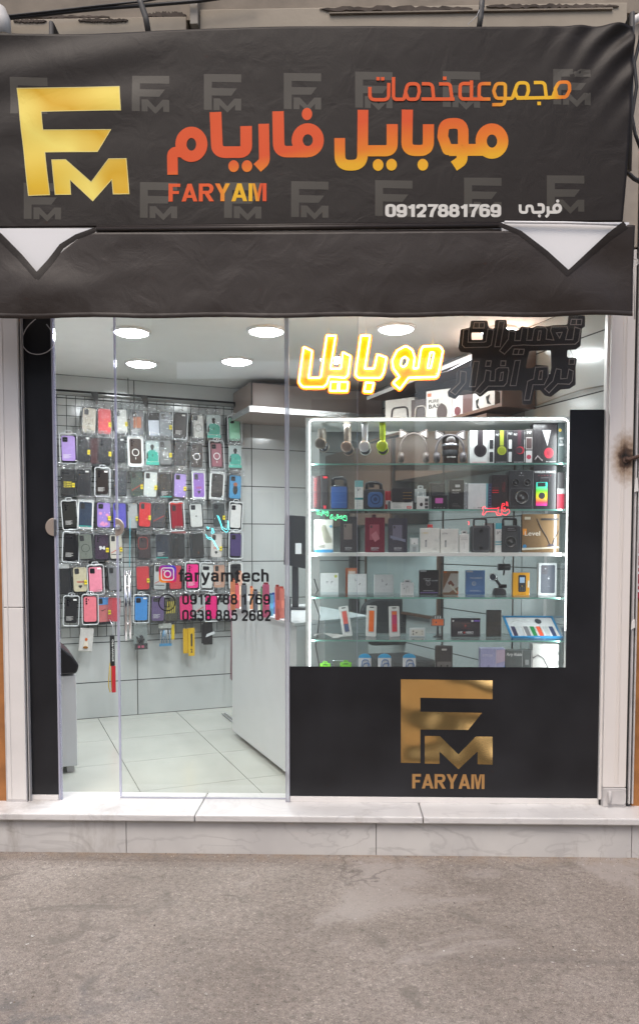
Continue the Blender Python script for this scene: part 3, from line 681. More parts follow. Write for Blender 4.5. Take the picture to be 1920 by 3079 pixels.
# vertical frame between door and window
xm0, xm1 = (PX(846, 960) + PX(868, 2390)) / 2, (PX(862, 960) + PX(877, 2390)) / 2
mf = thing('window_mullion', 'slim vertical glass fin between the sliding door and the display window', 'mullion', (xm0, 0, ZB))
M_fin = glassy('fin_glass', (0.86, 0.88, 0.92), 0.05, 1.6, 0.3, (0.8, 0.82, 0.86))
boxobj('fin', M_fin, 0.003, xm1 - xm0 - 0.003, -0.012, 0.010, 0.0, 2.6, mf)
boxobj('fin_edge', M_lilac, 0.0, 0.002, -0.013, 0.010, 0, 2.6, mf); boxobj('fin_edge', M_lilac, xm1 - xm0 - 0.0025, xm1 - xm0 - 0.0005, -0.013, 0.010, 0, 2.6, mf)
# display window with black film
xw1 = (PX(1830, 960) + PX(1806, 2390)) / 2
win = thing('display_window', 'big shop window right of the door, its lower part and right side covered in black film', 'shop window', (xm1, 0, ZB))
WW = xw1 - xm1; fx1 = WW - 0.018
boxobj('glass', M_glass, 0.0, WW - 0.003, 0.0, 0.008, 0.03, 2.6, win)
zf = at(1000, 2004).z - ZB; zf2 = at(1760, 1232).z - ZB; xf2 = (PX(1710, 1240) + PX(1700, 2000)) / 2 - xm1
fb = MB(); fb.prism([(0.0, 0.03), (fx1, 0.03), (fx1, zf2), (xf2, zf2), (xf2, zf), (0.0, zf)], -0.0025, -0.0008); fb.build('film', M_film, win)
boxobj('bottom_rail', M_white, 0.0, WW, -0.006, 0.012, 0.0, 0.028, win, 0.002)
boxobj('side_frame', M_white, fx1 + 0.001, WW, -0.02, 0.02, 0.029, 2.6, win, 0.002)
# gold logo on the film
FMF = [(491, 60), (883, 65), (883, 145), (574, 139), (574, 199), (838, 204), (779, 277), (574, 275), (574, 419), (491, 418)]
FMM = [(593, 303), (657, 303), (737, 382), (812, 305), (883, 306), (883, 426), (819, 424), (819, 369), (737, 446), (656, 370), (656, 422), (593, 421)]
M_gold = mat('gold_foil', (0.98, 0.62, 0.23), 0.24, 1.0)
N_, L__ = M_gold.node_tree.nodes, M_gold.node_tree.links
_t = [n for n in N_ if n.type == 'TEX_COORD'][0]; _n = N_.new('ShaderNodeTexNoise'); _n.inputs['Scale'].default_value = 1.5; _n.inputs['Detail'].default_value = 2
_b = N_.new('ShaderNodeBump'); _b.inputs['Strength'].default_value = 0.9; _b.inputs['Distance'].default_value = 0.30; L__.new(_t.outputs['Object'], _n.inputs['Vector'])
_n2 = N_.new('ShaderNodeTexNoise'); _n2.inputs['Scale'].default_value = 160; _b2 = N_.new('ShaderNodeBump'); _b2.inputs['Strength'].default_value = 0.25; _b2.inputs['Distance'].default_value = 0.001
L__.new(_t.outputs['Object'], _n2.inputs['Vector']); L__.new(_n2.outputs['Fac'], _b2.inputs['Height']); L__.new(_n.outputs['Fac'], _b.inputs['Height']); L__.new(_b.outputs[0], _b2.inputs['Normal']); L__.new(_b2.outputs[0], N_['Principled BSDF'].inputs['Normal'])
def crop2(p, ox, oy, s): return (ox + p[0] / s, oy + p[1] / s)
for loops in (FMF, FMM):
    pts = []
    for p in loops:
        w = at(*crop2(p, 860, 2000, 1.4264), 0.0); pts.append((w.x - xm1, w.z - ZB))
    fb = MB(); fb.prism(pts, -0.0036, -0.0027); fb.build('gold_logo', M_gold, win)
A = at(1238, 2370, 0); B = at(1455, 2328, 0)
caps('gold_lettering', 'FARYAM', rectfit(A.x - xm1, B.x - xm1, A.z - ZB, B.z - ZB, -0.0030), mat('gold_vinyl', (0.52, 0.29, 0.11), 0.4, 0.5), win)
# writing on the sliding door
M_vinyl = mat('black_vinyl', (0.012, 0.012, 0.014), 0.45)
def on_door(pa, pb): A_, B_ = at(*pa, .0225), at(*pb, .0225); return rectfit(A_.x - xd0, B_.x - xd0, min(A_.z, B_.z) - ZB, max(A_.z, B_.z) - ZB, -0.0035)
grotesk('lettering', 'faryamtech', on_door((536, 1749), (809, 1711)), M_vinyl, dr)
grotesk('lettering', '0912 788 1769', on_door((548, 1818), (812, 1786)), M_vinyl, dr)
grotesk('lettering', '0938 885 2682', on_door((548, 1867), (815, 1834)), M_vinyl, dr)
cI = at(504, 1726, .0225); ri = 0.0445
ci = (cI.x - xd0, cI.z - ZB)
M_ig = ramp_mat('app_icon_print', [(0.0, (240, 150, 60)), (0.3, (225, 60, 80)), (0.6, (170, 50, 150)), (1.0, (75, 75, 200))], (0.55 / (2 * ri), 0, 0.75 / (2 * ri), 0.5 - (0.55 * ci[0] + 0.75 * ci[1]) / (2 * ri)), 0.35)
bb = MB(); bb.prism(rrect(ci[0] - ri, ci[0] + ri, ci[1] - ri, ci[1] + ri, 0.019), -0.0036, -0.0028); ic = bb.build('app_icon', M_ig, dr)
M_pw = mat('white_print', (0.75, 0.75, 0.76), 0.4)
def ring_mb(b_, loop_o, loop_i, y):
    n = len(loop_o)
    for i in range(n):
        j = (i + 1) % n; b_.face([(loop_o[i][0], y, loop_o[i][1]), (loop_o[j][0], y, loop_o[j][1]), (loop_i[j][0], y, loop_i[j][1]), (loop_i[i][0], y, loop_i[i][1])])
bb = MB()
ring_mb(bb, rrect(ci[0] - .034, ci[0] + .034, ci[1] - .034, ci[1] + .034, 0.015), rrect(ci[0] - .0285, ci[0] + .0285, ci[1] - .0285, ci[1] + .0285, 0.0105), -0.0040)
ring_mb(bb, disc(ci[0], ci[1], .0195, n=24), disc(ci[0], ci[1], .0135, n=24), -0.0040)
bb.face([(x, -0.0040, z) for x, z in disc(ci[0] - .019, ci[1] + .019, 0.004, n=10)]); bb.build('camera_glyph', M_pw, ic)
cI = at(502, 1812, .0225); cp = (cI.x - xd0, cI.z - ZB); bb = MB()
ring_mb(bb, disc(*cp, .0445, n=36), disc(*cp, .0395, n=36), -0.0035)
ring_mb(bb, rrect(cp[0] - .0135, cp[0] + .0135, cp[1] - .024, cp[1] + .024, .004), rrect(cp[0] - .0100, cp[0] + .0100, cp[1] - .0200, cp[1] + .0200, .003), -0.0035)
bb.face([(cp[0] - .004, -.0035, cp[1] + .017), (cp[0] + .004, -.0035, cp[1] + .017), (cp[0] + .004, -.0035, cp[1] + .0185), (cp[0] - .004, -.0035, cp[1] + .0185)])
bb.build('phone_symbol', M_vinyl, dr)
# cable loop hanging on the left panel
pts = [at(x, y, -0.022) for x, y in ((118, 955), (92, 968), (70, 1000), (64, 1030), (76, 1055), (100, 1067), (130, 1066), (155, 1052), (165, 1030), (163, 1005), (148, 985), (128, 958))]
bb = MB(); P2 = []
for i in range(len(pts) - 1):
    for k in range(4): P2.append(pts[i].lerp(pts[i + 1], k / 4))
o3 = []; 
for i in range(len(P2)): a = P2[max(i - 3, 0):i + 4]; o3.append(sum(a, Vector()) / len(a))
r0 = o3[0].copy(); bb.tube([p - r0 for p in o3], 0.0022, 8)
tag(bb.build('cable_loop', mat('grey_cable', (0.45, 0.43, 0.42), 0.5), None, r0), 'grey cable hanging in a loop over the top of the left black panel', 'cable')

# ================================================================== opposite side of the street (seen only in reflections)
opp = thing('street_building', 'beige brick building across the street behind the photographer', 'building', (0, -10.5, 0))
for _k, (_a, _c, _h, _col) in enumerate(((-14, -3.2, 6.5, (0.30, 0.25, 0.20)), (-3.19, 1.4, 4.6, (0.48, 0.46, 0.42)), (2.6, 6.5, 7.4, (0.24, 0.20, 0.17)), (6.51, 14, 5.4, (0.42, 0.37, 0.30)))):
    boxobj('wall', mat('facade_%s' % 'abcd'[_k], _col, 0.85, var=0.15, vscale=3), _a, _c, -1, 0, 0, _h, opp)
for i in range(-6, 7):
    for k in range(2):
        if k == 0: boxobj('shutter', mat('shop_shutter', (0.16, 0.17, 0.20), 0.5, 0.4), i * 2.1 - 0.9, i * 2.1 + 0.9, 0.001, 0.06, 0.1, 2.5, opp)
        else: boxobj('window', mat('dark_window', (0.05, 0.06, 0.07), 0.1), i * 2.1 - 0.5, i * 2.1 + 0.5, 0.001, 0.05, 3.0, 4.2, opp)

# loose grit on the ground
rgt = random.Random(5); gb = MB()
for k in range(3800):
    x = rgt.uniform(-2.3, 2.3); y = -0.19 - (rgt.random() ** 1.5) * 1.9
    if rgt.random() < 0.18: y = -0.185 - abs(rgt.gauss(0, 0.035))
    r = rgt.uniform(0.0012, 0.0032) * (1.8 if rgt.random() < 0.04 else 1); h = r * rgt.uniform(.5, 1.0); mi = rgt.choice((0, 0, 0, 1, 1, 2) if rgt.random() < .9 else (3,))
    a0 = rgt.random() * 6.28; P = [(x + r * rgt.uniform(.7, 1.2) * math.cos(a0 + q * 1.5708), y + r * rgt.uniform(.7, 1.2) * math.sin(a0 + q * 1.5708), -0.0005) for q in range(4)]; T = (x + r * .2, y, h)
    for q in range(4): gb.face([P[q], P[(q + 1) % 4], T], mi)
o = gb.build('ground_grit', [mat('grit_dark', (0.07, 0.06, 0.055), 0.9), mat('grit_brown', (0.15, 0.12, 0.095), 0.9), mat('grit_pale', (0.36, 0.33, 0.30), 0.9), mat('grit_white', (0.62, 0.60, 0.58), 0.8)]); tag(o, kind='stuff')
# ================================================================== awning: printed banner, flap, lining, roller
YB = -0.36
def fold(x, z):
    """wrinkles of the banner cloth at a point of its plane (metres)"""
    top = 3.98 - z
    d = 0.006 * noise.noise(Vector((x * 1.3, z * 2.0, 1.7)))
    d += 0.002 * noise.noise(Vector((x * 5, z * 5, 4.2)))
    e = math.exp(-max(top, 0) * 5.5)
    d += 0.014 * e * noise.noise(Vector((x * 0.9 + 3, z * 5, 0.3)))
    # long pulled folds from the upper left corner
    if x < -0.6:
        k = min(1, (-0.6 - x) / 0.5); d += 0.014 * k * math.sin((top * 14 + (x + 1.7) * 2.6) * 2.0) * math.exp(-top * 3.2)
    # diagonal folds at the upper right corner
    s = (x - 1.55) * 0.74 + (z - 3.98) * -0.67; r = math.hypot(x - 1.6, z - 4.0)
    d += 0.022 * math.sin(s * 60 + 2 * noise.noise(Vector((x * 3, z * 3, 8)))) * math.exp(-((r - 0.25) / 0.28) ** 2) * (1 if x > 0.8 else 0)
    return d
def ban(px, py, off=0.0):
    p = at(px, py, YB); return Vector((p.x, YB + fold(p.x, p.z) - off, p.z))
M_vin = mat('banner_vinyl', (0.0155, 0.0108, 0.0080), 0.5, bump=0.3, bscale=420, spec=0.26)
M_vin2 = mat('flap_vinyl', (0.027, 0.019, 0.0145), 0.44, bump=0.3, bscale=380, spec=0.36)
for _mm in (M_vin, M_vin2):
    _N, _L = _mm.node_tree.nodes, _mm.node_tree.links; _tc = [n for n in _N if n.type == 'TEX_COORD'][0]; _no = _N.new('ShaderNodeTexNoise'); _no.inputs['Scale'].default_value = 7; _no.inputs['Detail'].default_value = 7; _no.inputs['Distortion'].default_value = 0.8
    _bb = _N.new('ShaderNodeBump'); _bb.inputs['Strength'].default_value = 0.35; _bb.inputs['Distance'].default_value = 0.012; _L.new(_tc.outputs['Object'], _no.inputs['Vector']); _L.new(_no.outputs['Fac'], _bb.inputs['Height'])
    _ob = [n for n in _N if n.type == 'BUMP' and n != _bb][0]; _L.new(_bb.outputs[0], _ob.inputs['Normal'])
def sheet(fn, nx, nz, t=0.0012):
    b_ = MB(); b_.v = [tuple(fn(i / nx, j / nz)) for j in range(nz + 1) for i in range(nx + 1)]
    for j in range(nz):
        for i in range(nx):
            k = j * (nx + 1) + i; b_.f.append((k, k + 1, k + nx + 2, k + nx + 1)); b_.mi.append(0); b_.sm.append(True)
    return b_
aw = thing('awning', 'dark printed vinyl awning over the shop front with gold shop logo and orange lettering', 'awning', (0, 0, 3.0))
O = Vector((0, 0, 3.0))
def ban_fn(s, t):
    # t: 0 top..1 bottom
    yt = 101 - 31 * s + 5 * math.sin(s * 9) ; yb = 688 - 20 * s
    xl = -260; xr_ = 1905 - 36 * t + 6 * math.sin(t * 3.1)
    return ban(xl + (xr_ - xl) * s, yt + (yb - yt) * t) - O
bs = sheet(ban_fn, 230, 90); bn = bs.build('banner', M_vin, aw)
so = bn.modifiers.new('thickness', 'SOLIDIFY'); so.thickness = 0.001; so.offset = 0
# flap with its two V notches
YFp = -0.385
def topy(px):
    base = 700 - 6 * (px / 1900.0)
    if px < 115: return max(base, 692 + (825 - 692) * max(0.0, (px + 20) / 135.0)) if px > -20 else base
    if px < 300: 
        t = (px - 115) / 185.0; return max(base, 825 - (825 - 684) * (1 - (1 - t) ** 1.35))
    if 1500 < px <= 1700: t = (px - 1500) / 200.0; return max(base, 672 + (822 - 672) * (t ** 1.18))
    if 1700 < px < 1885: t = (1885 - px) / 185.0; return max(base - 20, 676 + (822 - 676) * t)
    return base if px < 1885 else base - 16
def flap(px, py, off=0.0):
    p = at(px, py, YFp)
    h = (957 - py) / 260.0
    d = 0.012 * noise.noise(Vector((p.x * 1.0, p.z * 1.8, 9.1))) + 0.0045 * noise.noise(Vector((p.x * 3 + p.z * 3, p.z * 7 - p.x * 2, 2.2))) + 0.0010 * noise.noise(Vector((p.x * 9, p.z * 14, 5)))
    d += 0.006 * abs(noise.noise(Vector((p.x * 14, p.z * 6, 7.7)))) * max(0, 1 - h * 3.5)
    d -= 0.010 * math.exp(-((px - 115) / 120) ** 2) * math.sin(h * 5) ; d -= 0.012 * math.exp(-((px - 1760) / 150) ** 2) * math.sin(h * 5 + (px - 1700) / 90)
    return Vector((p.x, YFp + d - off, p.z))
def flap_fn(s, t):
    px = -260 + (1906 + 260 - 4 * t) * s; y0 = topy(px); y1 = 957 - 10 * (px / 1900.0) + 2.0 * math.sin(px / 60.0)
    return flap(px, y0 + (y1 - y0) * t) - O
fl = sheet(flap_fn, 300, 40).build('flap', M_vin2, aw); so = fl.modifiers.new('thickness', 'SOLIDIFY'); so.thickness = 0.001; so.offset = 0
def hem_fn(s, t):
    px = -260 + (1906 + 260 - 4) * s; y1 = 957 - 10 * (px / 1900.0) + 2.0 * math.sin(px / 60.0); y0 = y1 - 13
    return flap(px, y0 + (y1 + 1.5 - y0) * t, 0.001 + 0.002 * math.sin(math.pi * t)) - O
sheet(hem_fn, 300, 5).build('hem', M_vin2, aw)
# folded bands along the notches
def band(pts, w0, w1, name='folded_edge'):
    P = resample([Vector(p) for p in pts], 8); n = len(P); b_ = MB()
    L1, R1 = ribbon(P, 1.0); cols = []
    for i in range(n):
        nn = (L1[i] - R1[i]).normalized(); w = w0 + (w1 - w0) * i / (n - 1)
        cols.append([P[i] + nn * w * (k / 4.0 - 0.5) for k in range(5)])
    for i in range(n):
        for k in range(5): b_.v.append(tuple(flap(cols[i][k].x, cols[i][k].y, 0.0012 + 0.0006 * math.sin(math.pi * k / 4)) - O))
    for i in range(n - 1):
        for k in range(4): a = i * 5 + k; b_.f.append((a, a + 1, a + 6, a + 5)); b_.mi.append(0); b_.sm.append(True)
    o = b_.build(name, M_vin, aw); return o
band([(-40, 680), (0, 712), (60, 772), (118, 838)], 22, 18)
band([(112, 840), (150, 790), (185, 740), (230, 712), (290, 690)], 22, 14)
band([(1500, 676), (1560, 700), (1640, 762), (1708, 826)], 14, 20)
band([(1700, 828), (1770, 765), (1830, 712), (1878, 678)], 14, 26)
# white lining behind the notches
M_lin = mat('white_lining', (0.74, 0.735, 0.73), 0.55, bump=0.1, bscale=120)
for pa, pb in (((-200, 686), (330, 860)), ((1480, 668), (1890, 850))):
    def lfn(s, t, pa=pa, pb=pb):
        p = at(pa[0] + (pb[0] - pa[0]) * s, pa[1] + (pb[1] - pa[1]) * t, YFp + 0.02); return Vector((p.x, YFp + 0.022 + 0.004 * noise.noise(p * 2), p.z)) - O
    sheet(lfn, 20, 8).build('lining', M_lin, aw)
# roller and its trim lines
a, b_2 = at(292, 692, YB), at(1505, 680, YB)
for k, (dz, r, dy) in enumerate(((0.0, 0.012, -0.004), (-0.022, 0.009, 0.0), (0.014, 0.006, 0.0))):
    bb = MB(); bb.tube([Vector((a.x, YB + dy, a.z + dz)) - O, Vector((b_2.x, YB + dy, b_2.z + dz)) - O], r, 10)
    bb.build('roller_tube' if k == 0 else 'piping', M_vin2, aw)
bb = MB(); e1 = at(1885, 672, YB)
bb.tube([at(1515, 668, YB - .02) - O, at(1700, 670, YB - .02) - O, at(1880, 676, YB - .02) - O], 0.006, 8); bb.build('white_piping', M_lin, aw)
# steel arms behind the cloth
M_steel = mat('painted_steel', (0.05, 0.048, 0.045), 0.5)
for x in (-1.3, 1.3):
    bb = MB(); bb.tube([(x, -0.02, 0.85), (x, YB + 0.045, 0.88), (x, YB + 0.045, 0.2)], 0.012, 8); bb.build('support_arm', M_steel, aw)
# ---- print on the banner
def crop(ox, oy, s): return lambda p, off=0.0: ban(ox + p.x / s, oy + p.y / s, 0.0008 + off) - O
def filled_px(name, pts, m, off=0.002, parent=None, sub=3, mapper=ban):
    bm = bmesh.new(); vs = [bm.verts.new((p[0], p[1], 0)) for p in pts]; f_ = bm.faces.new(vs); f_.normal_update()
    bmesh.ops.triangulate(bm, faces=bm.faces[:])
    for _ in range(sub):
        ed = [e for e in bm.edges if e.calc_length() > 22]
        if ed: bmesh.ops.subdivide_edges(bm, edges=ed, cuts=1)
        bmesh.ops.triangulate(bm, faces=[f for f in bm.faces if len(f.verts) > 3])
    for v in bm.verts: v.co = mapper(v.co.x, v.co.y, off) - O
    me = bpy.data.meshes.new(name); bm.to_mesh(me); bm.free(); me.materials.append(m); return link(name, me, parent)
def orange_print(name, x0p, x1p, stops, zbias=0.0, n=0.25):
    a_, b_ = at(x0p, 300, YB).x, at(x1p, 300, YB).x; k = 1.0 / (b_ - a_); return ramp_mat(name, stops, (k, 0, zbias, -a_ * k), 0.45, 0, n, 3)
C_or, C_ye, C_am = (214, 84, 38), (228, 176, 34), (222, 122, 32)
M_t1 = orange_print('title_print_a', 1105, 1715, [(0.1, C_or), (0.62, (216, 92, 38)), (0.78, C_ye), (0.95, C_ye), (1.15, C_am)], 0.0, 0.12)
k1 = 1.0 / (at(1000, 330, YB).z - at(1000, 500, YB).z)
M_t2 = ramp_mat('title_print_b', [(0.0, C_ye), (0.42, (226, 168, 34)), (0.62, C_am), (0.95, C_or)], (-0.25, 0, k1 * 0.75, -at(1000, 500, YB).z * k1 * 0.75 + 3.0 * k1 * 0.75 + 0.12), 0.45, 0, 0.55, 2.4)
M_t3 = ramp_mat('title_print_c', [(0.0, C_ye), (0.22, C_am), (0.45, C_or), (1.0, C_or)], (-0.55, 0, k1 * 0.9, -at(1000, 500, YB).z * k1 * 0.9 + 3.0 * k1 * 0.9 + 0.02), 0.45, 0, 0.1, 2.4)
c1 = crop(1090, 210, 2.3625)
T1 = [('c', [(1362, 140, 20), (1388, 92, 34), (1462, 92, 34), (1464, 150, 20), (1440, 198, 30), (1375, 198, 24)]), ('s', [(1300, 203), (1345, 200, 20), (1366, 140)]),
      ('s', [(1212, 92), (1288, 92, 30), (1300, 203)]), ('q', 1249, 242, 25), ('s', [(1090, 203), (1400, 200)]),
      ('c', [(1078, 150, 20), (1098, 93, 34), (1168, 93, 34), (1174, 150, 20), (1158, 200, 24), (1092, 200, 24)]), ('s', [(1012, 205), (1060, 204, 16), (1078, 150)]),
      ('c', [(928, 150, 20), (946, 98, 30), (1010, 98, 22), (1010, 203, 6), (945, 203, 28)]), ('s', [(1010, 190), (1002, 247, 26), (918, 248)]),
      ('s', [(908, 98), (826, 98, 28), (824, 190, 20), (850, 208)]), ('s', [(700, 208), (905, 208)]), ('s', [(770, 76), (770, 208)]),
      ('s', [(770, 98), (690, 98, 28), (688, 208, 30), (770, 208)]), ('s', [(540, 102), (618, 102, 24), (632, 208)]), ('q', 580, 62, 25), ('s', [(415, 210), (650, 210)]),
      ('s', [(418, 102), (492, 102, 34), (502, 208)]), ('c', [(302, 160, 20), (318, 102, 34), (394, 102, 34), (400, 160, 20), (386, 212, 24), (320, 212, 24)]),
      ('s', [(217, 55), (217, 212, 26), (290, 212, 12), (304, 160)]), ('s', [(50, 125), (50, 215, 36), (182, 215, 36), (184, 96)]), ('q', 108, 67, 24), ('q', 141, 67, 24)]
strokes_obj('lettering', T1, 24, c1, M_t1, aw)
c2 = crop(990, 320, 2.749)
T2 = [('e', 1340, 287, 89, 101, 92), ('s', [(985, 360), (1300, 360)], 98), ('c', [(934, 250, 30), (945, 145, 80), (1103, 135, 90), (1103, 358, 4), (975, 358, 6)], 88), ('s', [(1098, 350), (1092, 450, 50), (1026, 494)], 90),
      ('s', [(816, 148), (816, 364, 70), (638, 364, 70), (642, 28)], 92), ('d', 770, 482, 44, 49),
      ('s', [(517, 148), (517, 368, 60), (262, 368)], 92), ('s', [(276, 30), (272, 488, 90), (86, 488, 80), (84, 264)], 88), ('d', 401, 485, 44, 49), ('d', 512, 483, 44, 49)]
strokes_obj('lettering', T2, 90, c2, M_t2, aw)
c3 = crop(490, 320, 3.024)
T3 = [('e', 1315, 308, 96, 104, 100), ('s', [(1045, 44), (1052, 412, 80), (1315, 412)], 104), ('d', 1308, 70, 47, 56), ('s', [(915, 158), (922, 500, 60), (856, 560)], 97),
      ('s', [(755, 178), (757, 415, 66), (492, 415, 76), (477, 50)], 106), ('d', 642, 543, 48, 54), ('d', 764, 543, 48, 54),
      ('e', 258, 343, 95, 109, 102), ('s', [(235, 455), (175, 412, 30), (84, 412, 50), (88, 620)], 96)]
strokes_obj('lettering', T3, 100, c3, M_t3, aw)
M_cream = mat('cream_print', (0.62, 0.60, 0.55), 0.5)
c4 = crop(1140, 590, 2.653)
T4 = [('e', 1413, 100, 26, 28, 24), ('s', [(1340, 84), (1342, 150, 14), (1322, 168)], 22), ('s', [(1413, 130), (1352, 130)], 24), ('d', 1417, 42, 13, 13),
      ('s', [(1258, 70), (1304, 70, 24), (1304, 130, 22), (1225, 132)], 24), ('d', 1272, 159, 12, 13),
      ('s', [(1119, 68), (1119, 132, 24), (1172, 132, 16), (1172, 80, 14), (1212, 80, 14), (1222, 132, 12), (1255, 132)], 22)]
strokes_obj('lettering', T4, 24, c4, M_cream, aw)
def banfit(x0, y0, x1, y1): return lambda s, t: ban(x0 + (x1 - x0) * s, y1 + (y0 - y1) * t, 0.0014) - O
grotesk('lettering', '09127881769', banfit(1158, 615, 1504, 653), M_cream, aw, w=.215, gap=.05)
FW = ramp_mat('title_print_d', [(0.0, C_or), (0.5, (220, 90, 40)), (0.72, C_ye), (0.9, C_ye), (1.1, (214, 80, 40))], (1 / (at(801, 580, YB).x - at(507, 580, YB).x), 0, 0, -at(507, 580, YB).x / (at(801, 580, YB).x - at(507, 580, YB).x)), 0.45, 0, 0.1, 9)
caps('lettering', 'FARYAM', banfit(507, 552, 801, 606), FW, aw)
# big gold logo with bevel edge
G1 = ramp_mat('gold_print', [(0.0, (196, 140, 30)), (0.25, (226, 186, 50)), (0.5, (240, 220, 110)), (0.72, (214, 168, 36)), (1.0, (236, 212, 96))], (0.9, 0, 0.8, 0.9), 0.4, 0, 1.0, 2.2)
G2 = mat('gold_edge_print', (0.75, 0.62, 0.20), 0.4)
BF = [(83, 420), (565, 409), (573, 523), (197, 530), (205, 617), (525, 613), (462, 718), (213, 720), (236, 922), (136, 926)]
BM = [(247, 758), (312, 757), (432, 862), (515, 752), (598, 751), (612, 918), (537, 919), (530, 848), (440, 951), (332, 850), (335, 920), (262, 921)]
for lp_ in (BF, BM):
    pp = [(x / 1.575, y / 1.575) for x, y in lp_]; filled_px('gold_logo', pp, G1, 0.0012, aw)
    strokes_obj('logo_edge', [('c', [(p[0], p[1]) for p in pp])], 2.2, lambda p, off=0.0: ban(p.x, p.y, 0.0016 + off) - O, G2, aw, step=14)
# faint repeated logos
M_ghost = mat('faint_logo_print', (0.036, 0.029, 0.018), 0.5)
def fm_at(x0, y0, x1, y1, m):
    for lp_ in (FMF, FMM):
        pp = [(x0 + (p[0] - 491) / 392.0 * (x1 - x0), y0 + (p[1] - 60) / 386.0 * (y1 - y0)) for p in lp_]; filled_px('faint_logo', pp, m, 0.0008, aw, 2)
for x0, y0 in ((32, 234), (397, 226), (613, 222), (853, 220), (1067, 216), (1330, 214), (1661, 208), (72, 550), (421, 547), (674, 548), (875, 545), (1127, 542), (1394, 534), (1642, 528)):
    fm_at(x0, y0, x0 + 112, y0 + 116, M_ghost)

# ================================================================== wall strip above the awning
ab = thing('wall_ledge', 'weathered concrete ledge and moulding above the awning', 'ledge', (0, 0, 4.15))
M_led = mat('dusty_concrete', (0.23, 0.195, 0.155), 0.9, bump=0.5, bscale=40, var=0.25, vscale=5)
M_led2 = mat('dusty_panel', (0.33, 0.285, 0.225), 0.8, bump=0.3, bscale=60, var=0.12, vscale=4)
M_grime = mat('grime', (0.07, 0.055, 0.045), 0.95, bump=0.8, bscale=60, var=0.5, vscale=12)
def zat(py, y): return at(960, py, y).z - 4.15
z1_, z2_, z3_ = zat(62, -0.12), zat(42, -0.12), zat(28, -0.12)
boxobj('lower_panel', M_led2, -2.6, PX(560, 50, -.12), -0.12, -0.021, zat(110, -.12), z1_ + 0.03, ab, 0.004)
boxobj('lower_panel', M_led2, PX(600, 50, -.12), PX(1884, 40, -.12), -0.12, -0.021, zat(110, -.12), z2_ + 0.03, ab, 0.004)
boxobj('trim', M_led, PX(990, 50, -.13), PX(1840, 40, -.13), -0.132, -0.121, zat(46, -.12), zat(42, -.12), ab)
boxobj('joint_bracket', mat('bracket_metal', (0.25, 0.225, 0.19), 0.6), PX(572, 30, -.14), PX(596, 30, -.14), -0.15, -0.021, zat(70, -.14), 1.2, ab, 0.003)
boxobj('upper_face', M_led, -2.6, 2.6, -0.09, -0.021, z1_ + 0.032, 1.2, ab)
def grime(pts, y, name='grime'):
    b_ = MB(); b_.prism([((at(*p, y).x), at(*p, y).z - 4.15) for p in pts][::-1], y, y + 0.006); b_.build(name, M_grime, ab)
def rag(x0, x1, yc, th, seed):
    r_ = random.Random(seed); n = 40; up = [(x0 + (x1 - x0) * i / n, yc - th * (0.3 + r_.random()) * math.sin(math.pi * i / n) ** .4) for i in range(n + 1)]
    dn = [(x0 + (x1 - x0) * i / n, yc + th * (0.3 + r_.random()) * math.sin(math.pi * i / n) ** .4) for i in range(n, -1, -1)]; return up + dn
grime(rag(40, 140, 62, 6, 1), -0.1255); grime(rag(235, 385, 60, 6, 2), -0.1255); grime(rag(440, 560, 44, 10, 3), -0.0965)
grime(rag(960, 1420, 26, 9, 4), -0.1275); grime(rag(1460, 1860, 18, 7, 5), -0.1275); grime(rag(10, 330, 50, 5, 6), -0.0965)
# cables and straps
def cable(name, label, cat, pp, r, m, y, n=8):
    P = [at(px, py, y + (q[0] if q else 0)) for px, py, *q in pp]; o = P[0].copy(); b_ = MB(); b_.tube([p - o for p in P], r, n); return tag(b_.build(name, m, None, o), label, cat)
M_cab = mat('black_cable', (0.018, 0.017, 0.018), 0.5)
cable('power_cable', 'thick black cable bundle sloping up along the ledge at top left', 'cable', [(-40, 60), (20, 56), (150, 42), (300, 26), (440, 16), (600, 3), (760, -20)], 0.008, M_cab, -0.17)
cable('power_cable', 'thinner black cable just above the bundle at top left', 'cable', [(-40, 50), (20, 48), (150, 34), (300, 17), (430, 4), (520, -12)], 0.005, M_cab, -0.18)
def strap(label, pts, w):
    P = [at(*p, -0.34) for p in pts]; o = P[-1].copy(); b_ = MB()
    b_.tube([p - o for p in P], w, 8, flat=0.5); b2 = tag(b_.build('hanging_strap', M_steel, None, o), label, 'strap'); return b2
strap('black strap holding the awning, left of the ledge bracket', [(414, -20), (424, 10), (438, 50), (446, 95)], 0.013)
strap('black strap holding the awning, near the top right', [(1449, -20), (1447, 20), (1444, 50), (1439, 84)], 0.012)
cable('tie_wire', 'thin white wire tied off beside the right strap', 'wire', [(1440, 30), (1432, 48), (1405, 74)], 0.0012, M_lin, -0.345, 5)
M_pvc = mat('white_pvc', (0.62, 0.60, 0.57), 0.4)
cable('drain_pipe', 'white plastic pipe end at the top left corner', 'pipe', [(-30, 20), (0, 40), (8, 60), (12, 110)], 0.036, M_pvc, -0.2, 18)
cable('drain_pipe', 'white plastic pipe bending down past the awning at the top right', 'pipe', [(1965, 30), (1925, 52), (1898, 66), (1890, 90)], 0.020, M_pvc, -0.2, 16)
cable('power_cable', 'black cable crossing the shaded post right of the banner', 'cable', [(1850, 480), (1880, 515), (1905, 538), (1950, 560)], 0.010, M_cab, -0.2)
cable('power_cable', 'black cable running down the right wall edge beside the banner', 'cable', [(1930, 20), (1922, 120), (1905, 190), (1912, 260), (1898, 350), (1908, 405), (1925, 450)], 0.008, M_cab, -0.15)
cable('grey_hook', 'small pale hook beside the lower right of the awning flap', 'hook', [(1903, 778), (1914, 780), (1916, 792), (1908, 802), (1905, 830), (1906, 960)], 0.003, M_pvc, -0.12)
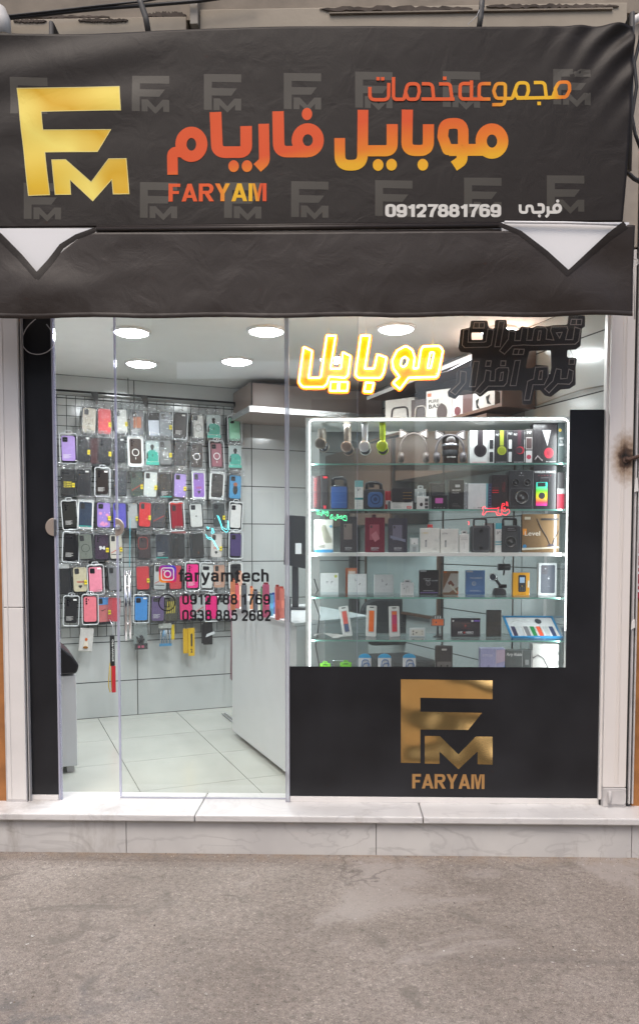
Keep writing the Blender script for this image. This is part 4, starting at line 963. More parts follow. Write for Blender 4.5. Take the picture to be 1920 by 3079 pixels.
# poster at the right edge
pa, pb = at(1904, 1635, -0.035), at(1975, 1800, -0.035)
po = thing('wall_poster', 'red and white paper poster on the wall at the right edge', 'poster', (pa.x, -0.035, pb.z))
wq, hq = pb.x - pa.x, pa.z - pb.z
boxobj('sheet', mat('poster_red', (0.40, 0.035, 0.06), 0.6), 0, wq, 0, 0.002, 0, hq, po)
bb = MB()
for i in range(7):
    z_ = hq * (0.12 + 0.11 * i); bb.box(0.004, 0.03 - 0.003 * (i % 3), -0.001, -0.0002, z_, z_ + hq * 0.045); bb.box(0.036, wq * 0.9, -0.001, -0.0002, z_, z_ + hq * 0.05)
bb.build('print', M_pw, po)
# ================================================================== ceiling lamps
M_lamp = emi('lamp_glow', (0.95, 0.98, 1.0), 28.0)
M_rim = mat('lamp_rim', (0.75, 0.75, 0.74), 0.4)
lamps = [(395, 995, 'nearest lamp at the left of the ceiling'), (800, 992, 'nearest lamp above the door, beside the glass fin'),
         (425, 1090, 'second lamp from the front at the left'), (712, 1083, 'second lamp from the front, above the grid wall'),
         (1190, 985, 'lamp behind the yellow neon sign')]
def lamp(p, lab, e=8.5, sp=135):
    t = thing('ceiling_lamp', 'round lit ceiling lamp, ' + lab, 'ceiling lamp', (p.x, p.y, CZ), 0, 'round lamps set in the shop ceiling')
    b_ = MB(); b_.lathe([(0.115, 0.0), (0.115, -0.010), (0.103, -0.016), (0.099, -0.012)], 28); b_.build('rim', M_rim, t)
    b_ = MB(); b_.lathe([(0.099, -0.010), (0.07, -0.024), (0.0, -0.026)], 28); b_.build('diffuser', M_lamp, t)
    d = bpy.data.lights.new('lamp_light', 'AREA'); d.shape = 'DISK'; d.size = 0.17; d.energy = e; d.spread = math.radians(sp); d.color = (0.93, 0.97, 1.0)
    l = bpy.data.objects.new('lamp_light', d); sc.collection.objects.link(l); l.parent = t; l.location = (0, 0, -0.032)
pp = [atz(x, y, CZ) for x, y, _ in lamps]
for p, (_, y_, lab) in zip(pp, lamps): lamp(p, lab, *((10.5, 168) if y_ < 1000 else (6.0, 128)))
# unseen lamp added to brighten the right wall, then the second row carries on
lamp(atz(1500, 992, CZ), 'added unseen at the right to brighten the wall', 15.0, 175)
du = pp[3] - pp[2]
for k, lab in ((1, 'behind the dark dotted sign'),):
    q = pp[3] + du * 1.0; lamp(q, 'third along the second row, ' + lab, 6.0)

# ================================================================== counter, stool, bulkhead, back office
M_lam = mat('white_laminate', (0.62, 0.63, 0.64), 0.22, var=0.02)
M_blk = mat('black_leather', (0.015, 0.015, 0.017), 0.35, bump=0.2, bscale=120)
cq = atz(699, 2196, FZ + 0.03); cu0, cv0 = U(cq), V(cq)
ctop = 1.10
vf = (YF + 0.45 - CAM.y - UD.y * (cu0 + 0.5)) / VD.y
cn = thing('counter', 'white laminate shop counter running back from the display window', 'counter', uvz(cu0, cv0, FZ), RA)
# local x = u, y = v ; counter runs towards -y
LEN = cv0 - (V(at(900, 2300, 0.10)) - 0.15)
LEN2 = cv0 - V(atz(868, 2325, FZ)) + 0.25
bb = MB()
poly = [(0, 0), (0, -LEN2), (0.55, -LEN2 + 0.24), (0.55, 0)]
bb.prism(poly, 0.03, ctop - FZ - 0.02, axis='z'); bb.build('body', M_lam, cn, bevel=0.002)
bb = MB(); bb.prism([(-0.012, 0.008), (-0.012, -LEN2 - 0.005), (0.56, -LEN2 + 0.245), (0.56, 0.008)], ctop - FZ - 0.018, ctop - FZ, axis='z'); bb.build('top', M_lam, cn, bevel=0.002)
bb = MB(); bb.prism([(0.05, -0.04), (0.05, -LEN2 + 0.05), (0.5, -LEN2 + 0.28), (0.5, -0.04)], 0.0, 0.029, axis='z'); bb.build('plinth', M_dark, cn)
# two rails lying on the floor behind the counter's corner
for k, (a_, c_) in enumerate((((668, 2146), (699, 2170)), ((676, 2144), (702, 2163)))):
    A, B = atz(*a_, FZ + 0.008), atz(*c_, FZ + 0.008); bb = MB(); bb.tube([Vector((0, 0, 0)), (B - A) * 1.6], 0.006, 8)
    tag(bb.build('floor_rail', M_alu, None, A), ('outer' if k == 0 else 'inner') + ' thin metal rail lying on the floor beside the counter', 'rail')
# padded stool at the left
p0 = atz(236, 2322, FZ); 
st = thing('padded_bench', 'white box bench with a black padded seat at the left edge inside', 'bench', (p0.x, p0.y, FZ), RA)
sx = 0.50
s2 = (4.3) / F
zt0 = at(228, 2030, p0.y).z - FZ; zt1 = at(228, 1930, p0.y).z - FZ
boxobj('body', M_lam, -sx, -0.003, 0.0, 0.42, 0.04, zt0, st, 0.003)
boxobj('foot', M_whited, -0.06, -0.02, 0.02, 0.06, 0.0, 0.04, st); boxobj('foot', M_whited, -0.06, -0.02, 0.34, 0.38, 0.0, 0.04, st); boxobj('foot', M_whited, -sx + .04, -sx + .08, 0.02, 0.06, 0.0, 0.04, st)
bb = MB(); n = 12; prof = [(-sx, zt0), (0.0, zt0 + 0.01), (0.012, zt0 + 0.06), (-0.02, zt0 + 0.11), (-0.12, zt1 + 0.01), (-sx, zt1 + 0.05)]
prof2 = [(p.x, p.y) for p in rpath([(a_, b_, 0.03) for a_, b_ in prof], True)]
bb.prism(prof2, -0.02, 0.44, sm=True); bb.build('seat_pad', M_blk, st, bevel=0.01)
# brown bulkhead with foil-edged ledge, along the back wall
M_brown = mat('brown_laminate', (0.11, 0.06, 0.04), 0.35, var=0.15, vscale=4)
M_brown2 = mat('dark_brown_laminate', (0.045, 0.030, 0.025), 0.35, var=0.15, vscale=4)
M_foil = mat('foil_tape', (0.7, 0.7, 0.7), 0.2, 0.9, bump=1.0, bscale=90)
M_led_under = mat('pale_soffit', (0.34, 0.27, 0.235), 0.5)
dv1 = 0.50
q = atv(756, 1116, dv1); ub = U(q)
bh = thing('bulkhead_cupboard', 'brown overhead cupboard on a foil edged ledge above the right end of the back wall', 'cupboard', uvz(ub, V0 - dv1, 2.50), RA)
L1 = UR - ub - 0.01
boxobj('body', mat('greyed_brown_laminate', (0.21, 0.16, 0.14), 0.3, var=0.1, vscale=4), 0, L1, 0, dv1 - 0.012, 0.03, 0.235, bh)
boxobj('corner_strip', M_dark, -0.004, 0.006, -0.005, 0.001, 0.03, 0.235, bh); boxobj('top_strip', M_dark, 0, L1, -0.004, 0.0, 0.228, 0.236, bh)
boxobj('ledge', M_led_under, -0.05, L1, -0.12, dv1 - 0.012, 0.0, 0.026, bh)
boxobj('foil_edge', M_foil, -0.054, L1, -0.126, -0.121, -0.008, 0.034, bh); boxobj('foil_edge', M_foil, -0.056, -0.051, -0.12, dv1 - 0.03, -0.008, 0.034, bh)
# brown wall shelf with boxes along the right wall
va = 3.68; us = 0.24
ws = thing('wall_shelf', 'brown open shelf unit high on the right wall behind the dotted sign', 'shelf unit', uvz(UR - us, va, 2.30), RA)
LL = V0 - dv1 - va - 0.2
boxobj('shelf', M_brown, 0, us - 0.012, 0, LL, 0, 0.018, ws); boxobj('top_board', M_brown, 0, us - 0.012, 0, LL, 0.33, 0.348, ws)
boxobj('side_panel', M_brown, 0.0, us - 0.012, -0.018, -0.001, -0.004, 0.35, ws); boxobj('edge_band', M_white, -0.004, -0.0005, -0.018, LL, 0.325, 0.352, ws)
boxobj('back', M_brown2, us - 0.02, us - 0.0125, 0, LL, 0.019, 0.329, ws)
# dark cupboard lower on the right wall
wc = thing('wall_cupboard', 'dark brown cupboard on the far right wall behind the upper display shelves', 'cupboard', uvz(UR - 0.3, 4.85, 1.67), RA)
boxobj('body', M_brown2, 0, 0.288, 0, 1.18, 0, 0.60, wc, 0.003); boxobj('door', M_brown, -0.016, -0.001, 0.004, 0.58, 0.004, 0.596, wc, 0.002); boxobj('door', M_brown, -0.016, -0.001, 0.588, 1.17, 0.004, 0.596, wc, 0.002)
# corner post
cpst = thing('corner_post', 'dark post in the far right corner of the shop', 'post', uvz(UR - 0.05, V0 - 0.05, FZ), RA); boxobj('post', M_dark, -0.03, 0.03, -0.03, 0.03, 0, 2.2, cpst, 0.002)
boxobj('body', M_brown, 0.02, 0.288, -1.1, -0.002, 0.30, 0.60, wc, 0.003)
# brown picture frame strips on the right wall (mirror)
mr_ = thing('framed_panel', 'brown framed pale panel standing against the far right wall, low behind the display', 'panel', uvz(UR - 0.03, 4.66, 1.0), RA)
boxobj('panel', mat('pale_panel', (0.35, 0.40, 0.40), 0.2), 0.0, 0.012, 0.02, 1.15, 0.02, 0.6, mr_)
for (a_, b_, c_, d_) in ((0.0, 1.17, -0.001, 0.019), (0.0, 0.019, 0.02, 0.62), (1.151, 1.17, 0.02, 0.62)): boxobj('frame', M_brown, -0.012, 0.014, a_, b_, c_, d_, mr_)
# monitor on the counter
A, B = at(846, 1548, 1.15), at(925, 1712, 1.15)
mo = thing('monitor', 'black computer monitor on the counter between the door and the display', 'monitor', ((A.x + B.x) / 2, 1.15, ctop + 0.001), math.radians(-8))
w2 = (B.x - A.x) / 2
bb = MB(); bb.prism([(-w2 + .012, B.z - ctop + 0.03), (w2, B.z - ctop), (w2, A.z - ctop - 0.01), (-w2 + 0.02, A.z - ctop)], 0, 0.03); bb.build('screen_back', mat('matt_black_plastic', (0.02, 0.022, 0.026), 0.35), mo, bevel=0.004)
boxobj('stand', _m['matt_black_plastic'], -0.02, 0.02, 0.01, 0.03, 0.012, B.z - ctop + 0.05, mo); boxobj('foot', _m['matt_black_plastic'], -0.09, 0.09, -0.06, 0.09, 0, 0.012, mo, 0.003)
boxobj('sticker', M_pw, 0.005, 0.045, -0.0012, -0.0002, B.z - ctop + 0.10, B.z - ctop + 0.17, mo)
# office chair
M_chairb = mat('black_mesh_fabric', (0.022, 0.022, 0.025), 0.55, bump=0.4, bscale=200)
pc = at(1200, 1900, 1.75)
ch = thing('office_chair', 'black padded office chair with curved arms behind the counter', 'chair', (pc.x, pc.y, FZ), math.radians(15))
def rbox3(name, w, d, h, c, m, par, bev=0.03): return boxobj(name, m, c[0] - w / 2, c[0] + w / 2, c[1] - d / 2, c[1] + d / 2, c[2] - h / 2, c[2] + h / 2, par, bev)
rbox3('seat', 0.48, 0.46, 0.09, (0, 0, 0.46), M_chairb, ch)
bb = MB(); P_ = [(x, 0.0, z) for x, z in rrect(-0.23, 0.23, 0.56, 0.92, 0.12, 6)]
bb.prism([(a_, c_) for a_, _, c_ in P_], 0.20, 0.27, sm=False); bb.build('backrest', M_chairb, ch, bevel=0.02)
for sx_ in (-1, 1):
    bb = MB(); bb.tube([p for p in [(sx_ * 0.20, 0.1, 0.45), (sx_ * 0.29, 0.08, 0.47), (sx_ * 0.31, 0.0, 0.62), (sx_ * 0.30, -0.12, 0.68), (sx_ * 0.29, -0.24, 0.66)]], 0.02, 8); bb.build('armrest', _m['matt_black_plastic'], ch)
bb = MB(); bb.cyl((0, 0, 0.08), (0, 0, 0.42), 0.03); bb.build('column', M_alu, ch)
for k in range(5):
    a_ = k * 2 * math.pi / 5; bb = MB(); bb.tube([(0, 0, 0.10), (0.28 * math.cos(a_), 0.28 * math.sin(a_), 0.055)], 0.016, 8); lg = bb.build('leg', _m['matt_black_plastic'], ch)
    bb = MB(); bb.cyl((0.28 * math.cos(a_) - 0.012, 0.28 * math.sin(a_), 0.026), (0.28 * math.cos(a_) + 0.012, 0.28 * math.sin(a_), 0.026), 0.026, 14); bb.build('castor', M_dark, lg)

# ================================================================== wire grid with phone cases on the back wall
M_wire = mat('black_wire', (0.012, 0.012, 0.013), 0.4)
DG = 0.05
gA, gB = atv(165, 1190, DG), atv(722, 1236, DG)
g0u, g1u = U(gA) - 0.25, U(atv(722, 1500, DG)); gz1, gz0 = (gA.z + gB.z) / 2 + 0.02, atv(500, 1905, DG).z
gr = thing('wire_grid', 'black wire display grid fixed to the tiled back wall, hung full of phone cases', 'display grid', uvz(g0u, V0 - DG, gz0), RA)
GW, GH = g1u - g0u, gz1 - gz0
wm = None
nv = int(GW / 0.066)
for i in range(nv + 1):
    x = GW * i / nv
    if wm is None: bb = MB(); bb.tube([(0, 0, 0), (0, 0, GH)], 0.0022, 6); o = bb.build('wire', M_wire, gr); wm = o.data
    else: o = link('wire', wm, gr)
    o.location = (x, 0, 0)
hm_ = None; nh = int(GH / 0.072)
for i in range(nh + 1):
    if hm_ is None: bb = MB(); bb.tube([(0, 0.0045, 0), (GW, 0.0045, 0)], 0.0024, 6); o = bb.build('wire', M_wire, gr); hm_ = o.data
    else: o = link('wire', hm_, gr)
    o.location = (0, 0, GH * i / nh)
bb = MB(); bb.tube([(0, -0.012, GH + 0.03), (GW, -0.012, GH + 0.03)], 0.008, 8); bb.tube([(0, -0.012, GH * 0.45), (GW, -0.012, GH * .45)], 0.005, 8); bb.build('rail', M_wire, gr)
for t in (0.33, 0.55, 0.99):
    bb = MB(); bb.prism([(GW * t - .008, GH - 0.05), (GW * t + .008, GH - 0.05), (GW * t + .012, GH + 0.035), (GW * t - 0.045, GH + 0.035)], -0.02, -0.016); bb.tube([(GW * t, -0.01, GH + .03), (GW * t, DG - 0.01, GH + .03)], 0.006); bb.build('bracket', M_wire, gr)
bb = MB(); bb.tube([(GW * 0.47, -0.012, GH + 0.03), (GW * 0.47, -0.012, GH + 0.17)], 0.003); bb.build('upright', M_wire, gr)

M_bag = glassy('clear_bag', (0.95, 0.96, 0.965), 0.10, 1.1, 0.015, (0.85, 0.87, 0.88), 0.6, 45)
M_bagc = glassy('crumpled_bag_top', (0.78, 0.80, 0.81), 0.10, 3.0, 0.07, (0.85, 0.87, 0.88), 1.0, 90)
M_box = glassy('clear_case_box', (0.90, 0.92, 0.93), 0.08, 3.0, 0.14, (0.8, 0.83, 0.85))
M_frame = mat('clear_plastic_rim', (0.55, 0.57, 0.58), 0.2)
M_lens = mat('camera_lens', (0.01, 0.01, 0.014), 0.08)
M_ring = mat('ring_white', (0.62, 0.62, 0.62), 0.3)
M_yt = mat('yellow_tag', (0.62, 0.50, 0.02), 0.5)
M_wt = mat('white_sticker', (0.68, 0.68, 0.66), 0.5)
_sh = {}
def shared(key, fn):
    if key not in _sh: _sh[key] = fn()
    return _sh[key]
CW, CHh = 0.078, 0.160
def body_mesh(): 
    b_ = MB(); b_.prism(rrect(-CW / 2, CW / 2, -CHh / 2, CHh / 2, 0.012, 4), -0.010, 0.0, sm=False); return b_.mesh('case_body', [_m['black_leather']])
def MB_spare():
    b_ = MB(); b_.prism(rrect(-.045, .045, -.094, .088, 0.01, 3), -0.010, 0.018, sm=False); return b_.mesh('spare_case', [pal(58, 60, 63, rough=.25)])
def bagmesh(seed, top):
    def f():
        r_ = random.Random(seed); b_ = MB(); nx, nz = (8, 4) if top else (5, 9); w_, z0, z1 = (0.056, 0.078, 0.122) if top else (0.051, -0.098, 0.084)
        for j in range(nz + 1):
            for i in range(nx + 1):
                a = 0.010 if top else 0.0035
                x_ = -w_ + 2 * w_ * i / nx + (r_.uniform(-.003, .003) if 0 < i < nx else r_.uniform(-.006, .006) if top else 0)
                b_.v.append((x_, -0.017 + r_.uniform(-a, a * .4), z0 + (z1 - z0) * j / nz + (r_.uniform(-.004, .008) if top and j == nz else 0)))
        for j in range(nz):
            for i in range(nx):
                k = j * (nx + 1) + i; q = (k, k + 1, k + nx + 2, k + nx + 1); b_.f.append(q); b_.mi.append(0); b_.sm.append(not top)
        return b_.mesh('bag', [M_bagc if top else M_bag])
    return shared(('bag', seed, top), f)
def rimmesh():
    b_ = MB(); P = [Vector((x, -0.014, z)) for x, z in rrect(-.050, .050, -.098, .094, .014, 4)]; b_.tube(P, 0.0035, 6, closed=True); 
    P = [Vector((x, -0.012, z)) for x, z in rrect(-.020, .020, .088, .112, .010, 3)]; b_.tube(P, 0.003, 5, closed=True); return b_.mesh('rim', [M_frame])
def hookmesh():
    b_ = MB(); b_.tube([(0, DG - .03, .10), (0, -.045, .098), (0, -.052, .104)], 0.0018, 5); return b_.mesh('hook', [M_alu])
def lensset(kind):
    def f():
        b_ = MB(); cx, cz = -CW / 2 + 0.021, CHh / 2 - 0.024
        if kind == 'square':
            b_.prism(rrect(cx - .015, cx + .015, cz - .016, cz + .016, .006, 3), -0.0125, -0.0102, 0)
            for dx, dz in ((-.006, .007), (.006, .007), (-.006, -.006), (.006, -.006)): b_.prism(disc(cx + dx, cz + dz, .0048, n=10), -0.0140, -0.0126, 1)
        elif kind == 'column':
            for k in range(3): b_.prism(disc(cx - .004, cz + .010 - .015 * k, .0055, n=12), -0.0125, -0.0102, 1)
            b_.prism(disc(cx + .008, cz + .004, .0035, n=10), -0.012, -0.0102, 1)
        elif kind == 'window':
            b_.prism(rrect(cx - .013, cx + .013, cz - .02, cz + .016, .006, 3), -0.0115, -0.0102, 0)
        else:
            b_.prism(rrect(cx - .014, cx + .03, cz - .012, cz + .014, .006, 3), -0.0120, -0.0102, 0)
            for dx in (-.006, .008, .021): b_.prism(disc(cx + dx, cz + .001, .005, n=10), -0.0135, -0.0121, 1)
        return b_.mesh('camera_module', [_m['black_leather'], M_lens])
    return shared(('lens', kind), f)
def ringmesh():
    b_ = MB(); o_, i_ = disc(0, -0.008, .0235, n=24), disc(0, -0.008, .0185, n=24)
    ring_mb(b_, o_, i_, -0.0108); b_.box(-.002, .002, -.0109, -.0104, -.052, -.040); return b_.mesh('magnet_ring', [M_ring])
ROWS = {'A': (1262, .053, 'top row'), 'B': (1350, .045, 'second row'), 'C': (1448, .033, 'third row'), 'D': (1547, .008, 'fourth row'), 'E': (1645, -.014, 'fifth row'), 'F': (1743, -.026, 'sixth row'), 'G': (1834, -.020, 'bottom case row')}
# row, px, colour, description, camera kind, flags: t yellow tag, s white sticker, r ring, b boxed rim, w white carton behind
K, DG_, = (38, 38, 42), (62, 64, 66)
CASES = [
 ('A', 268, (196, 186, 165), 'beige case with a dark line drawing', 'window', 'k'), ('A', 314, (214, 48, 58), 'plain bright red case', '', 't'), ('A', 364, (214, 212, 206), 'plain white case', 'window', 't'),
 ('A', 412, (110, 112, 116), 'smoky clear case with coppery insert', 'window', 'po'), ('A', 463, (196, 202, 214), 'shiny pale blue white case with dark top', '', 'h'), ('A', 497, (128, 134, 140), 'grey clear case', 'window', 't'),
 ('A', 541, (52, 46, 44), 'dark brown case in a rounded box', '', 'bsp'), ('A', 596, (208, 206, 200), 'white case with a black ring outline', 'square', 'R'), ('A', 642, (45, 170, 150), 'teal sports shirt figure pouch', '', 'j'), ('A', 704, (150, 214, 180), 'mint green case', 'square', 'b'),
 ('B', 206, (176, 150, 214), 'lilac case in a rounded box', 'square', 'bp'), ('B', 252, K, 'black case with four lenses', 'square', 'ts'), ('B', 290, (70, 34, 38), 'dark maroon case half hidden by its neighbour', '', 't'), ('B', 316, K, 'plain black case', 'column', 't'), ('B', 358, (40, 42, 46), 'black case behind the door edge', 'square', 's'),
 ('B', 407, (54, 44, 42), 'brown black case with white magnet ring', 'column', 'brw'), ('B', 458, (45, 170, 150), 'teal sports shirt figure pouch', '', 'j'), ('B', 497, (120, 122, 122), 'smoky clear case with white scribble', 'window', 'tx'), ('B', 542, (42, 42, 44), 'sparkling black case', '', 'g'), ('B', 591, (36, 36, 38), 'black case with white magnet ring', 'square', 'r'),
 ('B', 651, (150, 96, 108), 'dusty pink case with white ring', 'square', 'bRr'), ('B', 706, (45, 170, 150), 'teal sports shirt figure pouch', '', 'j'),
 ('C', 204, (40, 40, 40), 'black case with yellow lettering', 'wide', 'Yt'), ('C', 251, K, 'black case with two big lenses', 'wide', 's'), ('C', 308, (44, 38, 36), 'black case in a thick rounded box', 'column', 'bps'), ('C', 362, (64, 68, 74), 'charcoal case in a crumpled bag', '', 'g'), ('C', 411, (70, 84, 76), 'dark green clear case with red edge', 'window', 'te'),
 ('C', 452, (206, 210, 206), 'frosted white case', 'window', 't'), ('C', 497, (36, 36, 36), 'black case with white text and teal base', 'wide', 'pc'), ('C', 541, (168, 142, 208), 'lilac case in a bag', 'square', 't'), ('C', 597, (146, 104, 190), 'purple case on a white carton', 'window', 'wd'), ('C', 652, (40, 38, 36), 'black rugged case on a white carton', 'column', 'w'), ('C', 706, (74, 150, 196), 'sky blue case with a brown blot', 'square', 'B'),
 ('D', 210, (44, 44, 42), 'black case in a white rimmed box', 'column', 'bp'), ('D', 257, (40, 56, 78), 'navy case on a white carton', 'window', 'wc'), ('D', 312, (158, 130, 206), 'purple case with pink flowers', 'square', 'tf'), ('D', 360, (96, 88, 190), 'violet case behind the door lock', 'window', ''), ('D', 396, (176, 178, 178), 'light grey case', 'column', 't'),
 ('D', 435, (208, 40, 44), 'glossy red case', 'window', 't'), ('D', 477, (66, 66, 70), 'smoky black case', 'column', 'e'), ('D', 531, (136, 26, 40), 'dark red case in a box', 'window', 'bm'), ('D', 589, (206, 206, 202), 'white case with small round emblem', 'square', 'a'), ('D', 657, (58, 64, 64), 'dark green grey case', 'square', 't'), ('D', 707, (206, 206, 204), 'white case with small dash mark', 'square', 'b'),
 ('E', 213, (34, 34, 36), 'black case in a white rimmed box', 'wide', 'bp'), ('E', 257, (120, 126, 116), 'grey green case with dark ring', 'window', 'K'), ('E', 306, (64, 48, 66), 'plum case with number 94', 'column', '9t'), ('E', 349, (206, 200, 186), 'cream case with red and brown print', 'window', 'et'), ('E', 434, (58, 46, 48), 'black case with a red strap', 'column', 'S'), ('E', 487, (44, 50, 62), 'navy black case with teal base', 'window', 'pc'),
 ('E', 537, (34, 34, 34), 'black case with red bag header', 'square', 'm'), ('E', 595, (34, 34, 34), 'black case with small gold mark', '', 'L'), ('E', 650, (208, 202, 196), 'white case with a diamond print', 'window', 'td'), ('E', 708, (74, 62, 104), 'deep purple case', 'square', 'b'),
 ('F', 188, (36, 36, 38), 'black case with a white header card', '', 'H'), ('F', 241, (214, 204, 172), 'cream case with a diamond print', 'window', 'td'), ('F', 287, (228, 140, 160), 'pink case in a box', 'square', 'bs'), ('F', 344, (130, 130, 132), 'grey clear case behind the door edge', 'window', ''), ('F', 429, (212, 54, 62), 'red case left of the phone number', '', 't'), ('F', 481, (190, 192, 190), 'clear frosted case', 'window', 'e'),
 ('F', 527, (206, 56, 66), 'coral red case behind the app icon', '', ''), ('F', 578, (226, 46, 130), 'magenta case behind the shop lettering', 'column', 'bp'), ('F', 622, (200, 202, 200), 'white case', 'wide', 'b'), ('F', 658, (206, 160, 136), 'peach case', 'window', 'p'), ('F', 708, (44, 44, 46), 'black case with white frame', 'wide', 'bw'),
 ('G', 214, (48, 48, 50), 'black case in a white rimmed box', 'column', 'bps'), ('G', 271, (232, 128, 140), 'salmon pink case', 'column', 'b'), ('G', 313, (214, 122, 122), 'pink case with blue top and a tick mark', 'window', 'Nt'), ('G', 343, (206, 80, 90), 'red pink case behind the door edge', '', ''), ('G', 424, (72, 140, 206), 'sky blue case in a box', 'square', 'bs'),
 ('G', 474, (104, 84, 128), 'purple black case', 'wide', 'p'), ('G', 514, (66, 66, 50), 'black case with yellow squiggles', '', 'Z'), ('G', 559, (236, 40, 120), 'hot pink case', '', ''), ('G', 596, (196, 200, 198), 'pale grey case with a black clip', 'column', 'e'), ('G', 634, (232, 40, 126), 'magenta case in a box', 'window', 'b'), ('G', 673, (200, 202, 200), 'white clear case', 'window', ''), ('G', 701, (222, 130, 160), 'soft pink case at the end of the row', '', ''),
]
ORD = ['first', 'second', 'third', 'fourth', 'fifth', 'sixth', 'seventh', 'eighth', 'ninth', 'tenth', 'eleventh', 'twelfth', 'thirteenth', 'fourteenth']
cnt = {}
rc = random.Random(11)
for row, px, col, desc, cam_k, fl_ in CASES:
    y0, sl, rn = ROWS[row]; k = cnt.get(row, 0); cnt[row] = k + 1
    py = y0 + sl * (px - 204) + rc.uniform(-3, 3)
    pos = atv(px, py, DG + 0.035 + 0.014 * (k % 2) + 0.01 * rc.random())
    lab = '%s, %s from the left in the %s of the wire grid' % (desc, ORD[k], rn)
    lab = ' '.join(lab.split()[:16]) if len(lab.split()) <= 16 else '%s, %s in the grid\'s %s' % (desc, ORD[k], rn)
    c = thing('phone_case', lab, 'phone case', pos, RA, 'packed phone cases hanging on the wire grid')
    c.rotation_euler.y = math.radians(rc.uniform(-3.5, 3.5)); c.rotation_euler.z = RA + math.radians(rc.uniform(-7, 7))
    w = rc.uniform(0.94, 1.06); w *= 1.15; c.scale = (w, 1, 1.13 * rc.uniform(0.97, 1.04))
    M_c = pal(col, rough=0.3)
    j = 'j' in fl_
    if 'w' in fl_: boxobj('carton', M_wt, -.048, .048, -0.009, 0.006, -.094, .094, c, 0.001)
    if j:
        boxobj('pouch_card', pal(186, 200, 198), -.045, .045, -0.008, 0.0, -.09, .085, c); b_ = MB()
        b_.prism([(-.038, -.052), (.038, -.052), (.04, -.0), (.022, .022), (-.022, .022), (-.04, 0.0)], -.0105, -.0085, 0)
        b_.prism(disc(0, .045, .013, .016, 12), -.0105, -.0085, 1); b_.prism([(-.008, .018), (.008, .018), (.008, .035), (-.008, .035)], -.0103, -.0085, 1)
        b_.prism([(-.042, -.035), (-.030, -.035), (-.030, .008), (-.038, .0)], -.0109, -.0087, 1)
        b_.prism([(-.045, -.075), (.045, -.075), (.045, -.055), (-.045, -.055)], -.0112, -.0087, 2); b_.prism([(-.045, -.09), (.045, -.09), (.045, -.076), (-.045, -.076)], -.0112, -.0087, 1); b_.prism([(-.002, -.02), (.002, -.02), (.002, -.004), (-.002, -.004)], -.0112, -.0104, 1)
        b_.build('printed_figure', [M_c, M_dark, pal(60, 190, 168)], c)
    else:
        if rc.random() < .8 and 'w' not in fl_:
            bk = link('spare_case', shared('spare', lambda: MB_spare()), c); bk.location = (rc.uniform(-.012, .012), .014, rc.uniform(-.006, .004))
        me = shared('body', body_mesh).copy(); me.materials.clear(); me.materials.append(M_c); link('case_body', me, c)
    if cam_k and not j: link('camera_module', lensset(cam_k), c)
    if 'r' in fl_: link('magnet_ring', shared('ring', ringmesh), c)
    if 'R' in fl_ or 'K' in fl_:
        b_ = MB(); ring_mb(b_, disc(0, -.01, .026, n=24), disc(0, -.01, .023, n=24), -.0107); b_.box(-.0015, .0015, -.0108, -.0104, -.052, -.044); b_.build('ring_print', M_dark, c)
        if 'R' in fl_:
            b_ = MB(); ring_mb(b_, rrect(-.037, .037, -.078, .078, .01), rrect(-.034, .034, -.075, .075, .008), -.0107); b_.build('outline_print', M_dark, c)
    pr = MB(); mats = [M_wt, M_yt, pal(200, 60, 50), pal(40, 160, 150), M_dark, pal(230, 150, 190), pal(90, 150, 210), pal(176, 100, 60)]
    def q(x0, x1, z0, z1, mi=0, y=-.0114): pr.box(x0, x1, y, -.0102, z0, z1, mi)
    if 'p' in fl_:
        for t in range(4): q(-.030, -.030 + (.045 if t % 2 else .034), -.062 + .007 * t, -.060 + .007 * t)
    if 'h' in fl_: q(-.039, .039, .03, .08, 4)
    if 'o' in fl_: q(-.022, .024, -.03, .04, 7); q(-.01, -.004, -.04, .05, 0)
    if 'x' in fl_:
        for t in range(5): q(-.02 + .008 * t, -.017 + .008 * t, -.02 - .01 * (t % 2), -.002 + .006 * (t % 3))
        q(-.01, .02, -.05, -.047)
    if 'k' in fl_:
        pts_ = [(-.022, .02), (-.014, .042), (-.006, .026), (.006, .026), (.014, .042), (.022, .02), (.020, -.02), (.008, -.04), (-.008, -.04), (-.020, -.02)]
        P3 = [Vector((a_, -.011, b_)) for a_, b_ in pts_]; pr.tube(P3, 0.0011, 4, closed=True, mi=4); q(-.004, .004, -.026, -.016, 4)
        for s_ in (-1, 1): q(s_ * .010 - .003, s_ * .010 + .003, .002, .006, 4)
        q(-.012, .012, -.056, -.052, 4)
    if 'e' in fl_: pr.prism([(-.034, -.045), (.034, -.005), (.034, .0), (-.034, -.040)], -.0112, -.0102, 2); q(-.034, .030, -.055, -.050, 4)
    if 'd' in fl_: pr.prism([(-.012, -.045), (0, -.06), (.012, -.045), (.007, -.038), (-.007, -.038)], -.0112, -.0102, 4); q(-.02, .02, -.015, -.012, 2); q(-.02, .02, -.022, -.019, 2)
    if 'f' in fl_:
        for fx, fz in ((-.015, -.06), (.0, -.065), (.015, -.058), (-.006, -.052), (.02, .0), (-.02, .01)): pr.prism(disc(fx, fz, .010, n=8), -.0112 - .0002 * abs(fx) * 10, -.0102, 5)
    if 'c' in fl_: q(-.039, .039, -.078, -.070, 3)
    if 'm' in fl_: q(-.045, .045, .080, .094, 2, -.013)
    if 'B' in fl_: pr.prism(disc(0, -.02, .017, .034, 14), -.0112, -.0102, 4); pr.prism(disc(0, .018, .014, n=14), -.0114, -.0102, 7)
    if 'a' in fl_: pr.prism(disc(0, -.005, .005, n=10), -.0112, -.0102, 4)
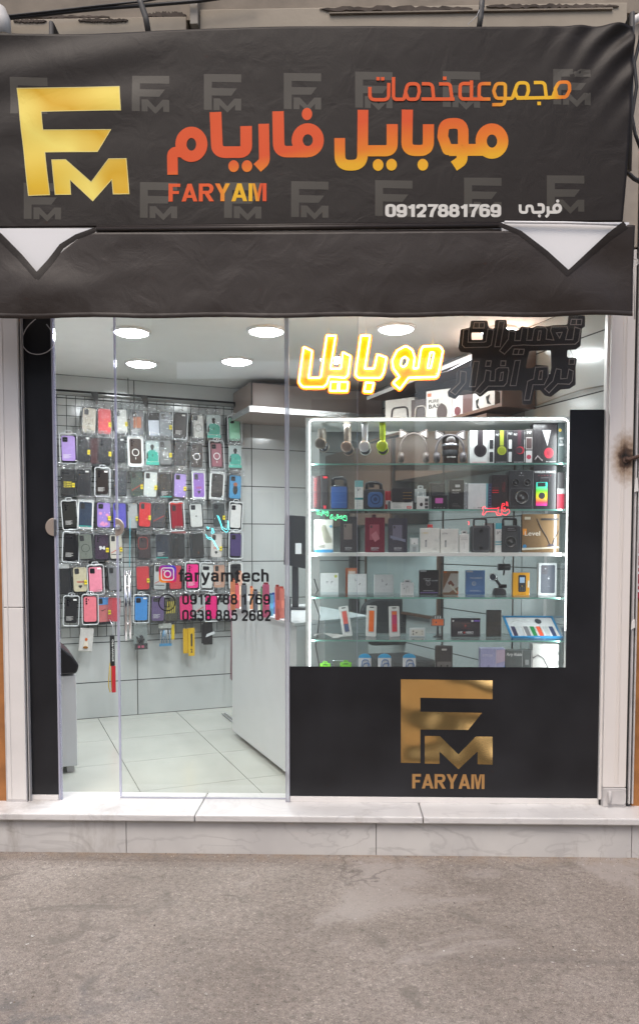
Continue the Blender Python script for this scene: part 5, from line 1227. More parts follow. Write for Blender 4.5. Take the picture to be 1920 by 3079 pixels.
    if 'N' in fl_: q(-.037, .037, .03, .078, 6); pr.prism([(-.022, -.002), (-.012, -.012), (.020, .006), (-.012, -.006)], -.0112, -.0102, 4)
    if 'L' in fl_: q(-.004, -.002, -.058, -.044, 7); q(-.004, .003, -.058, -.056, 7); q(.001, .003, -.054, -.044, 7)
    if 'S' in fl_: pr.tube([Vector((x_, -.013, z_)) for x_, z_ in rrect(-.044, .02, -.02, .06, .02)], 0.0016, 5, closed=True, mi=2)
    if 'Z' in fl_:
        for t in range(5): pr.prism([(-.03 + .012 * t, -.03), (-.026 + .012 * t, -.03), (-.016 + .012 * t, .05), (-.020 + .012 * t, .05)], -.0112, -.0102, 1)
    if 'g' in fl_:
        for t in range(16): a_, b_ = rc.uniform(-.034, .032), rc.uniform(-.07, .07); q(a_, a_ + .002, b_, b_ + .002)
    if 'H' in fl_: q(-.045, .045, .075, .105, 0, -.012)
    if 's' in fl_: q(.012, .034, .064, .074, 0, -.0125)
    if 't' in fl_: q(.024, .041, -.034, -.006, 1, -.019); q(.026, .039, -.022, -.017, 4, -.0195)
    if pr.v: pr.build('print', mats, c)
    if 'Y' in fl_:
        for t, s_ in enumerate(('OBE', 'OBE', 'CIA')): text_in('lettering', s_, rectfit(-.024, .022, -.008 - .014 * t, .003 - .014 * t, -.0108), M_yt, c, bold=0.04)
    if '9' in fl_: text_in('lettering', '94', rectfit(-.016, .020, -.02, .006, -.0115), M_wt, c, bold=0.06)
    if 'b' in fl_: link('box_rim', shared('rim', rimmesh), c)
    else: link('bag', bagmesh(rc.randrange(4), False), c); link('bag_top', bagmesh(10 + rc.randrange(5), True), c)
    link('hook', shared('hook', hookmesh), c)

# hanging accessories under the grid
def hang(name, label, cat, px, py0, py1, w, build):
    z_ = atv(px, py1, DG + .03); top_ = atv(px, py0, DG + .03); t = thing(name, label, cat, z_, RA); build(t, (top_.z - z_.z), w)
    b_ = MB(); b_.tube([(0, 0.0, top_.z - z_.z - .004), (0, -.002, top_.z - z_.z + .03), (0, .03, top_.z - z_.z + .045)], .0018, 5); b_.build('hook', M_wire, t); return t
def h_white(t, H, w):
    boxobj('pouch', pal(206, 204, 200), -w / 2, w / 2, -.012, 0, 0, H, t, 0.008); b_ = MB(); b_.prism([(-.018, .03), (.018, .03), (.014, .075), (-.014, .075)], -.016, -.0125, 0); b_.prism(disc(0, .03, .018, .010, 12), -.0165, -.0128, 1); b_.prism(disc(0, .09, .01, .012, 10), -.015, -.0128, 2); b_.build('contents', [pal(226, 216, 200), pal(150, 100, 40), pal(214, 110, 60)], t)
    t.rotation_euler.y = math.radians(6)
hang('accessory_pouch', 'white zip pouch with a small orange and brown item, lowest at the left', 'pouch', 256, 1888, 1958, 0.10, h_white)
def h_dark(t, H, w):
    boxobj('card', pal(150, 158, 156), -w / 2, w / 2, -.004, 0, .03, H, t, .003); b_ = MB(); rr_ = random.Random(3)
    for k in range(7): b_.tube([(rr_.uniform(-.03, .03), -.01, rr_.uniform(.05, .11)) for _ in range(3)], .006, 6)
    b_.build('contents', M_dark, t); boxobj('label', M_dark, -w / 2 + .01, w / 2, -.012, -.005, 0, .045, t); boxobj('sticker', pal(206, 90, 120), -.022, -.004, -.014, -.0125, .012, .03, t); boxobj('sticker', pal(206, 90, 120), .006, .024, -.014, -.0125, .012, .03, t); link('bag', bagmesh(2, False), t).location = (0, .0, H * .5)
hang('accessory_pack', 'clear pack of tangled black cables with a pink dotted label', 'pack', 423, 1877, 1952, 0.105, h_dark)
def h_sticks(t, H, w):
    boxobj('header_card', pal(196, 198, 190), -w / 2, w / 2, -.006, 0, H - .035, H, t); rr_ = random.Random(5); b_ = MB()
    for k in range(9): x_ = -w / 2 + .008 + k * (w - .016) / 8; b_.tube([(x_, -.01, .012 + rr_.uniform(0, .01)), (x_ + rr_.uniform(-.02, .02), -.012, H - .05)], .003, 6, mi=k % 2); b_.box(x_ - .005, x_ + .005, -.016, -.008, 0, .02, 1)
    b_.build('sticks', [pal(206, 206, 206), pal(70, 150, 196)], t); link('bag', bagmesh(1, False), t).location = (0, 0, H * .55)
hang('accessory_pack', 'clear pack of blue and white sticks under a pale header card', 'pack', 497, 1875, 1942, 0.10, h_sticks)
def h_yel(t, H, w):
    boxobj('card', pal(222, 180, 30), -w / 2, w / 2, -.005, 0, 0, H, t, .002); boxobj('item', M_dark, -.006, .006, -.012, -.0055, H * .35, H * .8, t, .002)
    text_in('lettering', '2', rectfit(-.009, .009, H * .12, H * .26, -.0055), M_dark, t, bold=.04)
hang('accessory_card', 'yellow card pack with a black number two, right of the blue sticks', 'card pack', 576, 1888, 1972, 0.050, h_yel)
hang('accessory_card', 'yellow card pack half hidden behind the one with a number', 'card pack', 560, 1890, 1965, 0.045, lambda t, H, w: boxobj('card', pal(214, 170, 26), -w / 2, w / 2, .004, .009, 0, H, t, .002))
hang('accessory_card', 'narrow yellow pack beside the blue and white sticks', 'card pack', 520, 1878, 1923, 0.025, lambda t, H, w: boxobj('card', pal(220, 190, 30), -w / 2, w / 2, -.004, .0, 0, H, t, .002))
def h_blk(t, H, w):
    boxobj('card', pal(30, 30, 32), -w / 2, w / 2, -.006, 0, 0, H, t, .003); boxobj('card', pal(40, 42, 44), -w / 2 - .012, w / 2 - .02, .002, .008, .01, H * .9, t, .003)
    b_ = MB(); b_.prism([(-.02, .06), (.055, .085), (.05, .105), (-.01, .085)], -.014, -.007); b_.build('clear_tray', M_frame, t)
hang('accessory_card', 'black card pack with a silvery tray, right of the yellow pack', 'card pack', 625, 1870, 1938, 0.075, h_blk)
# lanyard
la = atv(342, 2082, DG + .09); lt = atv(338, 1882, DG + .09); H = lt.z - la.z
ly = thing('lanyard', 'black and red wrist lanyard with a yellow cord hanging low at the door edge', 'lanyard', la, RA)
boxobj('red_strap', pal(196, 36, 48), -.014, .016, -.006, .002, 0.0, H * .40, ly, .002); boxobj('black_strap', pal(30, 30, 32), -.022, .012, -.008, .004, H * .402, H * .86, ly, .003)
text_in('lettering', 'OFF-WHITE', lambda s, t: Vector((.004 - t * .012, -.0088, H * .8 - s * H * .33)), M_wt, ly, bold=.02)
b_ = MB(); b_.tube([(-.022, 0, H * .45), (-.034, 0, H * .2), (-.036, 0, .05), (-.026, 0, .004), (-.012, 0, .02), (-.016, 0, H * .2), (-.012, 0, H * .45)], .0035, 6); b_.build('yellow_cord', pal(206, 170, 40), ly)
b_ = MB(); b_.tube([(-.004, 0, H * .86), (0, 0, H), (-.02, .03, H + .05)], .003, 6); b_.build('clip', M_alu, ly)
# bead chain and dangling strap
P = [atv(392 + 2 * math.sin(i), 1560 + i * 13, DG + .1) for i in range(12)]; o0 = P[0].copy(); b_ = MB()
for i in range(48): 
    p = P[0].lerp(P[-1], i / 47.0) - o0; b_.lathe([(0, -.005), (.003, -.002), (.003, .002), (0, .005)], 7, c=(p.x, p.y, p.z))
tag(b_.build('bead_chain', pal(96, 190, 206), None, o0), 'string of pale blue beads hanging beside the door lock', 'bead chain')
P = [atv(696, 1868, DG + .05), atv(695, 1960, DG + .05), atv(693, 2040, DG + .05), atv(697, 2046, DG + .05), atv(698, 1960, DG + .05), atv(698, 1868, DG + .05)]; o0 = P[0].copy(); b_ = MB(); b_.tube([p - o0 for p in P], .004, 6)
tag(b_.build('purple_lace', pal(120, 70, 84), None, o0), 'thin purple cord hanging in a long loop beside the counter corner', 'cord')

# ================================================================== goods standing on the counter
rg = random.Random(21)
G = [('tall orange carton', (214, 104, 50), 700, 1745), ('thin red packet', (206, 50, 60), 712, 1760), ('peach coloured carton', (222, 160, 130), 722, 1722), ('dark slate packet', (60, 62, 72), 734, 1760), ('small white carton', (206, 206, 200), 745, 1752),
     ('orange striped packet', (224, 120, 60), 756, 1768), ('green bottle shaped packet', (60, 140, 84), 790, 1770), ('charcoal folded packet', (58, 56, 66), 768, 1778), ('pale cream packet', (220, 212, 190), 779, 1785), ('magenta lipstick sized tube', (196, 44, 96), 800, 1758),
     ('turquoise blue packet', (60, 150, 196), 812, 1790), ('royal blue slim packet', (70, 110, 200), 822, 1788), ('scarlet blister pack', (214, 66, 54), 834, 1765), ('coral blister pack', (226, 92, 70), 846, 1770), ('white and grey slim box', (190, 194, 196), 857, 1795), ('dark grey marker box', (52, 54, 60), 865, 1800)]
for i, (d_, col, px, py) in enumerate(G):
    ln = 0.10 + (px - 700) / 165.0 * (LEN2 - 0.35); uu = cu0 + 0.06 + 0.05 * (i % 3)
    # find the place on the counter top seen at px
    base = atz(px, 1835 + (px - 700) * 0.22 + (i % 3) * -8, ctop)
    zt_ = at(px, py, base.y).z
    h_ = max(0.06, zt_ - ctop); t = thing('packet', d_ + ', standing in the row of small goods on the counter', 'packet', (base.x, base.y, ctop + .001), RA + rg.uniform(-.4, .4))
    w_ = rg.uniform(.010, .018); boxobj('body', pal([int(c_ + (235 - c_) * .25) for c_ in col], rough=.35), -w_, w_, -.012, .014, 0, h_, t, .002)
    boxobj('band', pal([min(255, c_ + 60) for c_ in col]), -w_ * .8, w_ * .8, -.0135, -.0122, h_ * .35, h_ * .6, t); boxobj('cap', pal([max(0, c_ - 50) for c_ in col]), -w_ * .6, w_ * .6, -.009, .011, h_, h_ + .012, t)
# ================================================================== display cabinet behind the window
YC0, YC1 = 0.055, 0.43
cx0, cx1 = (PX(917, 1255, YC0) + PX(919, 2000, YC0)) / 2, PX(1711, 1600, YC0)
ztop = at(1300, 1254, YC0).z; zbot = at(1300, 2100, YC0).z
cab = thing('display_cabinet', 'white framed glass shelved display cabinet edged with a lit strip, behind the shop window', 'display cabinet', (cx0, YC0, zbot))
CWd, CHt, CD = cx1 - cx0, ztop - zbot, YC1 - YC0
M_cabw = mat('white_cabinet_board', (0.66, 0.66, 0.65), 0.35)
M_sh = glassy('shelf_glass', (0.945, 0.975, 0.965), 0.0, 1.0); M_she = mat('green_glass_edge', (0.16, 0.34, 0.29), 0.12)
M_gs = glassy('side_glass', (0.92, 0.95, 0.945), 0.05, 1.0, 0.10, (0.45, 0.50, 0.50))
fw = 0.022
for nm, a_ in (('frame_side', (0, fw, 0, CHt)), ('frame_side', (CWd - fw * .5, CWd, 0, CHt))): boxobj(nm, M_cabw, a_[0], a_[1], 0, 0.03, a_[2], a_[3], cab, 0.001)
boxobj('frame_top', M_cabw, fw + .0005, CWd - fw * .5 - .0005, 0, 0.03, CHt - fw, CHt, cab, 0.001)
boxobj('frame_top', M_cabw, 0.01, CWd - .01, 0.031, CD, CHt - 0.018, CHt - .001, cab, 0.001)
boxobj('side_glass', M_gs, 0.004, 0.010, 0.031, CD, 0.02, CHt - .02, cab); boxobj('side_glass', M_gs, CWd - .012, CWd - .006, 0.031, CD, 0.02, CHt - .02, cab)
boxobj('back_post', M_cabw, 0.012, 0.062, CD - 0.03, CD - 0.012, 0.02, CHt - .02, cab); 
boxobj('base_board', M_cabw, 0.01, CWd - .01, 0.031, CD, 0.0, 0.018, cab)
for x_ in (PX(1010, 1700, YC1) - cx0, PX(1300, 1700, YC1) - cx0):
    pass
# glass sliding backs with slim posts
boxobj('back_glass', glassy('back_glass', (0.80, 0.85, 0.85), 0.3, 0.8, 0.03, (0.30, 0.33, 0.335)), 0.065, CWd - .03, CD - 0.008, CD - 0.004, 0.02, CHt - .02, cab)
for xq in (1330, 1541):
    X_ = PX(xq, 1700, YC1) - cx0; boxobj('back_post', mat('brown_metal', (0.12, 0.09, 0.08), 0.4), X_ - .004, X_ + .004, CD - .006, CD + .002, 0.02, CHt - .02, cab)
shelf_px = [1393, 1531, 1662, 1796, 1925]
YS = 0.075
SZ = [at(1300, p, YS).z for p in shelf_px]
for k, z in enumerate(SZ):
    zl_ = z - zbot
    if k == 2:
        boxobj('shelf', M_cabw, 0.016, CWd - .014, YS - YC0, CD - .04, zl_ - .018, zl_, cab, 0.001)
    else:
        boxobj('shelf', M_sh, 0.012, CWd - .014, YS - YC0 + .0025, CD - .04, zl_ - .008, zl_, cab); boxobj('shelf_edge', M_she, 0.012, CWd - .014, YS - YC0, YS - YC0 + .002, zl_ - .008, zl_, cab)
    for x_ in (0.012, CWd - .02): boxobj('shelf_peg', M_alu, x_, x_ + .008, .06, .07, zl_ - .016, zl_ - .0085 if k != 2 else zl_ - .0185, cab)
# LED strip
M_led = emi('led_strip_glow', (0.93, 0.98, 1.0), 7.0)
zs0 = at(930, 2010, YC0).z - zbot - .02
xL, xR, zT = PX(931, 1500, YC0) - cx0, PX(1703, 1500, YC0) - cx0, at(1300, 1261, YC0).z - zbot
P = resample(rpath([(xL, zs0), (xL, zT, 0.02), (xR, zT, 0.03), (xR, at(1700, 1895, YC0).z - zbot)]), 0.012)
b_ = MB(); b_.tube([(p.x, -0.003, p.y) for p in P], 0.0026, 6); ledo = b_.build('led_strip', M_led, cab)
b_ = MB()
for p in P[::1]: b_.lathe([(0, -.0022), (.0028, 0), (0, .0022)], 5, c=(p.x, -0.0075, p.y))
# inner lights of the same strip: two slim area lamps along its top run
for xx in (0.3, 0.72):
    d = bpy.data.lights.new('strip_light', 'AREA'); d.shape = 'RECTANGLE'; d.size = 0.55; d.size_y = 0.02; d.energy = 1.4; d.color = (0.93, 0.98, 1.0)
    l = bpy.data.objects.new('strip_light', d); sc.collection.objects.link(l); l.parent = cab; l.location = (CWd * xx, 0.03, CHt - 0.03)
    l.rotation_euler = (math.radians(15), 0, 0)

for xx, sg in ((0.035, 1), (CWd - 0.04, -1)):
    d = bpy.data.lights.new('strip_light', 'AREA'); d.shape = 'RECTANGLE'; d.size = 0.015; d.size_y = CHt * .9; d.energy = 2.0; d.color = (0.93, 0.98, 1.0)
    l = bpy.data.objects.new('strip_light', d); sc.collection.objects.link(l); l.parent = cab; l.location = (xx, 0.012, CHt * .5)
    l.rotation_euler = (math.radians(90), 0, math.radians(-50 * sg))
SHELF = {1: SZ[0], 2: SZ[1], 3: SZ[2], 4: SZ[3], 5: SZ[4], 6: zbot + .018}
DEP = {1: 0.12, 2: 0.12, 3: 0.11, 4: 0.26, 5: 0.22, 6: 0.14}
class Prod:
    """a product: local x right, z up, y back; front face at y=0"""
    def __init__(s, row, name, label, cat, x0, x1, yt, th=0.05, y=None, rz=0.0, lift=0.0):
        s.y = DEP[row] if y is None else y; z = SHELF[row] + .001 + lift
        A = at(x0, yt, s.y); B = at(x1, yt, s.y); s.w = B.x - A.x; s.h = A.z - z; s.x0, s.x1, s.yt = x0, x1, yt
        s.t = thing(name, label, cat, ((A.x + B.x) / 2, s.y, z), rz); s.th = th; s.lay = 0
    def X(s, f): return -s.w / 2 + s.w * f
    def body(s, col, rough=0.35, bev=0.0015, m=None, name='box_body', top=1.0): boxobj(name, m or pal(col, rough=rough), -s.w / 2, s.w / 2, 0, s.th, 0, s.h * top, s.t, bev); return s
    def rect(s, a, b, c, d, col, name='print', r=0.0, m=None):
        """printed area in fractions x a..b, z c..d"""
        s.lay += 1; y = -0.0003 * s.lay; bb = MB(); x0, x1, z0, z1 = s.X(a), s.X(b), s.h * c, s.h * d
        pts = rrect(x0, x1, z0, z1, r, 3) if r else [(x0, z0), (x1, z0), (x1, z1), (x0, z1)]
        bb.prism(pts, y - .0003, y); bb.build(name, m or pal(col), s.t); return s
    def disc(s, a, c, r, col, name='print', m=None, rz=None, th=0.0003):
        s.lay += 1; y = -0.0003 * s.lay; bb = MB(); bb.prism(disc(s.X(a), s.h * c, r, rz, 20), y - th, y); bb.build(name, m or pal(col), s.t); return s
    def poly(s, pts, col, name='print'):
        s.lay += 1; y = -0.0003 * s.lay; bb = MB(); bb.prism([(s.X(a), s.h * c) for a, c in pts], y - .0003, y); bb.build(name, pal(col), s.t); return s
    def text(s, txt, a, b, c, d, col, bold=0.02, shear=0.0):
        s.lay += 1; y = -0.0003 * s.lay; text_in('lettering', txt, rectfit(s.X(a), s.X(b), s.h * c, s.h * d, y - .0003), pal(col), s.t, bold, shear); return s
    def line(s, pts, r, col, y=-0.002, name='print'):
        bb = MB(); bb.tube([(s.X(a), y, s.h * c) for a, c in pts], r, 6); bb.build(name, pal(col), s.t); return s
    def lines(s, a, b, c, d, n, col):
        bb = MB(); s.lay += 1; y = -0.0003 * s.lay
        for k in range(n):
            z = s.h * (c + (d - c) * k / max(n - 1, 1)); e = b - (b - a) * (0.35 * ((k * 7) % 3) / 2); bb.box(s.X(a), s.X(e), y - .0003, y, z, z + .0018)
        bb.build('print', pal(col), s.t); return s
    def hanger(s, a=0.5, col=(225, 225, 225), w=0.03, h=0.018):
        x = s.X(a); bb = MB(); bb.prism(rrect(x - w / 2, x + w / 2, s.h - .004, s.h + h, .006, 3), .002, .005, 0); bb.prism(rrect(x - w / 4, x + w / 4, s.h + h * .35, s.h + h * .65, .003, 3), .0012, .0019, 1)
        bb.build('hang_tab', [pal(col), M_dark], s.t); return s

# ---------- headphones
def headphone(px, pyt, pyb, col, label, second=None, twist=72, ring_=None, y=0.13):
    A, B = at(px, pyt, y), at(px, pyb, y); H = A.z - B.z; z0 = B.z
    t = thing('headphones', label, 'headphones', (B.x, y, z0), math.radians(twist))
    m = pal(col, rough=0.3); R = 0.075; n = 20; b_ = MB(); rc_ = 0.028; zc_ = rc_ + 0.012
    # band: flat strip arc from cup to cup, spanning local x
    top = H; P = []
    for i in range(n + 1):
        a = math.pi * i / n; P.append((R * math.cos(a), 0, zc_ + (top - zc_) * (math.sin(a) ** 0.75)))
    w_ = 0.013; k = 0
    for i in range(n + 1):
        x, _, z = P[i]; e = 1.0; ww = w_ * (0.75 + 0.5 * (z - zc_) / (top - zc_))
        for dy, dr in ((-ww, 0), (ww, 0), (ww, .004), (-ww, .004)):
            b_.v.append((x * (1 + dr / R), dy, z + dr * (0.6 if i not in (0, n) else 0)))
    for i in range(n):
        for q in range(4): a = i * 4 + q; c_ = i * 4 + (q + 1) % 4; b_.f.append((a, c_, c_ + 4, a + 4)); b_.mi.append(0); b_.sm.append(q in (0, 2))
    b_.build('headband', m, t)
    m2 = pal(second, rough=.3) if second else m
    for sx_ in (-1, 1):
        b_ = MB(); pr_ = [(0, .016), (.020, .016), (.027, .012), (rc_ + .001, .004), (rc_, -.004), (.024, -.010), (.020, -.012)]
        k = len(b_.v); 
        b_.lathe([(r, h * sx_) for r, h in pr_], 24, axis='z')
        b_.v = [(x_[2] + sx_ * (R - 0.002), x_[0], x_[1] + zc_) for x_ in b_.v]; cup = b_.build('ear_cup', m2, t)
        b_ = MB(); b_.lathe([(.012, -.010 * sx_), (.024, -.010 * sx_), (.027, -.019 * sx_), (.018, -.026 * sx_), (.012, -.022 * sx_)], 20); b_.v = [(x_[2] + sx_ * (R - 0.002), x_[0], x_[1] + zc_) for x_ in b_.v]; b_.build('ear_cushion', M_lens if not second else M_blk, t)
    return t
headphone(968, 1290, 1362, (150, 140, 130), 'grey beige headphones, leftmost on the top display shelf', twist=84)
headphone(1044, 1272, 1372, (184, 168, 156), 'pale brown headphones between the grey pair and the white pair', second=(176, 150, 136), twist=85)
headphone(1096, 1264, 1371, (222, 222, 222), 'white headphones hanging side on in the top display row', twist=86)
headphone(1149, 1262, 1370, (196, 220, 20), 'lime green headphones hanging side on in the top display row', twist=85)
def cat_headphone(xa, xb, pyt, label, y=0.16, col=(96, 90, 92)):
    A, B = at(xa, pyt, y), at(xb, 1392, y); w = B.x - A.x; H = A.z - SHELF[1]
    t = thing('cat_ear_headphones', label, 'headphones', ((A.x + B.x) / 2, y, SHELF[1] + .001), 0)
    m = pal(col, rough=.35); b_ = MB(); R = w * 0.44; top = H * 0.86
    P = [(R * math.cos(math.pi * i / 22), 0, H * .12 + (top - H * .12) * math.sin(math.pi * i / 22) ** .6) for i in range(23)]; b_.tube(P, 0.0058, 8); b_.build('headband', m, t)
    for s_ in (-1, 1):
        b_ = MB(); c_ = (s_ * R * 0.80, top * 0.87); e = [(c_[0] - s_ * .030, c_[1] + .020), (c_[0] + s_ * .014, c_[1] + .044), (c_[0] + s_ * .016, c_[1] - .006)]
        b_.tube([(a_, 0, c) for a_, c in [(q_.x, q_.y) for q_ in rpath([(x_, z_, .006) for x_, z_ in e], True)]], 0.004, 6, closed=True); b_.build('cat_ear', m, t)
        b_ = MB(); b_.prism(e if s_ > 0 else e[::-1], .000, .0015); b_.build('ear_panel', pal(206, 196, 188), t)
        b_ = MB(); b_.lathe([(0, .016), (.022, .014), (.028, .006), (.028, -.008), (.02, -.016), (0, -.018)], 20, axis='z'); b_.v = [(x_[2] * s_ + s_ * R * .93, x_[0] - .0, x_[1] + H * .14 + .012) for x_ in b_.v]; b_.build('ear_cup', m, t)
cat_headphone(1196, 1288, 1288, 'cat ear headphones standing left of the lens shaped mug', col=(110, 98, 92))
cat_headphone(1303, 1400, 1294, 'cat ear headphones standing round the lens shaped mug', y=0.15)
p = Prod(1, 'lens_mug', 'camera lens shaped brown mug inside the cat ear headphones', 'mug', 1328, 1378, 1313, y=0.19)
r = p.w / 2; bb = MB(); bb.lathe([(0, 0), (r * .86, 0), (r * .9, .01), (r * .92, p.h * .55), (r, p.h * .6), (r, p.h * .96), (r * .9, p.h), (0, p.h)], 28); bb.build('mug_body', pal(56, 44, 40, rough=.3), p.t)
bb = MB(); bb.lathe([(r * 1.01, p.h * .66), (r * 1.04, p.h * .68), (r * 1.04, p.h * .71), (r * 1.01, p.h * .73)], 28); bb.build('silver_ring', M_alu, p.t)
bb = MB(); bb.lathe([(r * .93, p.h * .32), (r * .97, p.h * .34), (r * .97, p.h * .50), (r * .93, p.h * .52)], 28); bb.build('grip_ring', M_dark, p.t)
bb = MB()
for k in range(8): a = -math.pi / 2 + (k - 3.5) * .16; bb.box(r * .94 * math.cos(a) - .001, r * .94 * math.cos(a) + .001, r * .94 * math.sin(a) - .002, r * .94 * math.sin(a), p.h * .24, p.h * .29)
bb.build('print', M_wt, p.t)
def hp_box(x0, xm, x1, yt, bg_, cup, txt, label, side=(215, 215, 215), acc=(190, 50, 60)):
    p = Prod(1, 'headphone_box', label, 'box', x0, x1, yt, th=0.07, y=0.13); p.body(bg_)
    f = (xm - x0) / (x1 - x0); p.rect(f * .42, f * .72, .55, 1.0, cup).disc(f * .58, .40, p.w * f * .36, cup).disc(f * .58, .40, p.w * f * .25, [max(0, c - 22) for c in cup])
    p.rect(f, f + .012, 0, 1, (150, 150, 150)); dk = (40, 40, 44) if bg_[0] > 120 else (206, 206, 206)
    p.text(txt, .05, f * .36, .83, .90, (110, 110, 116) if bg_[0] > 120 else dk, .01).text('wireless headphones', .08, f * .92, .035, .07, acc if bg_[0] > 120 else dk, .02)
    p.rect(f + (1 - f) * .25, 1 - (1 - f) * .15, .45, .72, dk, r=.003).rect(f + (1 - f) * .25, 1 - (1 - f) * .15, .06, .36, dk, r=.003).text(txt, f + (1 - f) * .2, 1 - (1 - f) * .1, .86, .93, dk, .02)
    return p
hp_box(1412, 1466, 1485, 1294, (224, 224, 222), (52, 44, 48), 'P47', 'white box showing dark headphones, right of the lens shaped mug')
hp_box(1486, 1524, 1540, 1294, (44, 42, 44), (150, 160, 50), 'P47', 'black box showing olive green headphones')
p = hp_box(1541, 1575, 1577, 1293, (46, 42, 46), (70, 40, 50), 'P47', 'black box showing headphones with a red rim'); p.disc(.62, .40, .020, (176, 44, 60)).disc(.55, .40, .016, (58, 42, 50))
p = Prod(1, 'headphone_box', 'narrow black and white box with framed product pictures', 'box', 1578, 1601, 1290, th=.06, y=.13).body((62, 58, 58)); p.rect(.1, .9, .42, .76, (190, 184, 182)).rect(.15, .85, .44, .74, (84, 66, 66)).rect(.1, .9, .04, .38, (200, 196, 196)).disc(.5, .2, .012, (170, 60, 80)).text('P47', .2, .8, .86, .94, (220, 220, 220))
p = Prod(1, 'headphone_box', 'large black box with a white triangle and a red ear cup picture', 'box', 1602, 1674, 1274, th=.08, y=.13).body((50, 46, 48)); p.poly([(.38, .84), (.74, .84), (.60, .44)], (196, 194, 196)).disc(.66, .27, .024, (184, 44, 64), rz=.027).disc(.70, .27, .016, (150, 34, 52)).line([(.08, .1), (.2, .2), (.3, .12), (.4, .08)], .004, (150, 140, 140)).text('Bluetooth', .55, .95, .04, .07, (210, 210, 210))
p = Prod(1, 'clear_box', 'slim clear packed box at the right end of the top shelf', 'box', 1676, 1698, 1268, th=.07, y=.13).body((72, 84, 84)); p.disc(.3, .80, .008, (206, 176, 60)).text('GAME', .2, .8, .58, .63, (215, 215, 215)).text('TO', .35, .65, .50, .55, (215, 215, 215)).text('DESIGN', .15, .85, .43, .48, (215, 215, 215))
# ---------- second shelf
p = Prod(2, 'speaker_box', 'tall dark box with red upright lettering at the left end', 'box', 936, 963, 1430, th=.1).body((58, 38, 40)); text_in('lettering', 'WIRELESS SPEAKER', lambda s, t, p=p: Vector((p.X(.6) - p.w * .35 * t, -.0008, p.h * (.06 + .88 * s))), pal(150, 34, 44), p.t, .02)
p = Prod(2, 'speaker_box', 'second tall dark box with a small red badge', 'box', 965, 985, 1428, th=.1).body((46, 44, 46)); p.rect(.3, .95, .90, .96, (206, 50, 60), r=.002).rect(.35, .75, .03, .12, (190, 40, 56))
def lantern(x0, x1, yt, face_, label, rnd_=False):
    p = Prod(2, 'portable_speaker', label, 'speaker', x0, x1, yt, th=.07); bk = pal(44, 44, 48, rough=.45); hb = p.h * .72
    bb = MB(); bb.prism(rrect(-p.w / 2, p.w / 2, 0, hb, .012), 0, .07); bb.build('speaker_body', bk, p.t, bevel=.003)
    bb = MB(); bb.tube([(p.X(.16), .035, hb - .005), (p.X(.14), .035, p.h * .93), (p.X(.3), .035, p.h - .006), (p.X(.7), .035, p.h - .006), (p.X(.84), .035, p.h * .9), (p.X(.86), .035, hb - .005)], .009, 8); bb.build('handle', bk, p.t)
    if rnd_:
        bb = MB(); bb.prism(rrect(p.X(.2), p.X(.92), hb * .10, hb * .86, .02), -.004, -.0002); bb.build('grille', pal(60, 92, 140), p.t, bevel=.001)
        bb = MB(); ring_mb(bb, disc(p.X(.56), hb * .5, .026, n=24), disc(p.X(.56), hb * .5, .020, n=24), -.0045); bb.face([(x, -.0047, z) for x, z in disc(p.X(.56), hb * .5, .010)]); bb.build('cone', pal(34, 52, 90), p.t)
        p.rect(.25, .5, .80 * .72 + .2, .92, (28, 28, 30))
    else:
        bb = MB(); bb.prism(rrect(p.X(.06), p.X(.94), hb * .05, hb * .95, .008), -.005, -.0002); bb.build('blue_grille', pal(face_), p.t, bevel=.001)
        bb = MB(); 
        for k in (.28, .64): bb.box(p.X(.1), p.X(.9), -.0058, -.0052, hb * k, hb * k + .0015)
        bb.build('seam', pal(90, 130, 180), p.t)
    return p
lantern(992, 1046, 1432, (46, 84, 150), 'blue faced portable speaker with a lantern handle')
p = Prod(2, 'slim_box', 'slim white and teal box between the two blue speakers', 'box', 1066, 1091, 1445, th=.05).body((216, 214, 210)); p.rect(0, 1, .78, 1, (110, 164, 164)).rect(0, 1, .34, .41, (60, 130, 130)).text("3''", .3, .7, .64, .72, (70, 70, 70)).lines(.15, .85, .12, .26, 3, (170, 170, 170))
lantern(1093, 1155, 1447, (60, 92, 140), 'black portable speaker with a rounded blue window', True)
p = Prod(2, 'small_carton', 'small red and black pack behind the white box with gold dots above', 'box', 1157, 1174, 1476, th=.03, y=.2).body((170, 40, 50)); p.rect(.1, .9, .3, .5, (220, 210, 210))
p = Prod(2, 'charger_box', 'flat white box with a red badge under the black box', 'box', 1166, 1240, 1507, th=.06).body((214, 212, 208)); p.rect(0, .1, 0, 1, (90, 90, 92)).rect(.76, .94, .1, .4, (206, 40, 44), r=.001).text('iOP', .79, .91, .16, .34, (235, 235, 235)).lines(.2, .55, .25, .7, 4, (150, 150, 150))
p = Prod(2, 'gift_box', 'black box with fifteen gold dots on its face', 'box', 1177, 1239, 1467, th=.05, lift=0.034).body((34, 30, 32))
p.h = p.h; bb = MB()
for i in range(5):
    for k in range(3): bb.prism(disc(p.X(.58 + .085 * i), p.h * (.28 + .2 * k), .0022, n=8), -.0012, -.0002)
bb.build('gold_dots', mat('gold_dots', (0.7, 0.42, 0.12), 0.3, 0.8), p.t)
p = Prod(2, 'cable_pack', 'clear pouch of white cables on top of a small white box', 'pack', 1246, 1280, 1470, th=.02, lift=.038, y=.15).body((166, 172, 172)); p.hanger(.5, (190, 196, 196)); p.line([(.2, .1), (.3, .8), (.5, .3), (.7, .8), (.8, .2)], .002, (230, 230, 230))
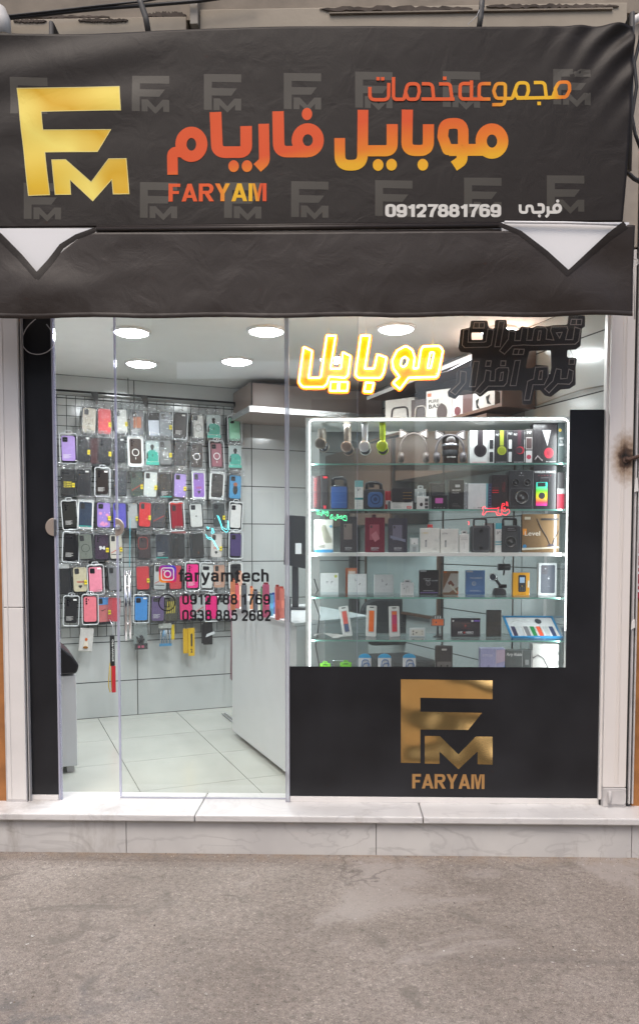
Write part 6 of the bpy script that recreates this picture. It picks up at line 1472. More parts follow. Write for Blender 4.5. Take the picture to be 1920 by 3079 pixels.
p = Prod(2, 'ring_box', 'small white box with a dark oval and three pictures', 'box', 1253, 1288, 1493, th=.04).body((220, 218, 216)); p.disc(.36, .38, .008, (50, 36, 40), rz=.010).rect(.66, .95, .6, .85, (60, 60, 62)).rect(.66, .95, .32, .54, (90, 80, 80)).rect(.66, .95, .06, .26, (60, 60, 62))
p = Prod(2, 'speaker_box', 'black box with a pink screen picture', 'box', 1297, 1345, 1488, th=.06).body((30, 28, 32)); p.rect(.22, .70, .42, .78, (198, 96, 172), r=.002)
for k in range(4): p.disc(.2 + .19 * k, .12, .0028, (190, 190, 190)).disc(.2 + .19 * k, .12, .0018, (40, 40, 42))
p = Prod(2, 'mini_speaker', 'small glossy black cube speaker standing on the box with a pink screen', 'speaker', 1293, 1337, 1452, th=.05, lift=.0635).body((34, 34, 36), rough=.15, bev=.006, name='speaker_body'); p.rect(.08, .92, .1, .86, (58, 58, 60), r=.004)
p = Prod(2, 'phone_holder_box', 'black box lettered magnet holder with a silver sticker', 'box', 1350, 1394, 1443, th=.05).body((44, 42, 42)); p.rect(.4, .72, .75, .84, (186, 186, 186)).text('MAGNET', .2, .78, .62, .68, (206, 204, 200)).text('HOLDER', .2, .66, .54, .59, (170, 168, 164)).lines(.2, .8, .08, .18, 3, (120, 116, 112))
p = Prod(2, 'foil_pack', 'crumpled silver clear pack beside the white router box', 'pack', 1394, 1407, 1452, th=.03).body((150, 160, 158), m=M_foil)
p = Prod(2, 'router_box', 'big plain white box with a teal and navy edge', 'box', 1407, 1466, 1454, th=.07).body((222, 224, 226)); p.rect(.90, 1.0, 0, 1, (120, 180, 190)).rect(.5, .56, .05, .08, (60, 60, 60)).rect(.62, .69, .04, .08, (60, 60, 60)).rect(.25, .36, .05, .06, (130, 130, 130))
p = Prod(2, 'slim_box', 'navy slim box edge between the white box and the dark box', 'box', 1467, 1477, 1454, th=.07).body((54, 60, 92)); p.lines(.2, .8, .1, .85, 8, (150, 156, 190))
p = Prod(2, 'speaker_box', 'dark box with red stripes left of the big black speaker', 'box', 1478, 1527, 1428, th=.08).body((44, 38, 40))
for k in range(3): p.rect(.02, .42, .48 + .06 * k + (.02 if k == 2 else 0), .505 + .06 * k, (214, 40, 50))
p.text('AiR', .62, .82, .5, .8, (110, 40, 44), .02)
p = Prod(2, 'tower_speaker', 'tall black speaker with two small cones over a large one', 'speaker', 1529, 1603, 1414, th=.08); M_spk = pal(50, 50, 54, rough=.4)
bb = MB(); bb.prism(rrect(-p.w / 2, p.w / 2, 0, p.h, .008), 0, .08); bb.build('speaker_body', M_spk, p.t, bevel=.003)
def cone(p, a, c, r, col=(34, 34, 36)):
    bb = MB(); x, z = p.X(a), p.h * c; bb.lathe([(r, -.001), (r * .98, -.006), (r * .86, -.006), (r * .80, .0), (r * .3, -.0006), (r * .28, -.004), (0, -.005)], 26, c=(x, 0, z), axis='y'); bb.build('speaker_cone', pal(col, rough=.35), p.t)
cone(p, .26, .68, .020); cone(p, .74, .68, .020); cone(p, .52, .30, .036, (46, 44, 44))
p.disc(.5, .93, .003, (210, 210, 210)).text('KTX-1201', .40, .60, .855, .875, (190, 190, 190)); p.line([(.08, .12), (.04, .2), (.04, .46), (.1, .54), (.9, .54), (.95, .46), (.95, .2), (.9, .08), (.1, .08)], .0012, (86, 86, 90), y=-.001)
p = Prod(2, 'speaker_box', 'black box lettered wireless speaker with a rainbow speaker picture', 'box', 1604, 1672, 1400, th=.09).body((48, 46, 50)); p.text('WIRELESS SPEAKER', .02, .96, .83, .88, (226, 226, 226), .03)
for k in range(5): p.lay += 0; p.rect(.20 + .13 * k, .23 + .13 * k, .76, .785, (150, 60, 66))
M_rb = ramp_mat('rainbow_print', [(0.0, (190, 60, 190)), (0.25, (220, 70, 90)), (0.5, (226, 206, 40)), (0.75, (110, 206, 60)), (1.0, (70, 206, 190))], (0, 0, 1 / (p.h * .52), -.06), .4)
p.rect(.10, .60, .08, .62, (0, 0, 0), r=.003, m=M_rb).rect(.17, .52, .52, .61, (36, 40, 40)).disc(.36, .31, .0165, (60, 60, 60)).rect(.62, .78, .1, .62, (34, 34, 36)).line([(.3, .63), (.3, .72), (.66, .72), (.66, .63)], .0016, (96, 96, 100), y=-.002)
p = Prod(2, 'red_box', 'red and black slim box at the right end of the second shelf', 'box', 1674, 1696, 1420, th=.07).body((56, 54, 56)); p.rect(0, 1, 0, .42, (176, 34, 60)).rect(0, 1, .42, .56, (176, 176, 176))
# ---------- third shelf
p = Prod(3, 'power_bank_box', 'white power bank box marked 20000 with a blue base', 'box', 944, 1001, 1562, th=.03).body((214, 212, 206)); p.rect(0, 1, 0, .09, (60, 140, 190)).text('20000', .06, .56, .13, .24, (120, 118, 112)).poly([(.34, .74), (.42, .84), (.56, .84), (.66, .74), (.94, .36), (.92, .30), (.62, .28), (.5, .34)], (166, 164, 150))
for k in range(4): p.poly([(.40 + .06 * k, .80), (.415 + .06 * k, .80), (.62 + .06 * k, .34), (.605 + .06 * k, .34)], (140, 138, 124))
p.disc(.88, .79, .007, (90, 160, 200)).lines(.05, .45, .88, .93, 2, (130, 130, 130)); [p.disc(.08, .32 + .12 * k, .0035, (190, 188, 180)) for k in range(4)]
def hangbox(x0, x1, yt, col, win_, label, txt='QOOQ', glossy_=True):
    p = Prod(3, 'gadget_box', label, 'box', x0, x1, yt + 8, th=.04).body(col, rough=.12); p.hanger(.45, [int(c * .7) for c in col], .022, .016); p.rect(.22, .72, .36, .80, win_, r=.002).rect(.27, .36, .70, .77, (50, 44, 46)).text(txt, .3, .7, .10, .15, (200, 200, 204)).lines(.3, .7, .06, .08, 2, (150, 150, 156)); return p
hangbox(1022, 1072, 1545, (66, 62, 66), (126, 110, 106), 'smoky grey hanging box with a beige window, left in the third row')
hangbox(1097, 1156, 1548, (112, 44, 58), (150, 70, 84), 'wine red hanging box in the third display row').poly([(.3, .5), (.55, .62), (.75, .4), (.5, .3)], (176, 110, 120))
hangbox(1167, 1224, 1550, (70, 68, 78), (108, 104, 122), 'slate grey hanging box right of the wine red one').poly([(.1, .5), (.9, .38), (.9, .30), (.1, .42)], (120, 124, 146))
p = Prod(3, 'earbud_pack', 'tiny clear pack with a white plug', 'pack', 1232, 1258, 1617, th=.02).body((176, 184, 184)); p.rect(.12, .88, .55, .95, (220, 220, 220)).disc(.5, .62, .004, (150, 150, 150)).rect(.3, .7, .08, .4, (150, 154, 158))
def white_charger(x0, x1, yt, txt, label):
    p = Prod(3, 'charger_box', label, 'box', x0, x1, yt, th=.04).body((220, 218, 214)); p.hanger(.5, (170, 170, 176), .018, .004)
    p.text(txt, .1, .42, .76, .84, (214, 190, 140) if txt == '120W' else (150, 150, 150)).rect(.24, .34, .22, .52, (170, 170, 172), r=.002).rect(.25, .33, .45, .51, (120, 120, 124)).line([(.7, .5), (.8, .55), (.9, .45)], .001, (200, 200, 200), y=-.001).line([(.62, .12), (.75, .18), (.85, .1)], .001, (190, 190, 190), y=-.001); return p
white_charger(1263, 1321, 1588, '120W', 'white charger box with faint gold text in the third row')
p = Prod(3, 'red_trinket', 'small red plastic piece on top of the white charger box', 'trinket', 1284, 1300, 1577, th=.01, lift=.122, y=.12); p.body((206, 60, 60), bev=.002)
white_charger(1323, 1377, 1590, '67W', 'white charger box marked 67W')
p = Prod(3, 'cable_box', 'narrow white hanging box right of the 67W box', 'box', 1380, 1409, 1606, th=.03).body((222, 220, 218)); p.hanger(.5, (206, 206, 204), .03, .019); p.lines(.15, .85, .70, .78, 2, (170, 170, 170)).rect(.46, .54, .2, .56, (200, 200, 200))
def pspeaker(x0, x1, yt, label, style):
    p = Prod(3, 'portable_speaker', label, 'speaker', x0, x1, yt, th=.07); bk = pal(52, 54, 58, rough=.5); hb = p.h * .78
    bb = MB(); bb.prism(rrect(-p.w / 2, p.w / 2, 0, hb, .016), 0, .07); bb.build('speaker_body', bk, p.t, bevel=.004)
    a = (.16, .80) if style else (.16, .82); bb = MB(); bb.tube([(q.x, .03, q.y) for q in rpath([(p.X(a[0]), hb - .004), (p.X(a[0]), p.h - .004, .012), (p.X(a[1]), p.h - .004, .012), (p.X(a[1]), hb - .004)])], .0055 if not style else .007, 8); bb.build('handle', bk, p.t)
    if style == 0:
        bb = MB(); o_ = rrect(p.X(.06), p.X(.94), .006, hb - .006, .014); i_ = rrect(p.X(.09), p.X(.91), .009, hb - .009, .012); ring_mb(bb, o_, i_, -.0006); bb.build('trim_line', pal(110, 112, 116), p.t)
        cone(p, .5, .62, .010, (30, 30, 32)); cone(p, .5, .12, .010, (30, 30, 32))
    else:
        cone(p, .48, .30, .030, (42, 44, 46)); p.rect(.25, .80, .60, .73, (26, 26, 28), r=.002).lines(.32, .72, .64, .69, 2, (150, 150, 154))
        for s_ in (.02, .93):
            bb = MB()
            for k in range(5): bb.box(p.X(s_), p.X(s_ + .05), -.002, 0, hb * (.3 + .1 * k), hb * (.35 + .1 * k))
            bb.build('side_rib', bk, p.t)
    return p
p = Prod(3, 'speaker_carton', 'white carton standing behind the two black speakers', 'box', 1455, 1486, 1573, th=.03, y=.2).body((214, 208, 206)); p.rect(.8, 1.0, 0, 1, (96, 60, 64))
pspeaker(1417, 1474, 1557, 'black portable speaker with two small dots and thin trim line', 0)
p = Prod(3, 'slim_box', 'slim white and teal box between the two black handled speakers', 'box', 1488, 1507, 1573, th=.04).body((214, 214, 212)); p.rect(0, 1, .80, 1, (80, 166, 180)).text("3''", .2, .8, .62, .72, (80, 80, 80)).rect(0, 1, .34, .38, (90, 160, 170)).rect(0, 1, .26, .29, (90, 160, 170))
pspeaker(1505, 1566, 1557, 'black portable speaker with one big round cone', 1)
p = Prod(3, 'neckband_box', 'glossy tan box showing black neckband earphones, right end of third row', 'box', 1569, 1681, 1546, th=.03, y=.12).body((128, 104, 76), rough=.12); p.rect(0.02, .12, .46, .62, (222, 140, 40)).text('Level', .07, .48, .44, .56, (222, 214, 200), .005).disc(.07, .16, .010, (50, 130, 180)).rect(.06, .22, .86, .93, (190, 180, 160), r=.002)
p.line([(.40, .88), (.50, .64), (.66, .40), (.76, .18)], .0018, (40, 36, 38)).line([(.98, .56), (.86, .34), (.80, .18)], .0018, (40, 36, 38)).rect(.50, .97, .84, .89, (36, 30, 30), r=.002).poly([(.66, .16), (.90, .16), (.84, .22), (.72, .22)], (66, 56, 70)).poly([(.0, .06), (1, .12), (1, .16), (.5, .13), (0, .12)], (206, 200, 184))
# ---------- fourth shelf
def wbox(x0, x1, yt, label, dots=False, rz=0):
    p = Prod(4, 'earbud_box', label, 'box', x0, x1, yt, th=.03, rz=math.radians(rz)).body((226, 226, 226)); p.rect(0, 1, 0, .12, (196, 206, 206))
    if dots: p.disc(.85, .85, .008, (190, 196, 80)); p.disc(.38, .6, .003, (120, 120, 120)).disc(.62, .6, .003, (110, 110, 110)).line([(.3, .62), (.38, .52), (.45, .6)], .0012, (150, 150, 150), y=-.0012).line([(.56, .52), (.62, .56), (.72, .62)], .0012, (150, 150, 150), y=-.0012)
    else: p.disc(.42, .68, .0028, (110, 110, 110)).disc(.40, .74, .003, (160, 160, 160)).disc(.62, .50, .0045, (176, 176, 176)).disc(.66, .54, .0025, (110, 110, 110))
    return p
wbox(962, 1017, 1723, 'white earbud box with a round yellow sticker', True); wbox(1045, 1101, 1726, 'white earbud box, second from the left on its shelf', rz=-3); wbox(1125, 1182, 1728, 'white earbud box, third from the left on its shelf', rz=3)
p = Prod(4, 'orange_carton', 'small orange box behind the white earbud boxes', 'box', 1038, 1073, 1708, th=.02, y=.34).body((206, 104, 60)); p.rect(.2, .9, .7, .95, (226, 150, 110)).rect(.25, .85, .78, .88, (240, 220, 210))
p = Prod(4, 'earphone_box', 'small white hanging earphone box with a tab', 'box', 1204, 1243, 1752, th=.02, y=.2).body((226, 226, 226)); p.hanger(.5, (220, 220, 220), .036, .016); p.disc(.15, .86, .0022, (60, 60, 60)).line([(.4, .62), (.4, .2)], .0008, (150, 150, 150), y=-.001).line([(.62, .62), (.62, .2)], .0008, (150, 150, 150), y=-.001).disc(.5, .68, .005, (190, 190, 190)).rect(.22, .3, .5, .58, (100, 100, 100))
p = Prod(4, 'watch_box', 'black watch box with white slanted text', 'box', 1260, 1318, 1714, th=.03).body((52, 46, 48)); p.rect(.04, .36, .93, .99, (200, 200, 204)).text('STUDY OF', .2, .6, .62, .67, (220, 220, 220), .02, .3).text('SMART CLOVER', .3, .95, .55, .60, (220, 220, 220), .02, .3).disc(.46, .46, .012, (150, 146, 146)).disc(.46, .46, .0085, (90, 84, 86)).rect(.04, .96, .07, .11, (140, 120, 180)).lines(.2, .8, .15, .17, 2, (200, 200, 200))
p = Prod(4, 'gadget_box', 'brown and cream gadget box with an orange corner', 'box', 1331, 1377, 1717, th=.03).body((150, 112, 84)); p.poly([(0, .2), (.5, .9), (1, .9), (1, .35), (.4, .1), (0, .1)], (206, 196, 186)).poly([(.3, .5), (.5, .62), (.75, .42), (.55, .3)], (140, 90, 70)).rect(.04, .24, .92, .99, (226, 110, 40)).rect(.9, 1, .03, .16, (226, 120, 60)).poly([(.4, .4), (.5, .45), (.95, .1), (.85, .08)], (226, 222, 200))
p = Prod(4, 'watch_box', 'sky blue earbud box with a silver label at its top corner', 'box', 1400, 1457, 1715, th=.03).body((110, 146, 200)); p.rect(.03, .36, .92, .98, (206, 206, 210)).disc(.42, .46, .012, (190, 200, 214)).disc(.44, .47, .008, (150, 170, 200)).rect(0, 1, .06, .1, (84, 120, 180)).text('TWS EARBUDS', .2, .85, .66, .72, (226, 230, 240), .02, .2).lines(.2, .8, .15, .18, 2, (210, 220, 236))
t = Prod(4, 'phone_holder', 'black car phone holder with a silver ringed magnet', 'phone holder', 1484, 1523, 1724, th=.06, y=.22); b_ = MB()
b_.prism([(t.X(.0), 0), (t.X(1.0), 0), (t.X(.95), t.h * .22), (t.X(.75), t.h * .32), (t.X(.2), t.h * .32), (t.X(.08), t.h * .2)], 0, .06); b_.build('base', M_spk, t.t, bevel=.004)
b_ = MB(); b_.tube([(t.X(.7), .03, t.h * .34), (t.X(.55), .025, t.h * .45), (t.X(.05), .0, t.h * .78)], .0075, 8); b_.tube([(t.X(.45), .03, t.h * .42), (t.X(1.05), .03, t.h * .40)], .010, 10); b_.build('arm', M_dark, t.t)
b_ = MB(); c0 = Vector((t.X(-.05), -.006, t.h * .82)); dv = Vector((-.55, -.8, .2)).normalized(); b_.tube([c0 + dv * .008, c0 - dv * .006], .020, 22); b_.build('magnet_head', M_lens, t.t); b_ = MB()
b_.tube([c0 + dv * .009 + (dv.cross(Vector((0, 0, 1))).normalized() * math.cos(a_) + dv.cross(dv.cross(Vector((0, 0, 1)))).normalized() * math.sin(a_)) * .019 for a_ in [i * math.pi / 12 for i in range(24)]], .0028, 6, closed=True); b_.build('silver_ring', M_chrome, t.t)
A = at(1515, 1705, .33); cm = thing('hanging_camera', 'dark round dome camera hanging on a thin cable behind the phone holder', 'camera', A, 0)
b_ = MB(); b_.tube([(-.035, 0, 0), (.03, 0, .0)], .018, 18); b_.build('camera_body', M_spk, cm); b_ = MB(); b_.tube([(0, 0, .016), (-.01, 0, .03), (0, 0, .05), (-.012, 0, .07), (-.006, 0, .085), (.008, 0, .075), (.02, 0, .06), (.035, 0, .07), (.035, 0, .12)], .0022, 6); b_.tube([(0, 0, -.016), (-.004, 0, -.045)], .005, 6); b_.build('cable', M_spk, cm)
p = Prod(4, 'phone_box', 'orange yellow box showing a small black keypad phone', 'box', 1541, 1591, 1722, th=.03, y=.2).body((226, 160, 30)); p.rect(.32, .78, .16, .90, (40, 40, 44), r=.008).rect(.40, .70, .56, .80, (170, 196, 226)).disc(.55, .42, .003, (206, 170, 60)).text('CAT PHONE', .28, .78, .06, .09, (120, 60, 20), .02).rect(.88, .98, .36, .66, (226, 220, 206))
for k in range(9): p.disc(.44 + .11 * (k % 3), .36 - .06 * (k // 3), .002, (110, 110, 112))
p = Prod(4, 'smartphone_box', 'white smartphone box picturing the back of a dark phone', 'box', 1618, 1673, 1693, th=.03, y=.2).body((216, 220, 222)); p.rect(.13, .90, .08, .94, (62, 70, 86), r=.007).rect(.15, .48, .66, .92, (58, 54, 68), r=.006).disc(.37, .83, .004, (160, 166, 176)).disc(.30, .74, .005, (44, 44, 52)).disc(.55, .53, .0045, (190, 194, 202), rz=.005).disc(.57, .585, .0015, (190, 194, 202)).rect(.5, .62, .29, .295, (170, 176, 190))
# ---------- fifth shelf
def strapbox(xa, xb, yt, c1_, c2_, label, tilt=0.0):
    p = Prod(5, 'watch_strap_pack', label, 'watch strap', xa, xb, yt, th=.008); p.t.rotation_euler.y = math.radians(tilt)
    o_ = rrect(-p.w / 2, p.w / 2, 0, p.h, .006, 3); bb = MB(); bb.prism(o_, 0, .008); bb.build('pack_shell', pal(214, 214, 212), p.t, bevel=.001); p.rect(.2, .8, .12, .86, (186, 186, 184), r=.003).rect(.27, .75, .16, .84, c1_, r=.003).rect(.28, .74, .16, .42, c2_, r=.003).rect(.3, .7, .93, .965, (70, 70, 70), r=.001); return p
strapbox(1031, 1060, 1822, (208, 90, 80), (70, 84, 120), 'tilted watch strap pack, salmon above and navy below', -9)
strapbox(1099, 1130, 1821, (232, 110, 40), (232, 104, 36), 'watch strap pack with an all orange strap', 1.5)
p = strapbox(1170, 1202, 1823, (196, 50, 100), (206, 54, 70), 'watch strap pack with a magenta and red strap', -1.5); p.rect(.30, .72, .72, .83, (226, 110, 50))
p = Prod(5, 'lens_guard_pack', 'small silver camera lens guard in a clear pack', 'pack', 1230, 1277, 1888, th=.01).body((150, 156, 158), m=M_frame); p.rect(.12, .9, .12, .8, (214, 210, 200), r=.003); [p.disc(a_, c_, .0042, (110, 110, 112)) for a_, c_ in ((.24, .62), (.24, .3), (.45, .46))]; [p.disc(a_, c_, .0022, (70, 70, 72)) for a_, c_ in ((.82, .62), (.82, .3))]
p = Prod(5, 'action_camera', 'orange action camera on a black stand in a clear case', 'camera', 1294, 1336, 1851, th=.02); bb = MB(); bb.lathe([(0, 0), (.024, 0), (.022, .004), (.006, .006), (.0055, p.h * .5)], 18); bb.build('stand', M_dark, p.t)
b_ = MB(); b_.prism(rrect(-p.w / 2, p.w / 2, p.h * .50, p.h * .86, .003), 0, .02); b_.build('clear_housing', pal(120, 122, 124), p.t); p.rect(.1, .9, .54, .83, (226, 112, 60), r=.002).disc(.38, .68, .004, (60, 60, 66)).disc(.18, .62, .0025, (90, 90, 90)).disc(.18, .74, .0025, (90, 90, 90))
b_ = MB(); b_.prism(rrect(p.X(.15), p.X(.8), p.h * .87, p.h, .004), .004, .016, 0)
for k in range(3): b_.prism(rrect(p.X(.30 + .17 * k), p.X(.36 + .17 * k), p.h * .86, p.h * .97, .001), -.001, .003, 1)
b_.build('clamp', [pal(110, 112, 112), pal(220, 220, 220)], p.t)
p = Prod(5, 'smartwatch_box', 'wide black smartwatch box with slanted white lettering and a red numeral', 'box', 1356, 1443, 1859, th=.03).body((56, 52, 58)); p.text('HK', .22, .40, .17, .30, (222, 222, 222), .03, .2).text('4', .41, .48, .17, .30, (214, 60, 50), .03, .2).text('HERO', .49, .76, .17, .30, (222, 222, 222), .03, .2).text('HYBRID SMART WATCH', .22, .76, .10, .13, (190, 190, 190)).disc(.06, .86, .005, (220, 220, 220)).disc(.72, .86, .006, (210, 210, 210)).rect(.78, .98, .83, .90, (130, 100, 190), r=.001).disc(.48, .6, .0095, (110, 40, 44)).disc(.48, .6, .007, (60, 52, 58)).rect(.47, .50, .56, .64, (206, 70, 60)); [p.rect(.36 + .05 * k, .39 + .05 * k, .72, .74, (130, 60, 60)) for k in range(6)]; [p.rect(.36 + .05 * k, .39 + .05 * k, .45, .47, (130, 60, 60)) for k in range(6)]
p = Prod(5, 'tablet', 'dark glass phone standing upright and reflecting the room', 'phone', 1461, 1507, 1834, th=.008).body((40, 40, 42), rough=.2, bev=.002, name='tablet_body'); p.rect(.03, .97, .02, .98, (0, 0, 0), name='screen', r=.004, m=mat('mirror_screen', (0.22, 0.20, 0.18), 0.05, 0.8))
# watch gift set: open blue tray
wA = at(1520, 1868, .24); t = Prod(5, 'watch_gift_set', 'open blue gift tray with a watch and seven coloured straps', 'gift set', 1536, 1690, 1866, th=.05, y=.15)
wd, hh = t.w, t.h; b_ = MB(); M_bl = pal(40, 146, 206); y1 = .16
# tray tilted: front low edge, back high
F0, F1, B0, B1 = (-wd / 2, 0, 0), (wd / 2, 0, 0), (-wd / 2 - .012, y1, hh), (wd / 2 - .012, y1, hh)
b_.face([F0, F1, B1, B0]); th_ = Vector((0, -.45, .9)) * .012
V_ = [Vector(q_) for q_ in (F0, F1, B1, B0)]; T_ = [q_ + th_ for q_ in V_]
for i in range(4): j = (i + 1) % 4; b_.face([V_[i], V_[j], T_[j], T_[i]])
inn = []
cen = sum(T_, Vector()) / 4
I_ = [q_.lerp(cen, .07) for q_ in T_]
for i in range(4): j = (i + 1) % 4; b_.face([T_[i], T_[j], I_[j], I_[i]])
b_.build('tray', M_bl, t.t)
def onT(s, q, up=0.0): a_ = I_[0].lerp(I_[1], s); c_ = I_[3].lerp(I_[2], s); return a_.lerp(c_, q) - th_ * .5 + th_ * up
b_ = MB(); b_.face([onT(0, 0), onT(1, 0), onT(1, 1), onT(0, 1)]); b_.build('insert', pal(214, 216, 220), t.t)
for k, col in enumerate(((56, 52, 84), (196, 200, 206), (120, 120, 126), (30, 130, 70), (222, 84, 50), (176, 182, 184), (50, 66, 104))):
    b_ = MB(); s0, s1 = .04 + .135 * k, .125 + .135 * k; b_.face([onT(s0, .05, .15), onT(s1, .05, .15), onT(s1, .52, .15), onT(s0, .52, .15)]); b_.face([onT(s0, .05, .15), onT(s1, .05, .15), onT(s1, .05, 0), onT(s0, .05, 0)]); b_.build('strap', pal(col), t.t)
    b_ = MB(); b_.tube([onT(s1 + .01, .06, .3), onT(s1 + .02, .3, .35), onT(s1 + .01, .5, .3)], .002, 5); b_.build('divider', pal(226, 226, 226), t.t)
b_ = MB(); b_.face([onT(.68 + .07 * math.cos(a_), .78 + .13 * math.sin(a_), .3) for a_ in [i * math.pi / 8 for i in range(16)]]); b_.build('watch', pal(66, 72, 80), t.t)
b_ = MB(); b_.tube([onT(.1, .74, .2), onT(.25, .85, .2), onT(.4, .74, .2), onT(.5, .84, .2)], .0016, 5); b_.build('cable', pal(236, 236, 236), t.t)
text_in('lettering', 'tiebor', lambda s, q: Vector((wd * (-.05 + .12 * (1 - s)), -.0062 * 0 - .004 - .0005, .002 + .007 * (1 - q))) + Vector((0, .001, 0)), pal(226, 236, 240), t.t)
lf_ = thing('leaflet', 'pale crumpled leaflet lying on the fifth shelf at its left end', 'leaflet', ((at(1000, 1915, .2)).x, .2, SHELF[5] + .001)); b_ = MB(); rl = random.Random(2)
for j in range(4):
    for i in range(9): b_.v.append((-.10 + .025 * i, -.05 + .035 * j, .006 + .006 * math.sin(i * 1.1 + j) + (.014 if i < 4 else 0) * math.exp(-((i - 2) ** 2) / 2)))
for j in range(3):
    for i in range(8): k = j * 9 + i; b_.f.append((k, k + 1, k + 10, k + 9)); b_.mi.append(0); b_.sm.append(False)
b_.build('sheet', pal(190, 186, 184), lf_)
# ---------- bottom
for x0, x1, yt, lb in ((961, 993, 1990, 'left one of two green hanging tags at the cabinet bottom'), (1022, 1056, 1987, 'right one of two green hanging tags at the cabinet bottom')):
    p = Prod(6, 'green_tag_pack', lb, 'pack', x0, x1, yt + 4, th=.006, y=.16).body((120, 200, 50)); p.hanger(.5, (120, 206, 50), .026, .010); p.rect(.3, .7, .92, .96, (40, 90, 40))
p = Prod(6, 'metal_bracket', 'small grey metal bracket between the green tags', 'bracket', 1000, 1046, 1985, th=.02, y=.3).body((120, 128, 126), m=M_alu, top=.98)
for x0, x1, lb in ((1077, 1115, 'blue topped cable pack, left one of three'), (1136, 1175, 'blue topped cable pack, middle one of three'), (1210, 1249, 'blue topped cable pack, right one of three')):
    p = Prod(6, 'cable_pack', lb, 'cable pack', x0, x1, 1978, th=.006, y=.13).body((222, 224, 226)); b_ = MB(); hw = p.w / 2
    b_.prism([(-hw, p.h), (hw, p.h)] + [(hw * math.cos(a_), p.h + .022 * math.sin(a_)) for a_ in [i * math.pi / 10 for i in range(1, 10)]], -.001, .006); b_.build('blue_header', pal(60, 170, 222), p.t)
    p.rect(.25, .75, 1.0, 1.035, (214, 232, 240), r=.001); b_ = MB(); b_.tube([(q_.x, -.003, q_.y) for q_ in rpath([(p.X(.15), p.h * .3), (p.X(.3), p.h * .95, .02), (p.X(.8), p.h * .95, .02), (p.X(.7), p.h * .3)])], .0022, 6); b_.tube([(q_.x, -.003, q_.y) for q_ in rpath([(p.X(.25), p.h * .3), (p.X(.4), p.h * .85, .02), (p.X(.9), p.h * .85, .02), (p.X(.85), p.h * .3)])], .0022, 6); b_.build('cable', pal(70, 120, 176), p.t)
p = Prod(6, 'earphone_box', 'dark hanging box with two earphones in its window', 'box', 1308, 1360, 1942, th=.03, y=.13).body((60, 58, 58), bev=.004); p.rect(.36, .66, .90, .94, (190, 188, 184), r=.003).rect(.1, .92, .1, .66, (112, 110, 108), r=.003).disc(.34, .57, .0045, (26, 26, 28)).disc(.70, .57, .0045, (26, 26, 28)); [p.line([(a_, .55), (a_, .12)], .0009, (36, 36, 38), y=-.003) for a_ in (.34, .52, .64, .72)]
p = Prod(6, 'headphone_box', 'lilac and blue headphone box with a paw print', 'box', 1444, 1517, 1950, th=.06, y=.12).body((176, 176, 214)); p.rect(.62, .635, 0, 1, (220, 220, 236)).poly([(.64, .0), (1, .0), (1, .62), (.8, .5), (.64, .42)], (110, 150, 214)).poly([(.64, .66), (1, .72), (1, .98), (.64, .96)], (206, 186, 206)).line([(.2, .3), (.22, .5), (.32, .62), (.42, .5), (.42, .3)], .003, (110, 120, 160)).disc(.32, .34, .009, (206, 214, 240)).disc(.84, .32, .005, (226, 226, 240)).disc(.81, .38, .002, (226, 226, 240)).disc(.84, .40, .002, (226, 226, 240)).disc(.87, .38, .002, (226, 226, 240)).text('KITTY EAR', .08, .5, .82, .87, (210, 206, 226), .02)
p = Prod(6, 'headphone_box', 'grey green headphone box with white script on top', 'box', 1519, 1598, 1955, th=.06, y=.12).body((96, 104, 104)); p.rect(.63, .64, 0, 1, (210, 214, 214)).text('Party Mobile', .03, .62, .84, .94, (226, 228, 226), .02, .4).disc(.34, .42, .024, (78, 82, 86), rz=.02).disc(.36, .38, .017, (60, 64, 66), rz=.014).disc(.40, .58, .005, (150, 156, 190)); [p.rect(.74, .88, .30 + .18 * k, .42 + .18 * k, (150, 156, 156), r=.003) for k in range(3)]; p.rect(.98, 1, 0, 1, (220, 220, 220))
p = Prod(6, 'headphone_box', 'large white box picturing thin grey headphones, bottom right', 'box', 1600, 1679, 1937, th=.07, y=.12).body((214, 214, 210)); p.rect(.88, .89, 0, 1, (170, 172, 172)); p.line([(.02, .72), (.2, .78), (.42, .72), (.58, .55), (.62, .34)], .003, (150, 150, 150)).line([(.60, .5), (.5, .34)], .006, (170, 170, 170)); [p.line([(.92, .38 + .2 * k), (.93, .46 + .2 * k), (.97, .46 + .2 * k), (.98, .38 + .2 * k)], .0012, (120, 120, 120)) for k in range(3)]
# ---------- small boxes on the brown wall shelf, behind the signs
def shelfbox(px0, px1, pyt, label, col, vfrac, art=None):
    # placed on the shelf along the right wall: find v for the photo column on the shelf's front line
    u_ = UR - us + 0.05; d_ = ray((px0 + px1) / 2, 1220); s_ = u_ / d_.dot(UD) ; pos = CAM + d_ * s_; pos.z = 2.30 + .0185
    dist = (Vector((pos.x, pos.y, 0)) - Vector((CAM.x, CAM.y, 0))).length
    k_ = dist / F; w_ = abs(px1 - px0) * k_ / max(0.45, abs(math.sin(RA) + .25)); w_ = min(w_, .24)
    h_ = min(0.29, (hit((px0 + px1) / 2, pyt, UD, UD.dot(CAM) + u_).z) - pos.z); h_ = max(h_, .06)
    t = thing('stacked_box', label, 'box', pos, RA - math.radians(58)); bx = boxobj('box_body', pal(col), -w_ * .5, w_ * .5, 0, .1, 0, h_, t, .002)
    if art: art(t, w_, h_)
    return t
def art_ring(c1_):
    def f(t, w, h):
        b_ = MB(); b_.tube([(q_.x, -.003, q_.y) for q_ in rpath([(-w * .3, h * .2), (-w * .25, h * .75, .03), (w * .25, h * .75, .03), (w * .3, h * .2)])], .006, 8); b_.build('print', pal(c1_), t)
    return f
shelfbox(1162, 1240, 1199, 'white headphone box, leftmost on the brown wall shelf', (214, 206, 196), 0, art_ring((70, 60, 60)))
